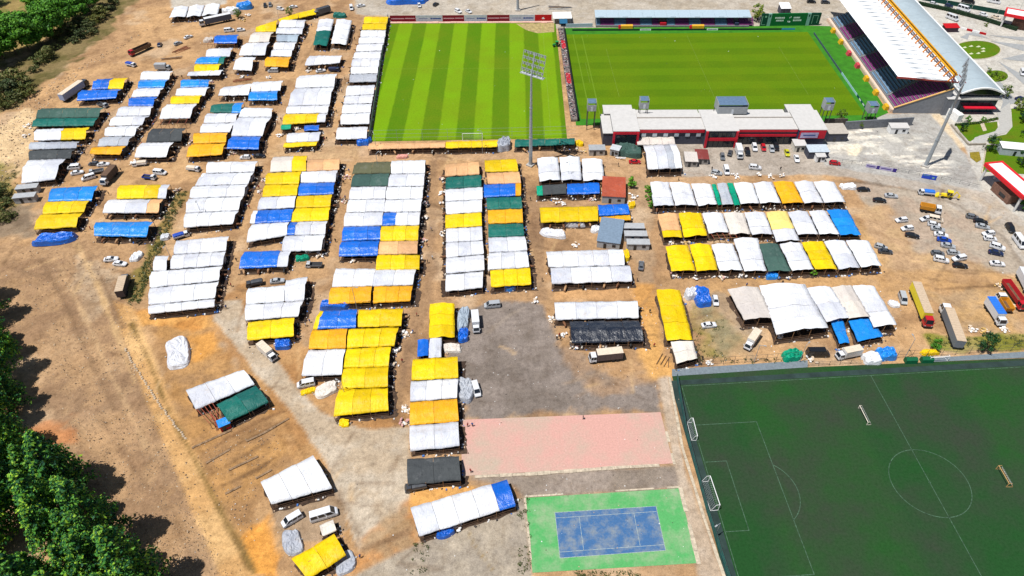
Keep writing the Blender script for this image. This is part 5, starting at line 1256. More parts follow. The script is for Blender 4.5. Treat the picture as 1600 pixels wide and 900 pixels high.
# --- red and dark blue clubhouse along the near side
def strip_block(root, u0, u1, yb, yf, h, wallm, roofm, name='wing', over=.25):
    """block with back edge yb and front edge yf in metres, between world x u0 and u1"""
    o = MB().box(((u0 + u1) / 2, (yb + yf) / 2, h / 2), (u1 - u0, yb - yf, h)).build('wall', wallm, root)
    MB().box(((u0 + u1) / 2, (yb + yf) / 2, h + .12), (u1 - u0 + over * 2, yb - yf + over * 2, .24)).build('roof', roofm, root); return o
CB = empty('clubhouse', (36, 240.8, 0), rad(-1.3)); tag(CB, 'long low red and dark blue clubhouse on the near side of the stadium pitch', 'building')
LG = plain('maroon_cladding', (.22, .02, .05), .5); SLATE = plain('slate_wall', (.055, .06, .085), .6)
QX = .905
segs = [(0.5, 4.5, 13.5, -.5, 5.5, SLATE), (4.5, 15.2, 13.8, -2.5, 7.6, SLATE), (15.25, 44, 12.5, .5, 6.6, SLATE), (44.05, 57.5, 12.6, -1.8, 7.2, SLATE), (57.55, 83.5, 12.4, .3, 6.6, SLATE), (83.55, 95, 13.2, -1.2, 7.2, DARKBLUE)]
for x0, x1, yb, yf, h, m_ in segs: strip_block(CB, x0 * QX, x1 * QX, yb, yf, h, m_, LIGHTROOF)
for x0, x1, y, z0, z1 in ((4.7, 15, -2.58, 6.4, 7.5), (15.5, 43.8, .42, 5.3, 6.5), (44.3, 57.3, -1.88, 3.0, 4.3), (57.7, 83.3, .22, 3.6, 4.6), (57.7, 83.3, .22, 5.6, 6.5), (83.8, 94.8, -1.28, 3.6, 7.0)):
    x0, x1 = x0 * QX, x1 * QX; MB().box(((x0 + x1) / 2, y - .12, (z0 + z1) / 2), (x1 - x0, .3, z1 - z0)).build('red_band', RED, CB)
for x, y in ((4.75, -2.6), (14.9, -2.6), (44.4, -2.0), (57.2, -2.0)): MB().box((x * QX, y - .25, 3.6), (.8, .6, 7.2)).build('red_pier', RED, CB)
for x0, x1, y, z0, z1, n_ in ((6, 14.4, -2.58, .6, 5.8, 4), (45.5, 56.4, -1.88, .3, 2.8, 5), (45.5, 56.4, -1.88, 4.5, 6.6, 6), (58.5, 83, .22, .4, 3.2, 11)):
    x0, x1 = x0 * QX, x1 * QX
    for k in range(n_):
        w_ = (x1 - x0) / n_; MB().box((x0 + (k + .5) * w_, y - .06, (z0 + z1) / 2), (w_ * .86, .12, z1 - z0)).build('window', GLASS, CB)
for k in range(6): MB().box(((18 + k * 4.7) * QX, .30, 4.3), (1.7, .14, 1.5)).build('window', plain('pale_window', (.42, .46, .50), .25), CB)
mb = MB(); 
for x0, x1 in ((15.5, 44), (57.6, 83.5)): mb.box(((x0 + x1) / 2 * QX, 8.6, 7.05), ((x1 - x0) * QX, .3, .5)); 
mb.build('parapet', plain('parapet_stone', (.42, .38, .34), .8), CB)
bn = board('banner', 'white banner hung on the red end of the clubhouse', 'banner', (1243, 230), (1271, 231), 2.3, [(1.0, plain('lilac_banner', S(206, 196, 232), .6), (plain('blue_print', S(70, 100, 170), .7), [(.15, .85, .4, .62)]))], .06, z0=4.0); FCB = frame((36, 240.8), rad(-1.3)); bn.location = (*FCB(84.2 * QX, -1.75), 0); bn.rotation_euler = (0, 0, rad(-1.3))
# roof strip over the near terrace and the commentary boxes
NT = empty('near_terrace', (36, 252.5, 0), rad(-1.3)); tag(NT, 'pale flat terrace roof strip between the clubhouse and the pitch', 'terrace')
for x0, x1, d_, z in ((2, 15, 7, 6.4), (15.1, 44.8, 6.0, 4.4), (45.2, 56.8, 6.0, 4.4), (57.2, 83.3, 6.0, 4.4), (83.5, 95.2, 7, 6.4)):
    x0, x1 = x0 * QX, x1 * QX; MB().box(((x0 + x1) / 2, 4.5, z), (x1 - x0, d_, .3)).build('roof_panel', LIGHTROOF, NT); MB().box(((x0 + x1) / 2, 4.5, z / 2), (x1 - x0 - .6, d_ - 1.2, z - .3)).build('wall', plain('terrace_grey', (.2, .2, .21), .8), NT)
mb = MB()
for i in range(48): mb.tube((1 + i * 1.79, 1.0, 4.5), (1 + i * 1.79, 1.0, 5.4), .05, 5)
mb.beam((1, 1, 5.4), (85, 1, 5.4), .07); mb.build('guard_rail', STEEL, NT)
for i, (x, y, w_, d_, z0, h, lab) in enumerate(((32.8, 253.8, 3.4, 3.4, 8.5, 3.8, 'slim grey commentary tower at the left end of the clubhouse'), (53.6, 254.2, 3.4, 3.4, 9, 3.8, 'slim grey commentary tower standing on the clubhouse roof'), (88.4, 253.6, 11.5, 6.5, 7.4, 4.2, 'wide blue-roofed commentary box on the clubhouse roof'), (126.2, 251.8, 3.4, 3.4, 8.5, 3.8, 'slim grey commentary tower right of the clubhouse'), (146.5, 256, 3.6, 3.6, 4.5, 3.6, 'slim blue-roofed tower at the corner of the stadium pitch'))):
    e = empty('commentary_box', (x, y, 0), rad(-1.3)); tag(e, lab, 'tower', 'commentary boxes')
    mb = MB(); [mb.beam((sx * (w_ / 2 - .2), sy * (d_ / 2 - .2), 0), (sx * (w_ / 2 - .2), sy * (d_ / 2 - .2), z0), .25) for sx in (-1, 1) for sy in (-1, 1)]; mb.build('stilts', plain('dark_frame', (.09, .085, .08), .7), e)
    mb = MB(); t_ = .12
    mb.box((-w_ / 2, 0, z0 + h / 2), (t_, d_, h)); mb.box((w_ / 2, 0, z0 + h / 2), (t_, d_, h)); mb.box((0, 0, z0), (w_, d_, t_)); mb.box((0, -d_ / 2, z0 + h * .35), (w_, t_, h * .7)); mb.build('wall', GREYPANEL, e)
    MB().hexa([(-w_ / 2 + .2, -d_ / 2 + .2, z0 + h - .5), (w_ / 2 - .2, -d_ / 2 + .2, z0 + h - .5), (w_ / 2 - .2, d_ / 2, z0 + h - .2), (-w_ / 2 + .2, d_ / 2, z0 + h - .2)], [(-w_ / 2 + .2, -d_ / 2 + .2, z0 + h - .4), (w_ / 2 - .2, -d_ / 2 + .2, z0 + h - .4), (w_ / 2 - .2, d_ / 2, z0 + h - .1), (-w_ / 2 + .2, d_ / 2, z0 + h - .1)]).build('roof', plain('steel_blue_roof', (.10, .16, .25), .5), e)
    MB().box((0, -d_ / 2 - .08, z0 + 1.0), (.9, .1, 1.9)).build('door', plain('pale_door', (.5, .53, .57), .5), e)
# low wall, sheds and odds round the clubhouse
thing = lambda name, lab, cat, u, v, rz=0, g=None: thing_box(name, lab, cat, u, v, None, None, rz, g)
def shed(name, lab, u, v, dims, wallm, roofm, rz=0, pitch=.3, cat='shed', door=True, group=None):
    e = thing(name, lab, cat, u, v, rz, group); w_, d_, h = dims
    MB().box((0, 0, h / 2), (w_, d_, h)).build('wall', wallm, e)
    MB().hexa([(-w_ / 2 - .2, -d_ / 2 - .2, h), (w_ / 2 + .2, -d_ / 2 - .2, h), (w_ / 2 + .2, d_ / 2 + .2, h + pitch), (-w_ / 2 - .2, d_ / 2 + .2, h + pitch)], [(-w_ / 2 - .2, -d_ / 2 - .2, h + .12), (w_ / 2 + .2, -d_ / 2 - .2, h + .12), (w_ / 2 + .2, d_ / 2 + .2, h + pitch + .12), (-w_ / 2 - .2, d_ / 2 + .2, h + pitch + .12)]).build('roof', roofm, e)
    if door:
        MB().box((-w_ * .15, -d_ / 2 - .04, 1.0), (.9, .1, 2.0)).build('door', GLASS, e); MB().box((w_ * .25, -d_ / 2 - .04, 1.5), (1.1, .1, .9)).build('window', GLASS, e)
    return e
shed('cabin', 'white site cabin at the back of the rubble yard', 1401, 206, (7, 3.2, 2.7), WHITE, LIGHTROOF, rad(-2), cat='cabin')
shed('store_shed', 'flat concrete store right of the red clubhouse end', 1302, 214, (7.5, 7, 3.6), SLATE, plain('stone_roof', (.40, .36, .31), .9))
shed('guard_hut', 'grey flat-roofed hut before the white canopy, left', 932, 240, (6, 3, 2.6), CONC, GREYPANEL)
shed('guard_hut', 'tilted grey-roofed hut left of the dark green sheet', 961, 241, (3.4, 3, 2.8), GREYPANEL, plain('zinc_roof', (.45, .48, .5), .5), rad(-25))
shed('ticket_hut', 'cream cabin with a glass front in the clubhouse yard', 1246, 233, (4.4, 4, 2.8), plain('cream_wall', (.6, .57, .5), .7), LIGHTROOF)
shed('shelter_hut', 'grey open shelter at the right of the clubhouse yard', 1274, 243, (7.5, 4.5, 3), SLATE, plain('pale_zinc', (.44, .50, .55), .5))
shed('porta_cabin', 'small white cabin below the grey shelter', 1279, 250, (3.4, 3, 2.4), WHITE, LIGHTROOF)
shed('transformer_hut', 'small hut with a white peaked roof behind the green hoarding', 1224, 20, (5, 5, 3.2), SLATE, WHITE, pitch=1.0)
shed('rust_roof_house', 'house with a rust-red ribbed roof beside the storage yard', 958, 303, (8, 11.5, 3.0), plain('grey_block', (.38, .39, .4), .8), tarpmat('r'), rad(-7), cat='house')
shed('metal_barn', 'barn with a blue-grey ribbed metal roof beside the storage yard', 953, 371, (7.4, 12, 2.8), plain('grey_block', (.38, .39, .4), .8), plain('blue_grey_ribbed', S(150, 172, 194), .45, .2), rad(-13), pitch=.5, cat='barn')
for i, (u, v, l_) in enumerate(((988, 362, 'farthest'), (992, 374, 'middle'), (996, 387, 'nearest'))): shed('container_cabin', f'grey container cabin beside the metal barn, {l_} of three', u, v, (7.2, 2.5, 2.5), plain('container_grey', (.40, .40, .40), .6), plain('container_top', (.36, .37, .38), .6), rad(-2), pitch=.02, cat='container', group='grey container cabins')
for i, (u, v, rz, l_) in enumerate(((47, 300, 8, 'farther'), (43, 314, 8, 'nearer'))): shed('container_cabin', f'grey container below the white tent of the bank row, {l_} of two', u, v, (7.2, 2.6, 2.5), plain('container_grey', (.40, .40, .40), .6), plain('container_top', (.36, .37, .38), .6), rad(rz), pitch=.02, cat='container', group='grey containers by the bank')
shed('garden_kiosk', 'long white-roofed kiosk on the lawn at the right edge', 1590, 240, (14, 4.2, 3), plain('kiosk_wall', (.42, .47, .52), .6), WHITE, rad(-12), cat='kiosk')
shed('site_hut', 'small hut with a blue roof by the timber frame on the bare slope', 353, 668, (2.6, 2.0, 2.2), RED, tarpmat('B'), rad(30), cat='hut')
for i, (u, v, c_, l_) in enumerate(((1095, 250, 'e', 'brick-red'), (1078, 254, 'c', 'cream'))): shed('awning_stall', f'{l_} awning stall right of the white canopies', u, v, (4.5, 6, 2.4), plain('stall_wall', (.3, .28, .26), .8), tarpmat(c_), rad(-5), cat='stall')
# --- gate canopies
for i, (u, v, rz, W_, D_, lab) in enumerate(((1566, 312, 8, 7.0, 21, 'big red-framed gate canopy with a white top beside the car park'), (1600, 45, -32, 22, 9, 'red-framed gate canopy at the top right road'))):
    p = G(u, v); e = empty('gate_canopy', (p.x + (2 if i == 0 else 0), p.y + (3 if i == 0 else 0), 0), rad(rz)); tag(e, lab, 'gate', 'red gate canopies'); h = 6.4
    mb = MB(); t_ = .7
    for sx in (-1, 1): mb.box((sx * (W_ / 2 - t_ / 2), 0, h), (t_, D_, 1.3))
    for sy in (-1, 1): mb.box((0, sy * (D_ / 2 - t_ / 2), h), (W_ - 2 * t_, t_, 1.3))
    mb.build('red_frame', plain('gate_red', (.62, .012, .02), .4), e); MB().box((0, 0, h + .2), (W_ - 2 * t_, D_ - 2 * t_, .3)).build('white_top', WHITE, e)
    for sx in (-1, 1):
        for sy in (-1, 1): MB().tube((sx * (W_ / 2 - .8), sy * (D_ / 2 - 1.2), 0), (sx * (W_ / 2 - .8), sy * (D_ / 2 - 1.2), h - .6), .4, 10).build('column', plain('pale_column', (.56, .56, .55), .6), e)
    if i == 0:
        b3 = MB().box((-1.0, -1, 1.7), (3.6, 9, 3.4)); b3.build('gatehouse_wall', plain('brown_brick', (.19, .10, .07), .85, 0, .3, 2), e); MB().box((-2.85, -2, 1.6), (.1, 3, 1.2)).build('window', GLASS, e)
    else: MB().box((-3, 0, 1.7), (6, 4.5, 3.4)).build('gatehouse_wall', plain('brown_brick', (.19, .10, .07), .85, 0, .3, 2), e)
# --- floodlight masts
def mast(u, v, h, head, label, rz, hw=9.0, hh=7.5, r=.75):
    p = G(u, v); e = empty('floodlight_mast', p, rz); tag(e, label, 'floodlight', 'floodlight masts'); h0 = h - hh
    MB().tube((0, 0, 0), (0, 0, h0), r, 12, r * .45).build('pole', STEEL, e, smooth=False)
    MB().box((0, 0, .25), (2.6, 2.6, .5)).box((0, 0, .7), (1.2, 1.2, .5)).build('foundation', CONC, e)
    mb = MB(); [mb.tube((0, 0, h0 * k), (0, 0, h0 * k + .25), r * (1 - .55 * k) + .12, 12) for k in (.33, .66)]; mb.build('flange', STEEL, e)
    if head:
        fm = MB(); tl = .28
        for i in range(5): z = h0 + i * hh / 4; fm.beam((-hw / 2, tl * (z - h0), z), (hw / 2, tl * (z - h0), z), .14)
        for i in range(5): x = -hw / 2 + i * hw / 4; fm.beam((x, 0, h0), (x, tl * hh, h0 + hh), .12 if i != 2 else .34)
        fm.build('head_frame', STEEL, e)
        MB().box((0, .7, h0 - .1), (hw + .6, 1.6, .18)).build('service_deck', plain('deck_grating', (.42, .44, .46), .6), e)
        for r_ in range(4):
            for c_ in range(8):
                x = -hw / 2 + (c_ + .5) * hw / 8; z = h0 + (r_ + .72) * hh / 4; y = tl * (z - h0) + .25
                MBL = MB().box((x, y, z), (.62, .5, .62), taper=.8); MBL.build('floodlight_lamp', STEEL, e)
mast(829, 258, 44, True, 'tall floodlight mast in front of the striped pitch', rad(-36))
mast(1446, 259, 41, True, 'tall floodlight mast in the rubble yard', rad(52), hw=7)
mast(809, 16, 40, False, 'floodlight mast at the top edge behind the advertising boards', 0)

board('retaining_wall', 'grey retaining wall between the stadium corner and the rubble yard', 'wall', (1318, 203), (1424, 196), 3.6, [(.25, plain('wall_slate', (.17, .18, .20), .85, 0, .2), None)] * 4, .5)
board('retaining_wall', 'dark brick wall right of the clubhouse store', 'wall', (1286, 196), (1322, 196), 3.0, [(.5, plain('dark_brick', (.10, .085, .075), .9, 0, .3, 2), None)] * 2, .4)
# ------------------------------------------------------------------ vegetation
def leafmat(name, cs, rough=.6):
    m, n, l, b = nodemat(name)
    g = n.new('ShaderNodeNewGeometry'); oi = n.new('ShaderNodeObjectInfo')
    c = ramp(n, l, g.outputs['Random Per Island'], [(i / (len(cs) - 1), c_) for i, c_ in enumerate(cs)])
    t = ramp(n, l, oi.outputs['Random'], [(0, (.55, .68, .8)), (.5, (.95, .98, .95)), (1, (1.45, 1.3, 1.0))])
    l.new(mixrgb(n, l, 'MULTIPLY', 1.0, c, t), b.inputs['Base Color']); b.inputs['Roughness'].default_value = rough; b.inputs['Specular IOR Level'].default_value = .2
    return m
LPINE = leafmat('pine_foliage', [(.008, .045, .024), (.022, .11, .03), (.08, .26, .03), (.28, .44, .03)])
LBROAD = leafmat('broadleaf_foliage', [(.02, .08, .01), (.05, .17, .012), (.085, .25, .014), (.12, .28, .02)])
LOLIVE = leafmat('scrub_foliage', [(.035, .05, .014), (.06, .085, .02), (.10, .11, .03), (.14, .12, .05)])
LGARDEN = leafmat('garden_foliage', [(.02, .06, .01), (.06, .12, .015), (.14, .2, .02), (.2, .2, .03)])
LDARK = leafmat('hedge_foliage', [(.006, .03, .012), (.012, .05, .016), (.02, .07, .018)])
BARK = plain('bark', (.09, .06, .04), .95, 0, .3, 2)
def leaves(mb, c, rx, rz, n, size, rng, out=None):
    for _ in range(n):
        while True:
            x, y, z = rng.uniform(-1, 1), rng.uniform(-1, 1), rng.uniform(-1, 1); r_ = x * x + y * y + z * z
            if .25 < r_ < 1: break
        p = Vector((c[0] + x * rx, c[1] + y * rx, c[2] + z * rz)); nrm = Vector((x, y, z * .8 + .35)) + Vector((rng.uniform(-.5, .5), rng.uniform(-.5, .5), rng.uniform(-.3, .5)))
        nrm.normalize(); a = nrm.orthogonal().normalized(); a.rotate(Matrix.Rotation(rng.uniform(0, 6.28), 3, nrm)); b_ = nrm.cross(a); s = size * rng.uniform(.6, 1.35)
        mb.face([p - a * s, p - b_ * s * .55, p + a * s, p + b_ * s * .55])
def pine(seed, h, r0):
    rng = random.Random(seed); cr = MB(); tr = MB(); tr.tube((0, 0, 0), (0, 0, h * .97), .32, 8, .05)
    nl = 15
    for i in range(nl):
        f = i / (nl - 1); z = h * (.2 + .78 * f); r_ = r0 * (1 - f) ** .75 * rng.uniform(.8, 1.15) + .45; nb = max(4, int(9 - 4 * f))
        for k in range(nb):
            a = 6.283 * (k + rng.random() * .8) / nb; tip = Vector((math.cos(a) * r_, math.sin(a) * r_, z - r_ * rng.uniform(.05, .25)))
            tr.beam((0, 0, z), tip * .9 + Vector((0, 0, z * .1)), .1, w2=.03)
            for s in (.35, .6, .82, 1.0):
                p = Vector((0, 0, z)).lerp(tip, s); leaves(cr, p, .7 + .3 * (1 - f), .38, 11, .36, rng)
    leaves(cr, (0, 0, h), .4, .8, 24, .25, rng)
    return tr.mesh('trunk', BARK), cr.mesh('crown', LPINE)
def broad(seed, h, r0, mat, dens=1.0, leaf=.36, low=.3):
    rng = random.Random(seed); cr = MB(); tr = MB(); tr.tube((0, 0, 0), (0, 0, h * .55), .055 * h ** .6 + .08, 8, .1)
    nc = int(30 * dens)
    for i in range(nc):
        a = rng.uniform(0, 6.283); u = rng.random(); zz = h * (low + (1 - low) * u); rr = r0 * math.sqrt(rng.random()) * math.sin(math.pi * (.2 + .72 * u)) ** .6
        c = Vector((rr * math.cos(a), rr * math.sin(a), zz)); 
        if i % 3 == 0: tr.beam((0, 0, h * .3), c, .1, w2=.03)
        leaves(cr, c, r0 * rng.uniform(.26, .42), h * .11, int(60 * dens), leaf, rng)
    return tr.mesh('trunk', BARK), cr.mesh('crown', mat)
PINES = [pine(1, 22, 4.3), pine(2, 19, 3.9), pine(3, 24, 4.6), pine(4, 17, 3.8), pine(6, 21, 4.8)]
BROADS = [broad(11, 17, 8.0, LBROAD, 1.7, .6), broad(12, 15, 7.4, LBROAD, 1.7, .6), broad(13, 19, 8.4, LBROAD, 1.8, .6)]
BUSHES = [broad(21, 3.4, 3.2, LOLIVE, .7, .3, .05), broad(22, 2.6, 2.4, LOLIVE, .6, .28, .05), broad(23, 4.5, 3.6, LOLIVE, .9, .34, .05)]
SMALL = [broad(31, 5.5, 2.3, LGARDEN, .7, .26, .25), broad(32, 4.2, 1.9, LBROAD, .7, .24, .2), broad(33, 2.0, 1.5, LGARDEN, .4, .2, .02), broad(34, 7.5, 2.6, LDARK, .8, .26, .1)]
def tree(name, label, cat, pr, loc, rz, s, group):
    e = empty(name, loc, rz); e.scale = (s, s, s); tag(e, label, cat, group); place('trunk', pr[0], e); place('crown', pr[1], e); return e
# pine wood at the bottom left: trees one can tell apart at its edge
rng = random.Random(5); spots = []
edge = wpoly((0, 556), (36, 615), (66, 688), (92, 730), (150, 800), (206, 862), (244, 920), (300, 1000), (-150, 1000), (-330, 700), (-230, 520), (-60, 500))
xs = [p[0] for p in edge]; ys = [p[1] for p in edge]; tries = 0
while len(spots) < 110 and tries < 6000:
    tries += 1; x, y = rng.uniform(min(xs), max(xs)), rng.uniform(min(ys), max(ys))
    if sdist(np.array([x]), np.array([y]), edge)[0] < 0: continue
    if any((x - a) ** 2 + (y - b_) ** 2 < (4.6 if rng.random() < .5 else 7.0) ** 2 for a, b_ in spots): continue
    spots.append((x, y))
def to_px(p):
    d = Vector(p) - Vector((0, 0, CAMH)); w = d.dot(_F); return 800 + FPX * d.dot(right) / w, 450 - FPX * d.dot(up) / w
pk = []
spots += [(lambda q: (q.x, q.y))(G(*p)) for p in ((-34, 474), (-14, 502), (-52, 446), (4, 536), (-64, 486), (-40, 520), (18, 556), (-20, 548), (-80, 420))]
for x, y in spots:
    u, v = to_px((x, y, 15))
    if u > -150 and v < 960: pk.append((u, v, x, y))
pk.sort(key=lambda t: t[1]); cnt = {}
for i, (u, v, x, y) in enumerate(pk):
    side = 'along the outer edge of the wood' if sdist(np.array([x]), np.array([y]), edge)[0] < 4 else 'inside the bottom left wood'
    cnt[side] = cnt.get(side, 0) + 1
    tree('pine_tree', f'tall green pine, {ORD[cnt[side] - 1]} from the top {side}', 'tree', PINES[i % 5], (x, y, 0), rng.uniform(0, 6), rng.uniform(.66, 1.18), f'pines {side}')
# broadleaf trees at the top left
for i, (u, v, s) in enumerate(((-14, 104, 1.05), (6, 92, 1.0), (26, 86, .95), (46, 80, 1.05), (66, 72, .95), (84, 62, .9), (100, 48, .95), (122, 30, 1.0), (142, 16, .9), (-10, 62, 1.0), (-34, 84, 1), (-38, 60, 1), (60, 18, .7), (95, 8, .9), (118, 4, .9), (-20, 10, .8))):
    p = G(u, v); tree('broadleaf_tree', f'bright green broadleaf tree, {ORD[i]} in order along the top left bank', 'tree', BROADS[i % 3], p, i * 1.3, s, 'trees on the top left bank')
for i, (u, v, s, k) in enumerate(sorted(((30, 136, 1.7, 2), (44, 148, 1.4, 0), (14, 150, 1.6, 2), (-4, 168, 1.5, 0), (14, 168, 1.2, 1), (0, 140, 1.5, 0), (130, 58, 1.3, 0), (146, 52, 1.2, 1), (118, 66, 1.1, 1), (150, 36, 1.2, 0), (160, 28, 1.3, 2), (170, 16, 1.2, 1), (126, 40, 1.2, 0), (88, 76, 1.0, 1), (102, 66, 1.0, 1), (2, 306, 1.3, 0), (-2, 326, 1.2, 1), (12, 318, .9, 1), (4, 345, 1.0, 0), (20, 338, .7, 1), (62, 100, 1.2, 0), (74, 92, 1.2, 2), (90, 60, 1.3, 0), (108, 54, 1.3, 2), (140, 44, 1.2, 0), (158, 20, 1.3, 0), (178, 6, 1.3, 1), (54, 112, 1.1, 1), (24, 158, 1.2, 0)), key=lambda t: t[1])):
    where = 'on the scrubby bank at the upper left' if v < 200 else 'at the left edge below the rubble slope'
    cnt[where] = cnt.get(where, 0) + 1; tree('bush', f'olive green bush, {ORD[cnt[where] - 1]} counted from the top, {where}', 'bush', BUSHES[k], G(u, v), i * .9, s, 'bushes ' + where)
for i, (u, v, s, k, lab) in enumerate(((986, 292, 1.0, 1, 'small dark tree beside the rust-red roof'), (1012, 300, .7, 1, 'farthest shrub at the left end of the far upright tents'), (1013, 312, .7, 1, 'middle shrub at the left end of the far upright tents'), (1016, 324, .6, 1, 'nearest shrub at the left end of the far upright tents'),
        (1183, 32, 1.5, 0, 'round tree beside the green hoarding'), (373, 28, .9, 0, 'small tree by the yellow winding strip'), (453, 24, .8, 0, 'shrub hiding part of the yellow winding strip'), (1595, 258, .9, 3, 'dark shrub on the lawn before the kiosk'), (1545, 236, .9, 3, 'dark shrub at the corner of the lawn'), (1503, 205, .55, 3, 'dark conifer in the small garden'),
        (1512, 190, .6, 1, 'shrub by the hall entrance, left'), (1535, 190, .5, 1, 'shrub by the hall entrance, right'), (1567, 152, 1.0, 0, 'yellowish shrub at the hall corner'), (1600, 190, 1.3, 3, 'dark tree at the right edge above the path'), (1590, 172, .9, 0, 'bright shrub at the right edge above the path'), (1604, 212, 1.2, 3, 'dark tree at the right edge beside the kiosk'),
        (1598, 328, 1.1, 1, 'bush at the right edge by the road'), (1540, 41, .8, 2, 'pointed bush on the plaza by the barrier'), (1460, 545, .9, 1, 'small bush at the green pitch fence by the trailer'), (1536, 548, .9, 3, 'dark bush at the green pitch fence'), (1312, 190, .9, 0, 'leafy tree behind the concrete store'), (735, 792, .5, 1, 'weed tuft at the tennis court corner'), (1345, 200, .6, 0, 'bare shrub behind the site cabin'), (1270, 430, .5, 1, 'dark shrub in front of the yellow upright tent'))):
    tree('shrub', lab, 'shrub', SMALL[k], G(u, v), i, s, 'single shrubs')
# weeds on the bank through the market: uncountable
mb = MB(); rng = random.Random(8)
for u, v, w_ in [(284 - 76 * t, 300 + 172 * t, 3.5) for t in [i / 60 for i in range(61)]]:
    for k in range(5):
        p = G(u + rng.uniform(-9, 9), v + rng.uniform(-4, 4)); leaves(mb, p + Vector((0, 0, .25)), .6, .35, 14, .22, rng)
for poly_, n_ in (((1082, 500, 1130, 560), 40), ((1450, 524, 1600, 540), 90), ((-10, 260, 30, 345), 120), ((0, 100, 120, 180), 0), ((1060, 560, 1260, 568), 30), ((810, 780, 828, 895), 30), ((640, 850, 668, 895), 16), ((900, 893, 1000, 905), 40)):
    for _ in range(n_):
        p = G(rng.uniform(poly_[0], poly_[2]), rng.uniform(poly_[1], poly_[3])); leaves(mb, p + Vector((0, 0, .15)), .6, .22, 12, .18, rng)
tag(mb.build('weeds', LOLIVE), 'low weeds on the bank between the tents and along the fences', 'weeds', kind='stuff')
# hedges
def hedge(label, pts, w, h, mat=LDARK, n=20):
    mb = MB(); rng = random.Random(len(label)); P = [G(*p) for p in pts]
    for a, b_ in zip(P, P[1:]):
        k = int((b_ - a).length / .8)
        for i in range(k): leaves(mb, a.lerp(b_, (i + .5) / k) + Vector((0, 0, h * .5)), w * .6, h * .6, n, .24, rng)
    c = P[0]; e = empty('hedge', (0, 0, 0)); tag(e, label, 'hedge'); mb.build('foliage', mat, e)
    tb = MB()
    for a, b_ in zip(P, P[1:]): tb.beam(a + Vector((0, 0, h * .4)), b_ + Vector((0, 0, h * .4)), w * .5, h * .7)
    tb.build('stems', plain('hedge_core', (.012, .03, .012), .95), e)
hedge('long dark hedge between the plaza and the top right road', [(1434, 7), (1480, 17), (1540, 33), (1588, 48)], 2.4, 2.2)
hedge('clipped hedge before the hall entrance', [(1492, 196), (1528, 193), (1558, 186)], 1.4, 1.0, LGARDEN)
board('green_fence', 'green mesh fence along the far side of the top right road', 'fence', (1440, 0), (1600, 29), 2.2, [(.25, plain('green_mesh', S(10, 74, 62), .8), None)] * 4, .1)
# ------------------------------------------------------------------ plaza and garden
LAWN = grassmat('lawn', S(84, 128, 10), S(96, 140, 12), 20, 0, 0, .5, S(120, 120, 30), .6, .2)
c0 = G(1528, 81); ra, rb = (G(1561, 84) - c0).length * 1.08, 8.5
def ellipse(u, v, du, dv, n=40): return [(lambda q: (q.x, q.y))(G(u + du * math.cos(6.2832 * i / n), v + dv * math.sin(6.2832 * i / n))) for i in range(n)]
isl = flat('garden_island', ellipse(1526, 78, 37, 14), .05, LAWN)
strips('island_kerb', [ellipse(1526, 78, 37.5, 14.4) + ellipse(1526, 78, 37.5, 14.4)[:1]], .4, .06, PALEC, isl)
pet = plain('pale_flower_bed', S(226, 228, 190), .9)
for i in range(9):
    a = rad(20 + i * 40); u, v = 1520 + 17 * math.cos(a), 78 + 6 * math.sin(a)
    flat('flower_bed', [(lambda q: (q.x, q.y))(G(u + dx, v + dy)) for dx, dy in ((-4, .6), (1, -1.5), (4, .4), (0, 1.3))], .065, pet, parent=isl)
flat('garden_bed', ellipse(1556, 119, 19, 9), .05, LAWN)
for i, (u, v) in enumerate(((1545, 113), (1556, 118), (1566, 122), (1549, 120), (1560, 126))): tree('shrub', f'yellow-green clump in the bed beside the barrel roof, {ORD[i]} from the hall', 'shrub', SMALL[2], G(u, v), i, .9, 'clumps in the bed by the hall')
pv = plain('grey_paver', S(176, 178, 178), .9, 0, .1, .6)
for i, poly_ in enumerate((((1506, 53), (1545, 60), (1524, 50)), ((1565, 92), (1600, 84), (1600, 96)), ((1560, 96), (1600, 118), (1600, 132)), ((1540, 100), (1590, 160), (1570, 165)), ((1548, 64), (1600, 70), (1600, 80)), ((1500, 58), (1515, 52), (1512, 62)), ((1570, 150), (1577, 175), (1563, 172)), ((1545, 55), (1600, 58), (1600, 64)))):
    flat('paving_wedge', wpoly(*poly_), .02 + .002 * i, pv)
gl = flat('lawn', wpoly((1494, 196), (1558, 190), (1560, 205), (1530, 212), (1516, 221), (1513, 220), (1500, 205)), .03, LAWN)
flat('garden_path', wpoly((1530, 190), (1536, 189), (1542, 204), (1536, 205)), .045, PALEC, parent=gl)
flat('lawn', wpoly((1542, 226), (1640, 232), (1640, 275), (1600, 272), (1534, 268)), .03, LAWN)
flat('lawn', wpoly((1580, 170), (1640, 165), (1640, 232), (1545, 224), (1543, 216), (1572, 210), (1582, 198)), .035, LAWN)
flat('dry_grass_patch', wpoly((1515, 238), (1530, 237), (1533, 250), (1526, 254), (1516, 246)), .03, plain('dry_grass', S(160, 140, 40), .9, 0, .3))
flat('garden_path', wpoly((1558, 175), (1578, 160), (1581, 198), (1570, 208), (1543, 214), (1538, 224), (1518, 226), (1523, 215), (1555, 205), (1562, 195)), .045, plain('path_paving', S(200, 198, 192), .9, 0, .1))
kerb('garden_wall', [(1486, 196), (1512, 226)], .5, .8, plain('garden_wall_grey', S(186, 176, 160), .9)); 
kerb('plaza_wall', [(1512, 227), (1540, 226)], .4, .8, plain('garden_wall_grey', S(186, 176, 160), .9)); kerb('lawn_kerb', [(1541, 228), (1534, 270)], .4, .3, PALEC)
board('boom_barrier', 'red and white barrier across the plaza', 'barrier', (1500, 45), (1540, 55), .9, [(.25, WHITE, None), (.22, REDB, None), (.28, WHITE, None), (.25, REDB, None)], .5)
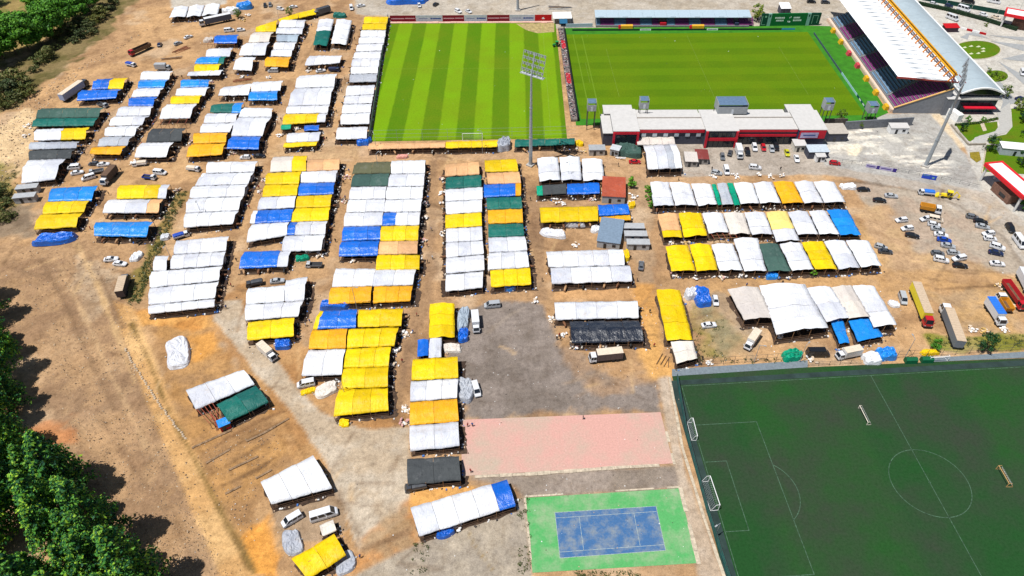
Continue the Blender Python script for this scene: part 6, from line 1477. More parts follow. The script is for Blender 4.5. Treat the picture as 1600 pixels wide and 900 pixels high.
e = thing('ticket_stand', 'red-roofed stand beside the coach on the plaza', 'stall', 1483, 48); MB().box((0, 0, 1.1), (6.5, 3.4, 2.2)).build('counter', plain('dark_stall', (.08, .05, .07), .7), e); MB().hexa([(-3.6, -2.2, 2.3), (3.6, -2.2, 2.3), (3.6, 2, 2.9), (-3.6, 2, 2.9)], [(-3.6, -2.2, 2.4), (3.6, -2.2, 2.4), (3.6, 2, 3.0), (-3.6, 2, 3.0)]).build('roof', REDB, e)
# ------------------------------------------------------------------ fences, boards, goals, lamps
def post_fence(label, pts, h, step, mat, mesh=None, rails=2, lean=0, cat='fence', name='wire_fence'):
    P = [G(*p) for p in pts]; e = empty(name, P[0]); tag(e, label, cat)
    for a, b_ in zip(P, P[1:]):
        L_ = (b_ - a).length; k = max(1, round(L_ / step)); pm = None
        for i in range(k):
            p = a.lerp(b_, i / k) - P[0]; q_ = a.lerp(b_, (i + 1) / k) - P[0]
            MB().tube(p, p + Vector((lean, 0, h)), .05, 6).build('post', mat, e)
            if mesh: 
                MB().hexa([p, q_, q_ + Vector((.04, .04, 0)), p + Vector((.04, .04, 0))], [x + Vector((lean, 0, h * .96)) for x in (p, q_, q_ + Vector((.04, .04, 0)), p + Vector((.04, .04, 0)))]).build('fence_panel', mesh, e)
        mb = MB()
        for r_ in range(rails): mb.beam(a - P[0] + Vector((lean * (r_ + 1) / rails, 0, h * (r_ + 1) / rails)), b_ - P[0] + Vector((lean * (r_ + 1) / rails, 0, h * (r_ + 1) / rails)), .05)
        if rails: mb.build('rail', mat, e)
    return e
TEALM = plain('teal_windbreak', S(30, 110, 105), .85, 0, .3, .5); DSTEEL = plain('dark_steel', (.06, .07, .075), .6)
post_fence('teal screened fence along the left side of the green pitch', [(1057, 592), (1072, 680), (1104, 800), (1140, 912)], 2.4, 3.2, DSTEEL, TEALM)
post_fence('tall thin post fence between the tents and the green pitch', [(1096, 571), (1180, 566), (1260, 560)], 3.0, 3.2, DSTEEL)
post_fence('thin post fence behind the green pitch, right of the blue heap', [(1400, 560), (1470, 556), (1600, 547)], 3.0, 4.2, DSTEEL)
post_fence('low post fence behind the parked vans at the green pitch', [(1262, 572), (1345, 568)], 1.6, 3.0, DSTEEL)
flat('pitch_apron', wpoly((1050, 588), (1050, 577), (1262, 563), (1262, 574)), .06, plain('apron_grey', S(134, 146, 154), .9, 0, .15))
flat('pitch_apron', wpoly((1448, 566), (1448, 560), (1640, 547), (1640, 557)), .06, plain('apron_grey', S(134, 146, 154), .9, 0, .15))
post_fence('thin railing between the rubble yard and the road', [(1300, 252), (1346, 258), (1402, 268), (1470, 280), (1528, 294)], 1.5, 3.4, DSTEEL)
post_fence('grey wall fence along the left side of the striped pitch', [(607, 28), (577, 222)], 2.6, 6, STEEL, plain('wall_grey', (.20, .21, .22), .85, 0, .2))
post_fence('thin net fence with guyed posts behind the striped pitch goal', [(582, 221), (700, 219), (800, 217), (900, 214)], 5.0, 11, STEEL, None, 3)
board('fence_banner', 'white and violet banners on the rubble yard railing', 'banner', (1352, 261), (1400, 269.5), 1.5, [(.35, plain('lilac_banner', S(206, 196, 232), .6), (plain('violet_print', S(90, 70, 160), .7), [(.1, .9, .35, .6)])), (.1, plain('violet_banner', S(70, 50, 150), .6), None), (.42, plain('lilac_banner', S(206, 196, 232), .6), (plain('violet_print', S(90, 70, 160), .7), [(.1, .9, .35, .6)])), (.13, plain('violet_banner', S(70, 50, 150), .6), None)], .08)
board('fence_banner', 'blue banner with a pale disc on the rubble yard railing', 'banner', (1439, 278), (1462, 282), 1.9, [(1, plain('blue_banner', S(50, 90, 225), .6), (PRINTG, [(.7, .86, .3, .62), (.05, .2, .7, .9), (.25, .5, .74, .84)]))], .08)
def goal(label, pa, pb, h, depth, mat, side=1, tip=False):
    a, b_ = G(*pa), G(*pb); d_ = b_ - a; L_ = d_.length; e = empty('goal', a, math.atan2(d_.y, d_.x)); tag(e, label, 'goal', 'football goals'); r_ = .09
    fr = MB().tube((0, 0, 0), (0, 0, h), r_, 6).tube((L_, 0, 0), (L_, 0, h), r_, 6).tube((0, 0, h), (L_, 0, h), r_, 6)
    fr.build('goal_frame', mat, e); s = side * depth
    MB().tube((0, 0, h), (0, s * .45, h), .05, 5).tube((L_, 0, h), (L_, s * .45, h), .05, 5).tube((0, s * .45, h), (0, s, 0), .05, 5).tube((L_, s * .45, h), (L_, s, 0), .05, 5).tube((0, s, .04), (L_, s, .04), .05, 5).tube((0, 0, .04), (0, s, .04), .05, 5).tube((L_, 0, .04), (L_, s, .04), .05, 5).build('net_support', mat, e)
    nt = MB(); k = int(L_ / .5)
    for i in range(k + 1): x = L_ * i / k; nt.beam((x, s * .45, h), (x, s, .03), .018); nt.beam((x, 0, h), (x, s * .45, h), .018)
    for i in range(1, 5): nt.beam((0, s * (.45 + .55 * i / 5), h * (1 - i / 5)), (L_, s * (.45 + .55 * i / 5), h * (1 - i / 5)), .018)
    nt.build('net', plain('net_cord', (.40, .43, .43), .8), e)
goal('small white goal pushed against the teal fence', (1081, 660), (1088, 688), 1.9, 1.2, WHITE, -1)
goal('full-size white goal at the left end of the green pitch', (1107, 752), (1122, 797), 2.4, 1.8, WHITE, -1)
goal('white goal lying sideways near the halfway line', (1341, 638), (1354, 664), 1.2, 1.2, plain('cream_paint', (.66, .60, .5), .6), 1)
goal('tan goal beside the centre circle', (1556, 733), (1572, 761), 1.6, 1.6, plain('tan_paint', S(226, 178, 116), .6), 1)
goal('white goal behind the far touchline of the green pitch', (1451, 566), (1480, 564), 2.0, 1.3, WHITE, 1)
goal('white goal at the near end of the striped pitch', (723, 217), (754, 216.5), 2.4, 1.6, WHITE, -1)
GP = plain('green_dugout_sheet', S(10, 110, 70), .6)
for i, (u, v, l_) in enumerate(((1422, 566, 'left'), (1447, 565, 'right'))):
    e = thing('dugout', f'green shell dugout by the green pitch, {l_} of two', 'dugout', u, v, 0, 'green dugouts'); mb = MB(); loft(mb, [[(x, -.7, 0), (x, -.6, 1.3), (x, .1, 1.8), (x, .8, 1.4), (x, .9, 0)] for x in (-1.6, 1.6)]); mb.build('shell', GP, e); MB().box((0, -.3, .4), (3, .4, .1)).build('bench', WHITE, e)
LAMPH = plain('lamp_head_grey', (.3, .31, .32), .5)
for i, (u, v, h, lab) in enumerate(((558, 484, 9, 'thin lamp post among the yellow tents of the centre'), (592, 269, 8, 'thin lamp post by the olive tent'), (589, 238, 8, 'thin lamp post at the peach strip'), (754, 240, 10, 'thin lamp post at the near goal of the striped pitch'), (888, 281, 8, 'thin lamp post among the three upright white tents'), (316, 338, 7, 'thin lamp post at the corner of the big white block'), (1178, 566, 7, 'leaning post at the green pitch fence, left of the green heap'), (1249, 566, 7, 'leaning post right of the green heap'), (1413, 560, 8, 'leaning post beside the blue heap'), (540, 622, 7, 'thin lamp post in the yellow block'), (1118, 838, 6, 'leaning post on the teal fence'), (268, 405, 6, 'thin lamp post on the lower white block'), (1590, 22, 8, 'street lamp by the top right road'), (436, 30, 7, 'thin lamp post on the yellow winding strip'))):
    e = empty('lamp_post', G(u, v), i); tag(e, lab, 'lamp post', 'thin lamp posts'); MB().tube((0, 0, 0), (0, 0, h), .1, 6, .06).build('pole', STEEL, e); MB().beam((0, 0, h), (1.1, 0, h + .25), .08).build('bracket', STEEL, e); MB().box((1.4, 0, h + .25), (.7, .3, .14)).build('lamp_head', LAMPH, e)
# ------------------------------------------------------------------ heaps, sacks, timber
def sheet_heap(label, u, v, rx, ry, h, col, rz=0, name='sheeted_heap', wr=.42):
    e = empty(name, G(u, v), rz); tag(e, label, 'heap', 'heaps under sheets'); rg = random.Random(int(u * 7 + v)); mb = MB(); n_, m_ = 30, 11; ph = [rg.random() * 6 for _ in range(8)]
    for i in range(m_ + 1):
        t = i / m_
        for j in range(n_):
            a = 6.2832 * j / n_; sq = (abs(math.cos(a)) ** 4 + abs(math.sin(a)) ** 4) ** -.25
            rr = .94 * (t / .66) if t < .66 else .94 + .1 * (t - .66) / .34; k = rr * sq * (1 + .10 * math.sin(2 * a + ph[0]) + .05 * math.sin(5 * a + ph[1])); z = h * (1 - .14 * (t / .66) ** 2 if t < .66 else .86 * (1 - (t - .66) / .34)) * (1 + min(1, t * 2.2) * (.14 * math.sin(3 * a + ph[2] + t * 4) + .10 * math.sin(7 * a + ph[3]))) + wr * h * rg.uniform(-.5, .5) * t * (1 - t) * 3
            mb.v.append((rx * k * math.cos(a), ry * k * math.sin(a), max(.02, z) if i < m_ else .02))
    for i in range(m_):
        for j in range(n_): mb.f.append((i * n_ + j, (i + 1) * n_ + j, (i + 1) * n_ + (j + 1) % n_, i * n_ + (j + 1) % n_)); mb.m.append(0)
    mb.build('sheet', tarpmat(col), e, smooth=False); rp = MB()
    for s in (-.35, .35): rp.beam((s * rx, -ry * .8, h * .55), (s * rx, ry * .8, h * .55), .07)
    for k in range(6): a = 6.28 * k / 6; rp.box((rx * 1.05 * math.cos(a), ry * 1.05 * math.sin(a), .12), (.35, .3, .24))
    rp.build('weights_and_rope', CONC, e)
for a_ in ((('long blue-sheeted heap below the two yellow tents', 88, 376, 6.6, 2.4, 2.1, 'b', rad(6))), ('white sheeted heap on the bare slope', 279, 552, 3.3, 5.6, 1.3, 'w', rad(25)), ('blue-sheeted bale stack behind the yellow block', 524, 480, 4.2, 1.6, 2.0, 'b', 0), ('blue heap with loose sheet left of the white saloon', 1096, 466, 2.6, 3.6, 2.0, 'b', 0), ('white cube-like heap against the blue one', 1079, 462, 1.8, 2.0, 2.2, 'w', 0),
        ('teal sheeted heap at the green pitch fence', 1237, 558, 2.6, 1.8, 2.0, 'g', rad(8)), ('white and green heap right of the van at the pitch fence', 1361, 562, 2.6, 1.8, 1.6, 'w', 0), ('blue-sheeted heap at the green pitch fence', 1383, 556, 2.5, 2.0, 2.2, 'B', rad(10)), ('grey-blue heap beside the white box lorry', 724, 500, 1.7, 4.5, 1.7, 'm', 0), ('blue heap at the end of the grey-blue one', 724, 526, 1.6, 2.2, 1.7, 'b', 0), ('silver sheeted heap beside the white and yellow tents', 727, 611, 2.0, 4.0, 1.6, 's', 0),
        ('blue heap below the yellow tent at the concrete road', 443, 540, 2.4, 1.6, 1.6, 'b', rad(5)), ('silver sheeted mound between the yellow and teal strips', 787, 230, 2.6, 3.4, 3.0, 's', 0), ('blue sheeted corner heap at the striped pitch wall', 569, 223, 2.6, 2.4, 2.0, 'b', 0), ('dark green sheeted mound left of the white canopies', 980, 238, 5.8, 3.4, 2.6, 'G', rad(-12)), ('small blue heap at the end of the column pair', 797, 451, 1.7, 1.3, 1.4, 'B', 0), ('bright blue sheet heap before the near upright tents', 1206, 433, 2.0, 1.2, 1.3, 'B', 0), ('big blue-sheeted heap at the top edge', 636, 3, 10, 4, 2.8, 'b', 0), ('blue-roofed stack at the top left', 383, 12, 4.5, 2.6, 2.6, 'B', 0), ('green sheet heap behind the far pair of tents', 531, 26, 3.4, 2.0, 1.8, 't', 0), ('white sheeted mound below the top left lorry', 362, 20, 4.2, 2.8, 2.4, 'w', 0),
        ('blue and white goods heap before the long white tent', 696, 832, 2.2, 1.3, 1.3, 'b', rad(18)), ('grey plastic sheet heap left of the bottom yellow tent', 457, 848, 2.0, 3.2, .9, 's', rad(20)), ('grey plastic sheet heap right of the bottom yellow tent', 540, 880, 2.4, 2.2, .8, 's', rad(30)), ('white plastic heap by the bottom of the yellow block', 510, 610, 3.2, 2.0, 1.0, 'c', rad(25)), ('yellow sheet heap beside the white van', 482, 612, 1.9, .9, .7, 'y', rad(20)), ('yellow rags at the near end of the yellow block', 538, 662, 1.4, 1.1, .8, 'y', 0), ('white plastic heap between the small tents', 706, 545, 2.6, 1.6, .9, 'c', 0), ('white plastic heap in the storage yard', 864, 366, 4.0, 2.2, 1.1, 'w', rad(-12)), ('white bags in the middle of the storage yard', 898, 352, 3.2, 1.2, 1.3, 'w', 0), ('white bags left of the metal barn', 930, 360, 1.6, 1.4, 1.2, 'w', 0), ('yellow sheet bundle beside the white tent pair', 976, 402, 1.4, 2.6, 1.6, 'y', 0), ('white plastic rubbish right of the far upright tents', 1325, 293, 2.6, 1.6, 1.2, 'w', 0), ('red sheet heap behind the central block', 629, 246, 2.2, 1.0, 1.0, 'q', 0), ('yellow bundle beside the teal strip', 905, 226, 1.6, 1.4, 1.4, 'y', 0), ('yellow sheet bundle right of the storage yard tent', 987, 322, 1.2, 1.6, 1.2, 'y', 0), ('green tarpaulin bundle beside the silver pickup', 473, 405, 2.0, 1.2, 1.2, 'g', rad(15)), ('yellow heap at the fence beside the long trailer', 1452, 552, 2.4, 1.0, 1.0, 'y', rad(8)), ('white litter heap beside the red-cabbed lorry', 1396, 476, 1.5, 1.3, .8, 'w', 0), ('white sack heap above the weedy bank', 214, 402, 1.6, 2.2, 1.0, 'w', 0), ('white bag heap beside the small blue lorry', 259, 372, 1.5, 1.3, 1.2, 'w', 0), ('pale heap beside the far blue tent', 327, 64, 2.4, 1.8, 1.4, 'c', 0)):
    sheet_heap(*a_)
SACK = MB(); loft(SACK, [[(x, w_ * math.cos(a), .2 + h_ * math.sin(a)) for a in [6.283 * i / 8 for i in range(8)]] for x, w_, h_ in ((-.48, .1, .06), (-.38, .26, .16), (0, .33, .2), (.38, .26, .16), (.48, .1, .06))]); 
SK = {c_: SACK.mesh('sack', plain('sack_' + c_, v_, .9, 0, .2)) for c_, v_ in (('white', (.72, .70, .68)), ('cream', (.58, .46, .34)), ('dark', (.09, .08, .085)), ('straw', (.55, .36, .12)), ('pink', (.5, .28, .26)))}
def sacks(label, u, v, n_, spread, cols, ry=None):
    e = empty('sack_pile', G(u, v), R.uniform(0, 3)); tag(e, label, 'sacks', 'piles of sacks and bales')
    for i in range(n_):
        c_ = R.choice(cols); lv = 0 if i < n_ * .6 else .34
        o = place('sack', SK[c_], e, (R.gauss(0, spread * .5), R.gauss(0, (ry or spread) * .4), lv + R.uniform(0, .1)), R.uniform(0, 6)); o.scale = (R.uniform(.7, 1.15),) * 3
SP_ = [('white sacks at the first white tent of the far lane', 245, 158), ('white sacks outside the left lane row, upper', 262, 137), ('white sacks outside the left lane row, lower', 220, 202), ('mixed sacks outside the bank row', 152, 196), ('yellow and dark bundles beside the grey tent of the bank row', 138, 220), ('pale bundles at the bank row end', 124, 238), ('pale rubble bags on the slope left of the bank row', 38, 214), ('white bags on the slope left of the green tent', 44, 198), ('sacks beside the timber frame row', 332, 128), ('sacks outside the third row, lower', 322, 152), ('sacks in the gap behind the blue-topped tent', 378, 121), ('bales beside the two gold tents', 300, 222), ('white bags between the small tents at the wide column', 463, 203), ('pale bags left of the tent with yellow hem', 437, 212), ('bags below the blue tent at the crossroads', 366, 240), ('sacks at the left of the chequered block, upper', 412, 282), ('sacks at the left of the chequered block, lower', 406, 300), ('white bags in the chequered block notch', 480, 396), ('blue and white litter at the chequered block corner', 499, 400), ('sacks beside the chequered block aisle, upper', 541, 278), ('sacks beside the chequered block aisle, middle', 538, 314), ('sacks in the gap below the blue central tents', 552, 408), ('pale bags beside the central aisle, upper', 667, 340), ('dark bundle in the central aisle', 664, 318), ('pale bags beside the central aisle, middle', 692, 366), ('bags beside the central aisle, lower', 662, 376), ('white bags left of the column pair, upper', 692, 303), ('dark bags left of the column pair, middle', 691, 318), ('pink bundles beside the tan tent', 691, 280), ('red and black bundles right of the central block', 668, 322), ('pale bags at the yellow block side, upper', 634, 524), ('pale bags at the yellow block side, middle', 620, 548), ('pale bags at the yellow block side, lower', 613, 570), ('pale bags left of the orange tent by the lot', 634, 640), ('rust bundles at the tent column corner', 634, 662), ('white bags below the yellow tent of the column pair', 836, 470), ('sacks before the black tent, left', 898, 542), ('white crates before the black tent', 880, 524), ('pink and white sacks above the white lorry', 942, 540), ('sacks left of the white tents above the lot', 862, 500), ('white bags before the three upright tents', 880, 318), ('pale bags behind the yellow tent', 868, 312), ('grey sheet bags before the blue low tent', 925, 312), ('white bags right of the rust-red roof', 988, 308), ('white bags right of the rust-red roof, lower', 984, 318), ('straw bales left of the teal strip end', 912, 236), ('rubbish bags along the stadium lane, left', 1114, 276), ('rubbish bags along the stadium lane, white', 1150, 276), ('rubbish bags along the stadium lane, middle', 1186, 274), ('rubbish bags along the stadium lane, right', 1222, 275), ('white rubbish bags near the middle of the stadium lane', 1205, 276), ('yellow bags between the upright tent rows', 1072, 379), ('white bags between the upright tent rows', 1050, 379), ('bags before the near upright tents, first', 1086, 436), ('bags before the near upright tents, second', 1130, 434), ('bags before the near upright tents, third', 1160, 432), ('dark bundles before the near upright tents', 1054, 432), ('pale bags by the off-white annex', 1108, 567), ('white bags by the black van', 1266, 563), ('white bags beside the great white tents', 1218, 527), ('white crates near the tipper, left', 1518, 516), ('yellow crate near the tipper', 1538, 517), ('white crates near the tipper, right', 1568, 516), ('yellow crates near the orange tipper', 1583, 478), ('yellow crate by the red lorry', 1563, 448), ('white bags at the long white tent corner', 715, 822), ('pale bags at the storage yard barn', 938, 382), ('white sacks on the slope', 900, 384), ('pale bags by the top left lorry', 388, 24), ('straw heap by the top left lorry', 380, 32), ('bags at the top right of the far column', 480, 40), ('sacks along the far column, lower', 473, 60), ('bags between far white tents', 482, 112), ('pale bags in the far gap', 420, 122), ('white bags by the small lorry on the lane', 208, 254), ('bags behind the three tents by the blue pickup', 275, 300)]
for i, (lab, u, v) in enumerate(SP_):
    cols = ['white', 'white', 'cream'] if any(k in lab for k in ('white', 'pale', 'rubbish')) else (['straw', 'cream'] if 'straw' in lab or 'yellow' in lab else ['white', 'cream', 'dark', 'pink'])
    sacks(lab, u, v, R.randint(9, 16), R.uniform(1.0, 1.9), cols)
def timber(label, u, v, rz, n_, L_, mats):
    e = empty('timber_stack', G(u, v), rz); tag(e, label, 'timber', 'stacked timber')
    for i in range(n_): MB().beam((-L_ / 2 + R.uniform(-.6, .6), R.gauss(0, .9), .1 + .1 * (i % 4)), (L_ / 2 + R.uniform(-.6, .6), R.gauss(0, .9), .12 + .1 * (i % 4)), .14).build('beam', R.choice(mats), e)
REDW = plain('red_oxide_beam', (.30, .07, .04), .8)
timber('red beams laid on the ground by the far left tracks', 283, 78, rad(45), 9, 8, [REDW, TIMBER]); timber('pale planks on the far left slope', 268, 92, rad(5), 8, 9, [TIMBER, CONC]); timber('timber lying in the far gap of the third row', 380, 126, rad(8), 10, 8, [REDW, TIMBER]); timber('dark pallets beside the lane at the teal strip', 888, 239, rad(-6), 10, 7, [DARKWOOD, CHASSIS]); timber('planks on the ground beside the white canopies', 970, 248, 0, 5, 4, [WHITE, TIMBER])
timber('bare poles of an unfinished tent on the slope', 338, 656, rad(-50), 10, 6, [TIMBER, REDW]); timber('steel bars stacked at the top behind the boards', 875, 12, 0, 10, 12, [DARKWOOD, STEEL]); timber('poles leaning by the fence corner at the green pitch', 1038, 565, rad(60), 4, 4, [DARKWOOD])
# bare timber frame without cloth in the third row
def bare_frame(label, quad):
    Q = [G(*p) for p in quad]; c = (Q[0] + Q[1] + Q[2] + Q[3]) / 4; e = empty('open_shed', c); tag(e, label, 'frame', 'bare timber frames'); Q = [q_ - c for q_ in Q]
    for s in [i / 4 for i in range(5)]:
        for t in (0, 1):
            p = bil(Q, s, t); MB().beam(p, p + Vector((0, 0, 2.3)), .12).build('post', TIMBER, e)
        a = bil(Q, s, 0) + Vector((0, 0, 2.3)); b_ = bil(Q, s, 1) + Vector((0, 0, 2.3)); MB().beam(a, b_, .12).build('crossbeam', REDW, e)
    for t in (0, .5, 1): a = bil(Q, 0, t) + Vector((0, 0, 2.4)); b_ = bil(Q, 1, t) + Vector((0, 0, 2.4)); MB().beam(a, b_, .12).build('purlin', TIMBER, e)
bare_frame('bare timber frame between the white and charcoal tents', ((248, 190), (298, 189), (292, 201), (240, 202)))
bare_frame('bare red frame below the far blue tent', ((330, 70), (372, 70), (368, 77), (326, 77)))
bare_frame('bare frame in the middle upright row', ((1108, 372), (1144, 371), (1150, 380), (1114, 381)))
bare_frame('bare frame beside the white tent on the bare slope', ((312, 648), (336, 638), (352, 664), (332, 670)))
# loose litter, stones: uncountable
rng = random.Random(3); mb = MB()
LIT = [plain('litter_white', (.7, .69, .67), .9), plain('litter_tan', (.45, .33, .22), .95), plain('litter_dark', (.06, .05, .045), .95), plain('litter_blue', (.05, .16, .45), .8)]
def scat(n_, box_, cols, s0, s1):
    for _ in range(n_):
        p = G(rng.uniform(box_[0], box_[2]), rng.uniform(box_[1], box_[3])); s = rng.uniform(s0, s1); mb.cur = rng.choice(cols); mb.box((p.x, p.y, s * .2), (s, s * rng.uniform(.5, 1), s * .45), rng.uniform(0, 3), .8)
for T_ in TENTS:
    for k in 'RB':
        a, b_ = T_['E'][k]
        for _ in range(12):
            p = a.lerp(b_, rng.random()); o_ = Vector((rng.uniform(.2, 1.6), rng.uniform(-1.5, .2), 0)) if k == 'R' else Vector((rng.uniform(-1, 1), -rng.uniform(.1, .9), 0)); s = rng.uniform(.15, .7); mb.cur = rng.choice((0, 0, 1, 1, 2, 2, 2, 3)); mb.box((p.x + o_.x, p.y + o_.y, s * .2), (s, s * .7, s * .5), rng.uniform(0, 3), .8)
scat(260, (0, 0, 1600, 520), (0, 1, 2), .12, .4); scat(220, (300, 500, 1080, 900), (0, 1, 2), .1, .3); scat(60, (1290, 185, 1500, 262), (0, 0, 1), .1, .35); scat(120, (720, 480, 1040, 640), (0, 0, 2), .08, .25)
scat(90, (1080, 450, 1440, 570), (0, 1), .1, .4); scat(40, (1040, 600, 1600, 900), (0,), .05, .09); scat(30, (840, 745, 1070, 775), (0, 1), .1, .25)
tag(mb.build('litter', LIT), 'small scattered litter over the lanes', 'litter', kind='stuff')
mb = MB(); rng = random.Random(4)
STONE = [plain('pale_stone', (.50, .40, .29), .95), plain('brown_stone', (.18, .12, .08), .95), plain('earth_clod', (.42, .32, .22), .95)]
def stones(n_, fn, s0, s1):
    for _ in range(n_):
        p = fn(); s = rng.uniform(s0, s1); mb.cur = 0 if rng.random() < .4 else 1; mb.blob((p.x, p.y, 0), (s, s * rng.uniform(.6, 1), s * .6), rng, 6, 3)
def inpoly(poly_):
    xs_ = [p[0] for p in poly_]; ys_ = [p[1] for p in poly_]
    while True:
        x, y = rng.uniform(min(xs_), max(xs_)), rng.uniform(min(ys_), max(ys_))
        if sdist(np.array([x]), np.array([y]), poly_)[0] > 0: return Vector((x, y, 0))
P1 = [(x, y) for x, y in wpoly((20, 390), (180, 400), (205, 500), (290, 720), (370, 900), (240, 900), (120, 700), (60, 540))]; P2 = wpoly((0, 190), (60, 140), (200, 60), (240, 40), (120, 120), (50, 190), (40, 250), (0, 290)); P3_ = wpoly((300, 700), (400, 650), (450, 700), (400, 740), (400, 850), (370, 850))
stones(800, lambda: inpoly(P1), .06, .24); stones(420, lambda: inpoly(P2), .1, .4); stones(220, lambda: inpoly(P3_), .06, .22)
for i in range(46):
    t = i / 45; p = G(196 + 74 * t ** 1.0 + (20 * t * t) + rng.uniform(-1.5, 1.5), 545 + 140 * t); mb.cur = 0; mb.blob((p.x, p.y, 0), (.4, .32, .3), rng, 6, 3)
for i in range(5200):   # clods and broken earth
    x_ = rng.random(); t_ = rng.random(); p = G(20 + 190 * x_ + 150 * t_ * t_, 385 + 515 * t_) if i < 5200 else G(rng.uniform(-10, 240), rng.uniform(40, 260))
    if i >= 5200 and (p.x > -150 or sdist(np.array([p.x]), np.array([p.y]), P2)[0] < -6): continue
    s = rng.uniform(.04, .13) if rng.random() < .95 else rng.uniform(.12, .2); mb.cur = 2 if rng.random() < .7 else (1 if rng.random() < .8 else 0); mb.box((p.x, p.y, s * .3 + .1), (s * rng.uniform(1, 2.2), s, s * .6), rng.uniform(0, 3), .6)
tag(mb.build('stones', STONE), 'loose stones on the bare slope and along the dirt track', 'stones', kind='stuff')
EARTH = plain('banked_earth', (.24, .155, .09), .95, 0, .35, 1.0)
for pts in ([(322, 724), (360, 702), (410, 678), (452, 654)], [(330, 748), (385, 722), (440, 696)], [(352, 772), (400, 748), (425, 734)], [(300, 700), (340, 682), (362, 672)]): kerb('earth_bank', pts, .6, .2, EARTH, .3)
# ------------------------------------------------------------------ cattle and people
def skin_mesh(name, verts, edges, radii, mats, pick):
    me = bpy.data.meshes.new(name); me.from_pydata(verts, edges, []); ob = bpy.data.objects.new(name, me); COL.objects.link(ob)
    ob.modifiers.new('skin', 'SKIN'); sub = ob.modifiers.new('sub', 'SUBSURF'); sub.levels = 1
    for sv, r_ in zip(me.skin_vertices[0].data, radii): sv.radius = (r_, r_) if not isinstance(r_, tuple) else r_
    me.skin_vertices[0].data[0].use_root = True
    dg = bpy.context.evaluated_depsgraph_get(); dg.update(); nm = bpy.data.meshes.new_from_object(ob.evaluated_get(dg)); bpy.data.objects.remove(ob); nm.name = name
    nm.materials.clear()
    for m_ in mats: nm.materials.append(m_)
    for p in nm.polygons: p.material_index = pick(p.center); p.use_smooth = True
    return nm
def cow_mesh(name, hide, patch):
    v = [(0, 0, 1.02), (.5, 0, 1.08), (.85, 0, 1.05), (-.5, 0, 1.02), (-.9, 0, 1.05), (1.15, 0, 1.25), (1.38, 0, 1.38), (1.72, 0, 1.18), (1.85, 0, 1.08)]
    e = [(0, 1), (1, 2), (0, 3), (3, 4), (2, 5), (5, 6), (6, 7), (7, 8)]; r_ = [.40, .39, .33, .38, .28, .2, .15, .11, .08]
    for x, s in ((.75, 1), (.75, -1), (-.8, 1), (-.8, -1)):
        b_ = len(v); kx = .03 if x > 0 else -.14
        v += [(x, s * .2, .72), (x + kx, s * .2, .40), (x + (.0 if x > 0 else -.04), s * .2, .04)]; e += [(2 if x > 0 else 4, b_), (b_, b_ + 1), (b_ + 1, b_ + 2)]; r_ += [.13, .07, .06]
    b_ = len(v); v += [(-1.08, 0, 1.0), (-1.15, 0, .55)]; e += [(4, b_), (b_, b_ + 1)]; r_ += [.05, .03]
    for s in (1, -1): b_ = len(v); v += [(1.36, s * .2, 1.46), (1.38, s * .3, 1.6)]; e += [(6, b_), (b_, b_ + 1)]; r_ += [.04, .02]
    return skin_mesh(name, v, e, r_, [hide, patch], lambda c: 1 if patch is not hide and math.sin(c.x * 5 + c.y * 3) > .5 else 0)
H1, H2, H3, H4 = plain('brown_hide', (.17, .075, .035), .8), plain('black_hide', (.012, .011, .011), .6), plain('tan_hide', (.38, .22, .11), .8), plain('white_hide', (.6, .56, .5), .8)
COWS = [('brown', cow_mesh('body', H1, H1)), ('piebald', cow_mesh('body', H2, H4)), ('tan', cow_mesh('body', H3, H3)), ('black', cow_mesh('body', H2, H2))]
rng = random.Random(12); nc = 0
for T_ in TENTS:
    sd = T_['sides']
    for k in sd:
        if k not in 'RBL' : continue
        a, b_ = T_['E'][k]; L_ = (b_ - a).length
        if rng.random() < .25 or nc > 290: continue
        for j in range(max(1, min(4, int(L_ / 3.4)))):
            t = (j + .3 + rng.random() * .4) / max(1, min(4, int(L_ / 3.4))); p = a.lerp(b_, t); d_ = (b_ - a).normalized(); out = Vector((-d_.y, d_.x, 0)); 
            if out.dot(p - T_['c']) < 0: out = -out
            p = p + out * rng.uniform(-.6, .75); kind, me = rng.choice(COWS); ang = math.atan2(out.y, out.x) + rng.uniform(-.5, .5) + (math.pi if rng.random() < .7 else 0)
            sidew = dict(R='right', B='near', L='left')[k]
            short = T_['label']
            o = place('cow', me, None, (p.x, p.y, 0), ang); tag(o, f'{kind} cow at {sidew} side of {short}', 'cow', 'cattle at ' + sidew + ' side of ' + short); nc += 1
def person_mesh(shirt, trousers):
    v = [(0, 0, .95), (0, 0, 1.2), (0, 0, 1.42), (0, 0, 1.54), (.02, 0, 1.66), (.01, 0, 1.76)]; e = [(0, 1), (1, 2), (2, 3), (3, 4), (4, 5)]; r_ = [.16, .15, .17, .06, .1, .07]
    for s in (1, -1):
        b_ = len(v); v += [(0, s * .1, .85), (.06 * s, s * .11, .48), (-.03 + .1 * s, s * .11, .06), (.12 + .1 * s, s * .12, .03)]; e += [(0, b_), (b_, b_ + 1), (b_ + 1, b_ + 2), (b_ + 2, b_ + 3)]; r_ += [.1, .07, .05, .04]
        b_ = len(v); v += [(0, s * .22, 1.40), (-.04, s * .27, 1.12), (.08, s * .27, .88), (.11, s * .26, .8)]; e += [(2, b_), (b_, b_ + 1), (b_ + 1, b_ + 2), (b_ + 2, b_ + 3)]; r_ += [.07, .055, .042, .035]
    return skin_mesh('person', v, e, r_, [plain('skin', (.45, .26, .17), .6), shirt, trousers, plain('dark_hair', (.02, .014, .01), .8)],
                     lambda c: 3 if c.z > 1.70 else (0 if c.z > 1.53 or (abs(c.y) > .2 and c.z < .93) else (1 if c.z > .93 else 2)))
DARKT = plain('dark_trousers', (.02, .022, .03), .9)
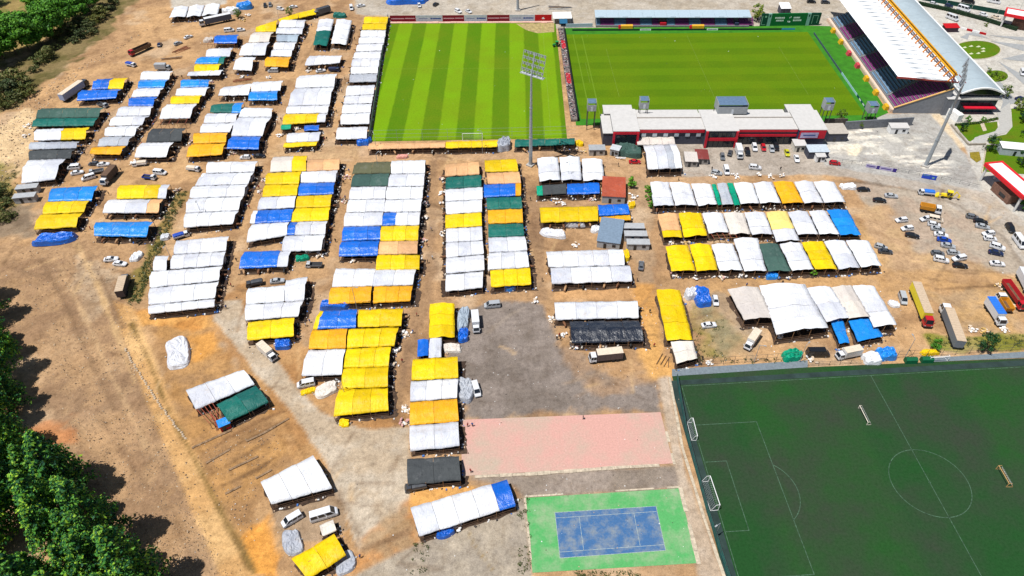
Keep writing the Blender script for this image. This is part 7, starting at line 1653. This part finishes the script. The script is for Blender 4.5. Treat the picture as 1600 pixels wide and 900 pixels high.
SH = [('dark', person_mesh(plain('dark_shirt', (.018, .018, .022), .9), DARKT)), ('white', person_mesh(plain('white_shirt', (.65, .65, .65), .9), DARKT)), ('red', person_mesh(plain('red_shirt', (.4, .03, .03), .9), DARKT)), ('blue', person_mesh(plain('blue_shirt', (.04, .1, .3), .9), DARKT))]
for i, (u, v, c_, lab) in enumerate(((911, 655, 0, 'person in dark clothes walking on the pink court'), (870, 531, 0, 'person in dark clothes before the black tent, left'), (876, 532, 0, 'person in dark clothes before the black tent, right'), (966, 260, 0, 'person in dark clothes in the lane behind the upright tents'), (190, 268, 0, 'person in dark clothes behind the dark-tilt lorry'), (168, 292, 0, 'person in dark clothes below the dark-tilt lorry'), (171, 305, 0, 'person in dark clothes right of the yellow tents'), (132, 362, 1, 'person in white by the blue heap'), (465, 92, 0, 'person in dark clothes in the far aisle'), (539, 125, 0, 'person in dark clothes in the lane beside the pitch wall tents'), (511, 219, 0, 'person in dark clothes at the crossroads'), (508, 220, 2, 'person in red at the crossroads'), (1112, 266, 0, 'person in dark clothes by the rubbish'), (1219, 266, 0, 'person in dark clothes in the clubhouse yard'), (1060, 282, 0, 'person in dark clothes behind the far upright tents'), (1222, 444, 0, 'person in dark clothes behind the great white tents'), (1166, 448, 3, 'person in blue on the lane behind the great white tents'), (533, 313, 2, 'person in red in the chequered block aisle'), (676, 405, 1, 'person in white in the central aisle'), (353, 452, 0, 'person in dark clothes right of the lower white block'), (362, 448, 2, 'person in red right of the lower white block'), (985, 405, 0, 'person in dark clothes by the yellow bundle'), (874, 526, 2, 'person in red before the black tent'), (670, 300, 3, 'person in blue beside the central block'))):
    o = place('person', SH[c_][1], None, G(u, v), i * 1.1); tag(o, lab, 'person', 'people on the market ground')
rng = random.Random(21)
for i, T_ in enumerate(TENTS):
    if 'R' not in T_['sides'] or rng.random() < .45: continue
    a, b_ = T_['E']['R']; p = a.lerp(b_, rng.random()); kc, me = rng.choice((SH[0], SH[0], SH[0], SH[1], SH[2], SH[3]))
    o = place('person', me, None, (p.x + rng.uniform(2.0, 4.0), p.y + rng.uniform(-1, 1), 0), rng.uniform(0, 6)); tag(o, f'person in {kc} top by {T_["label"]}', 'person', 'people on the market ground')
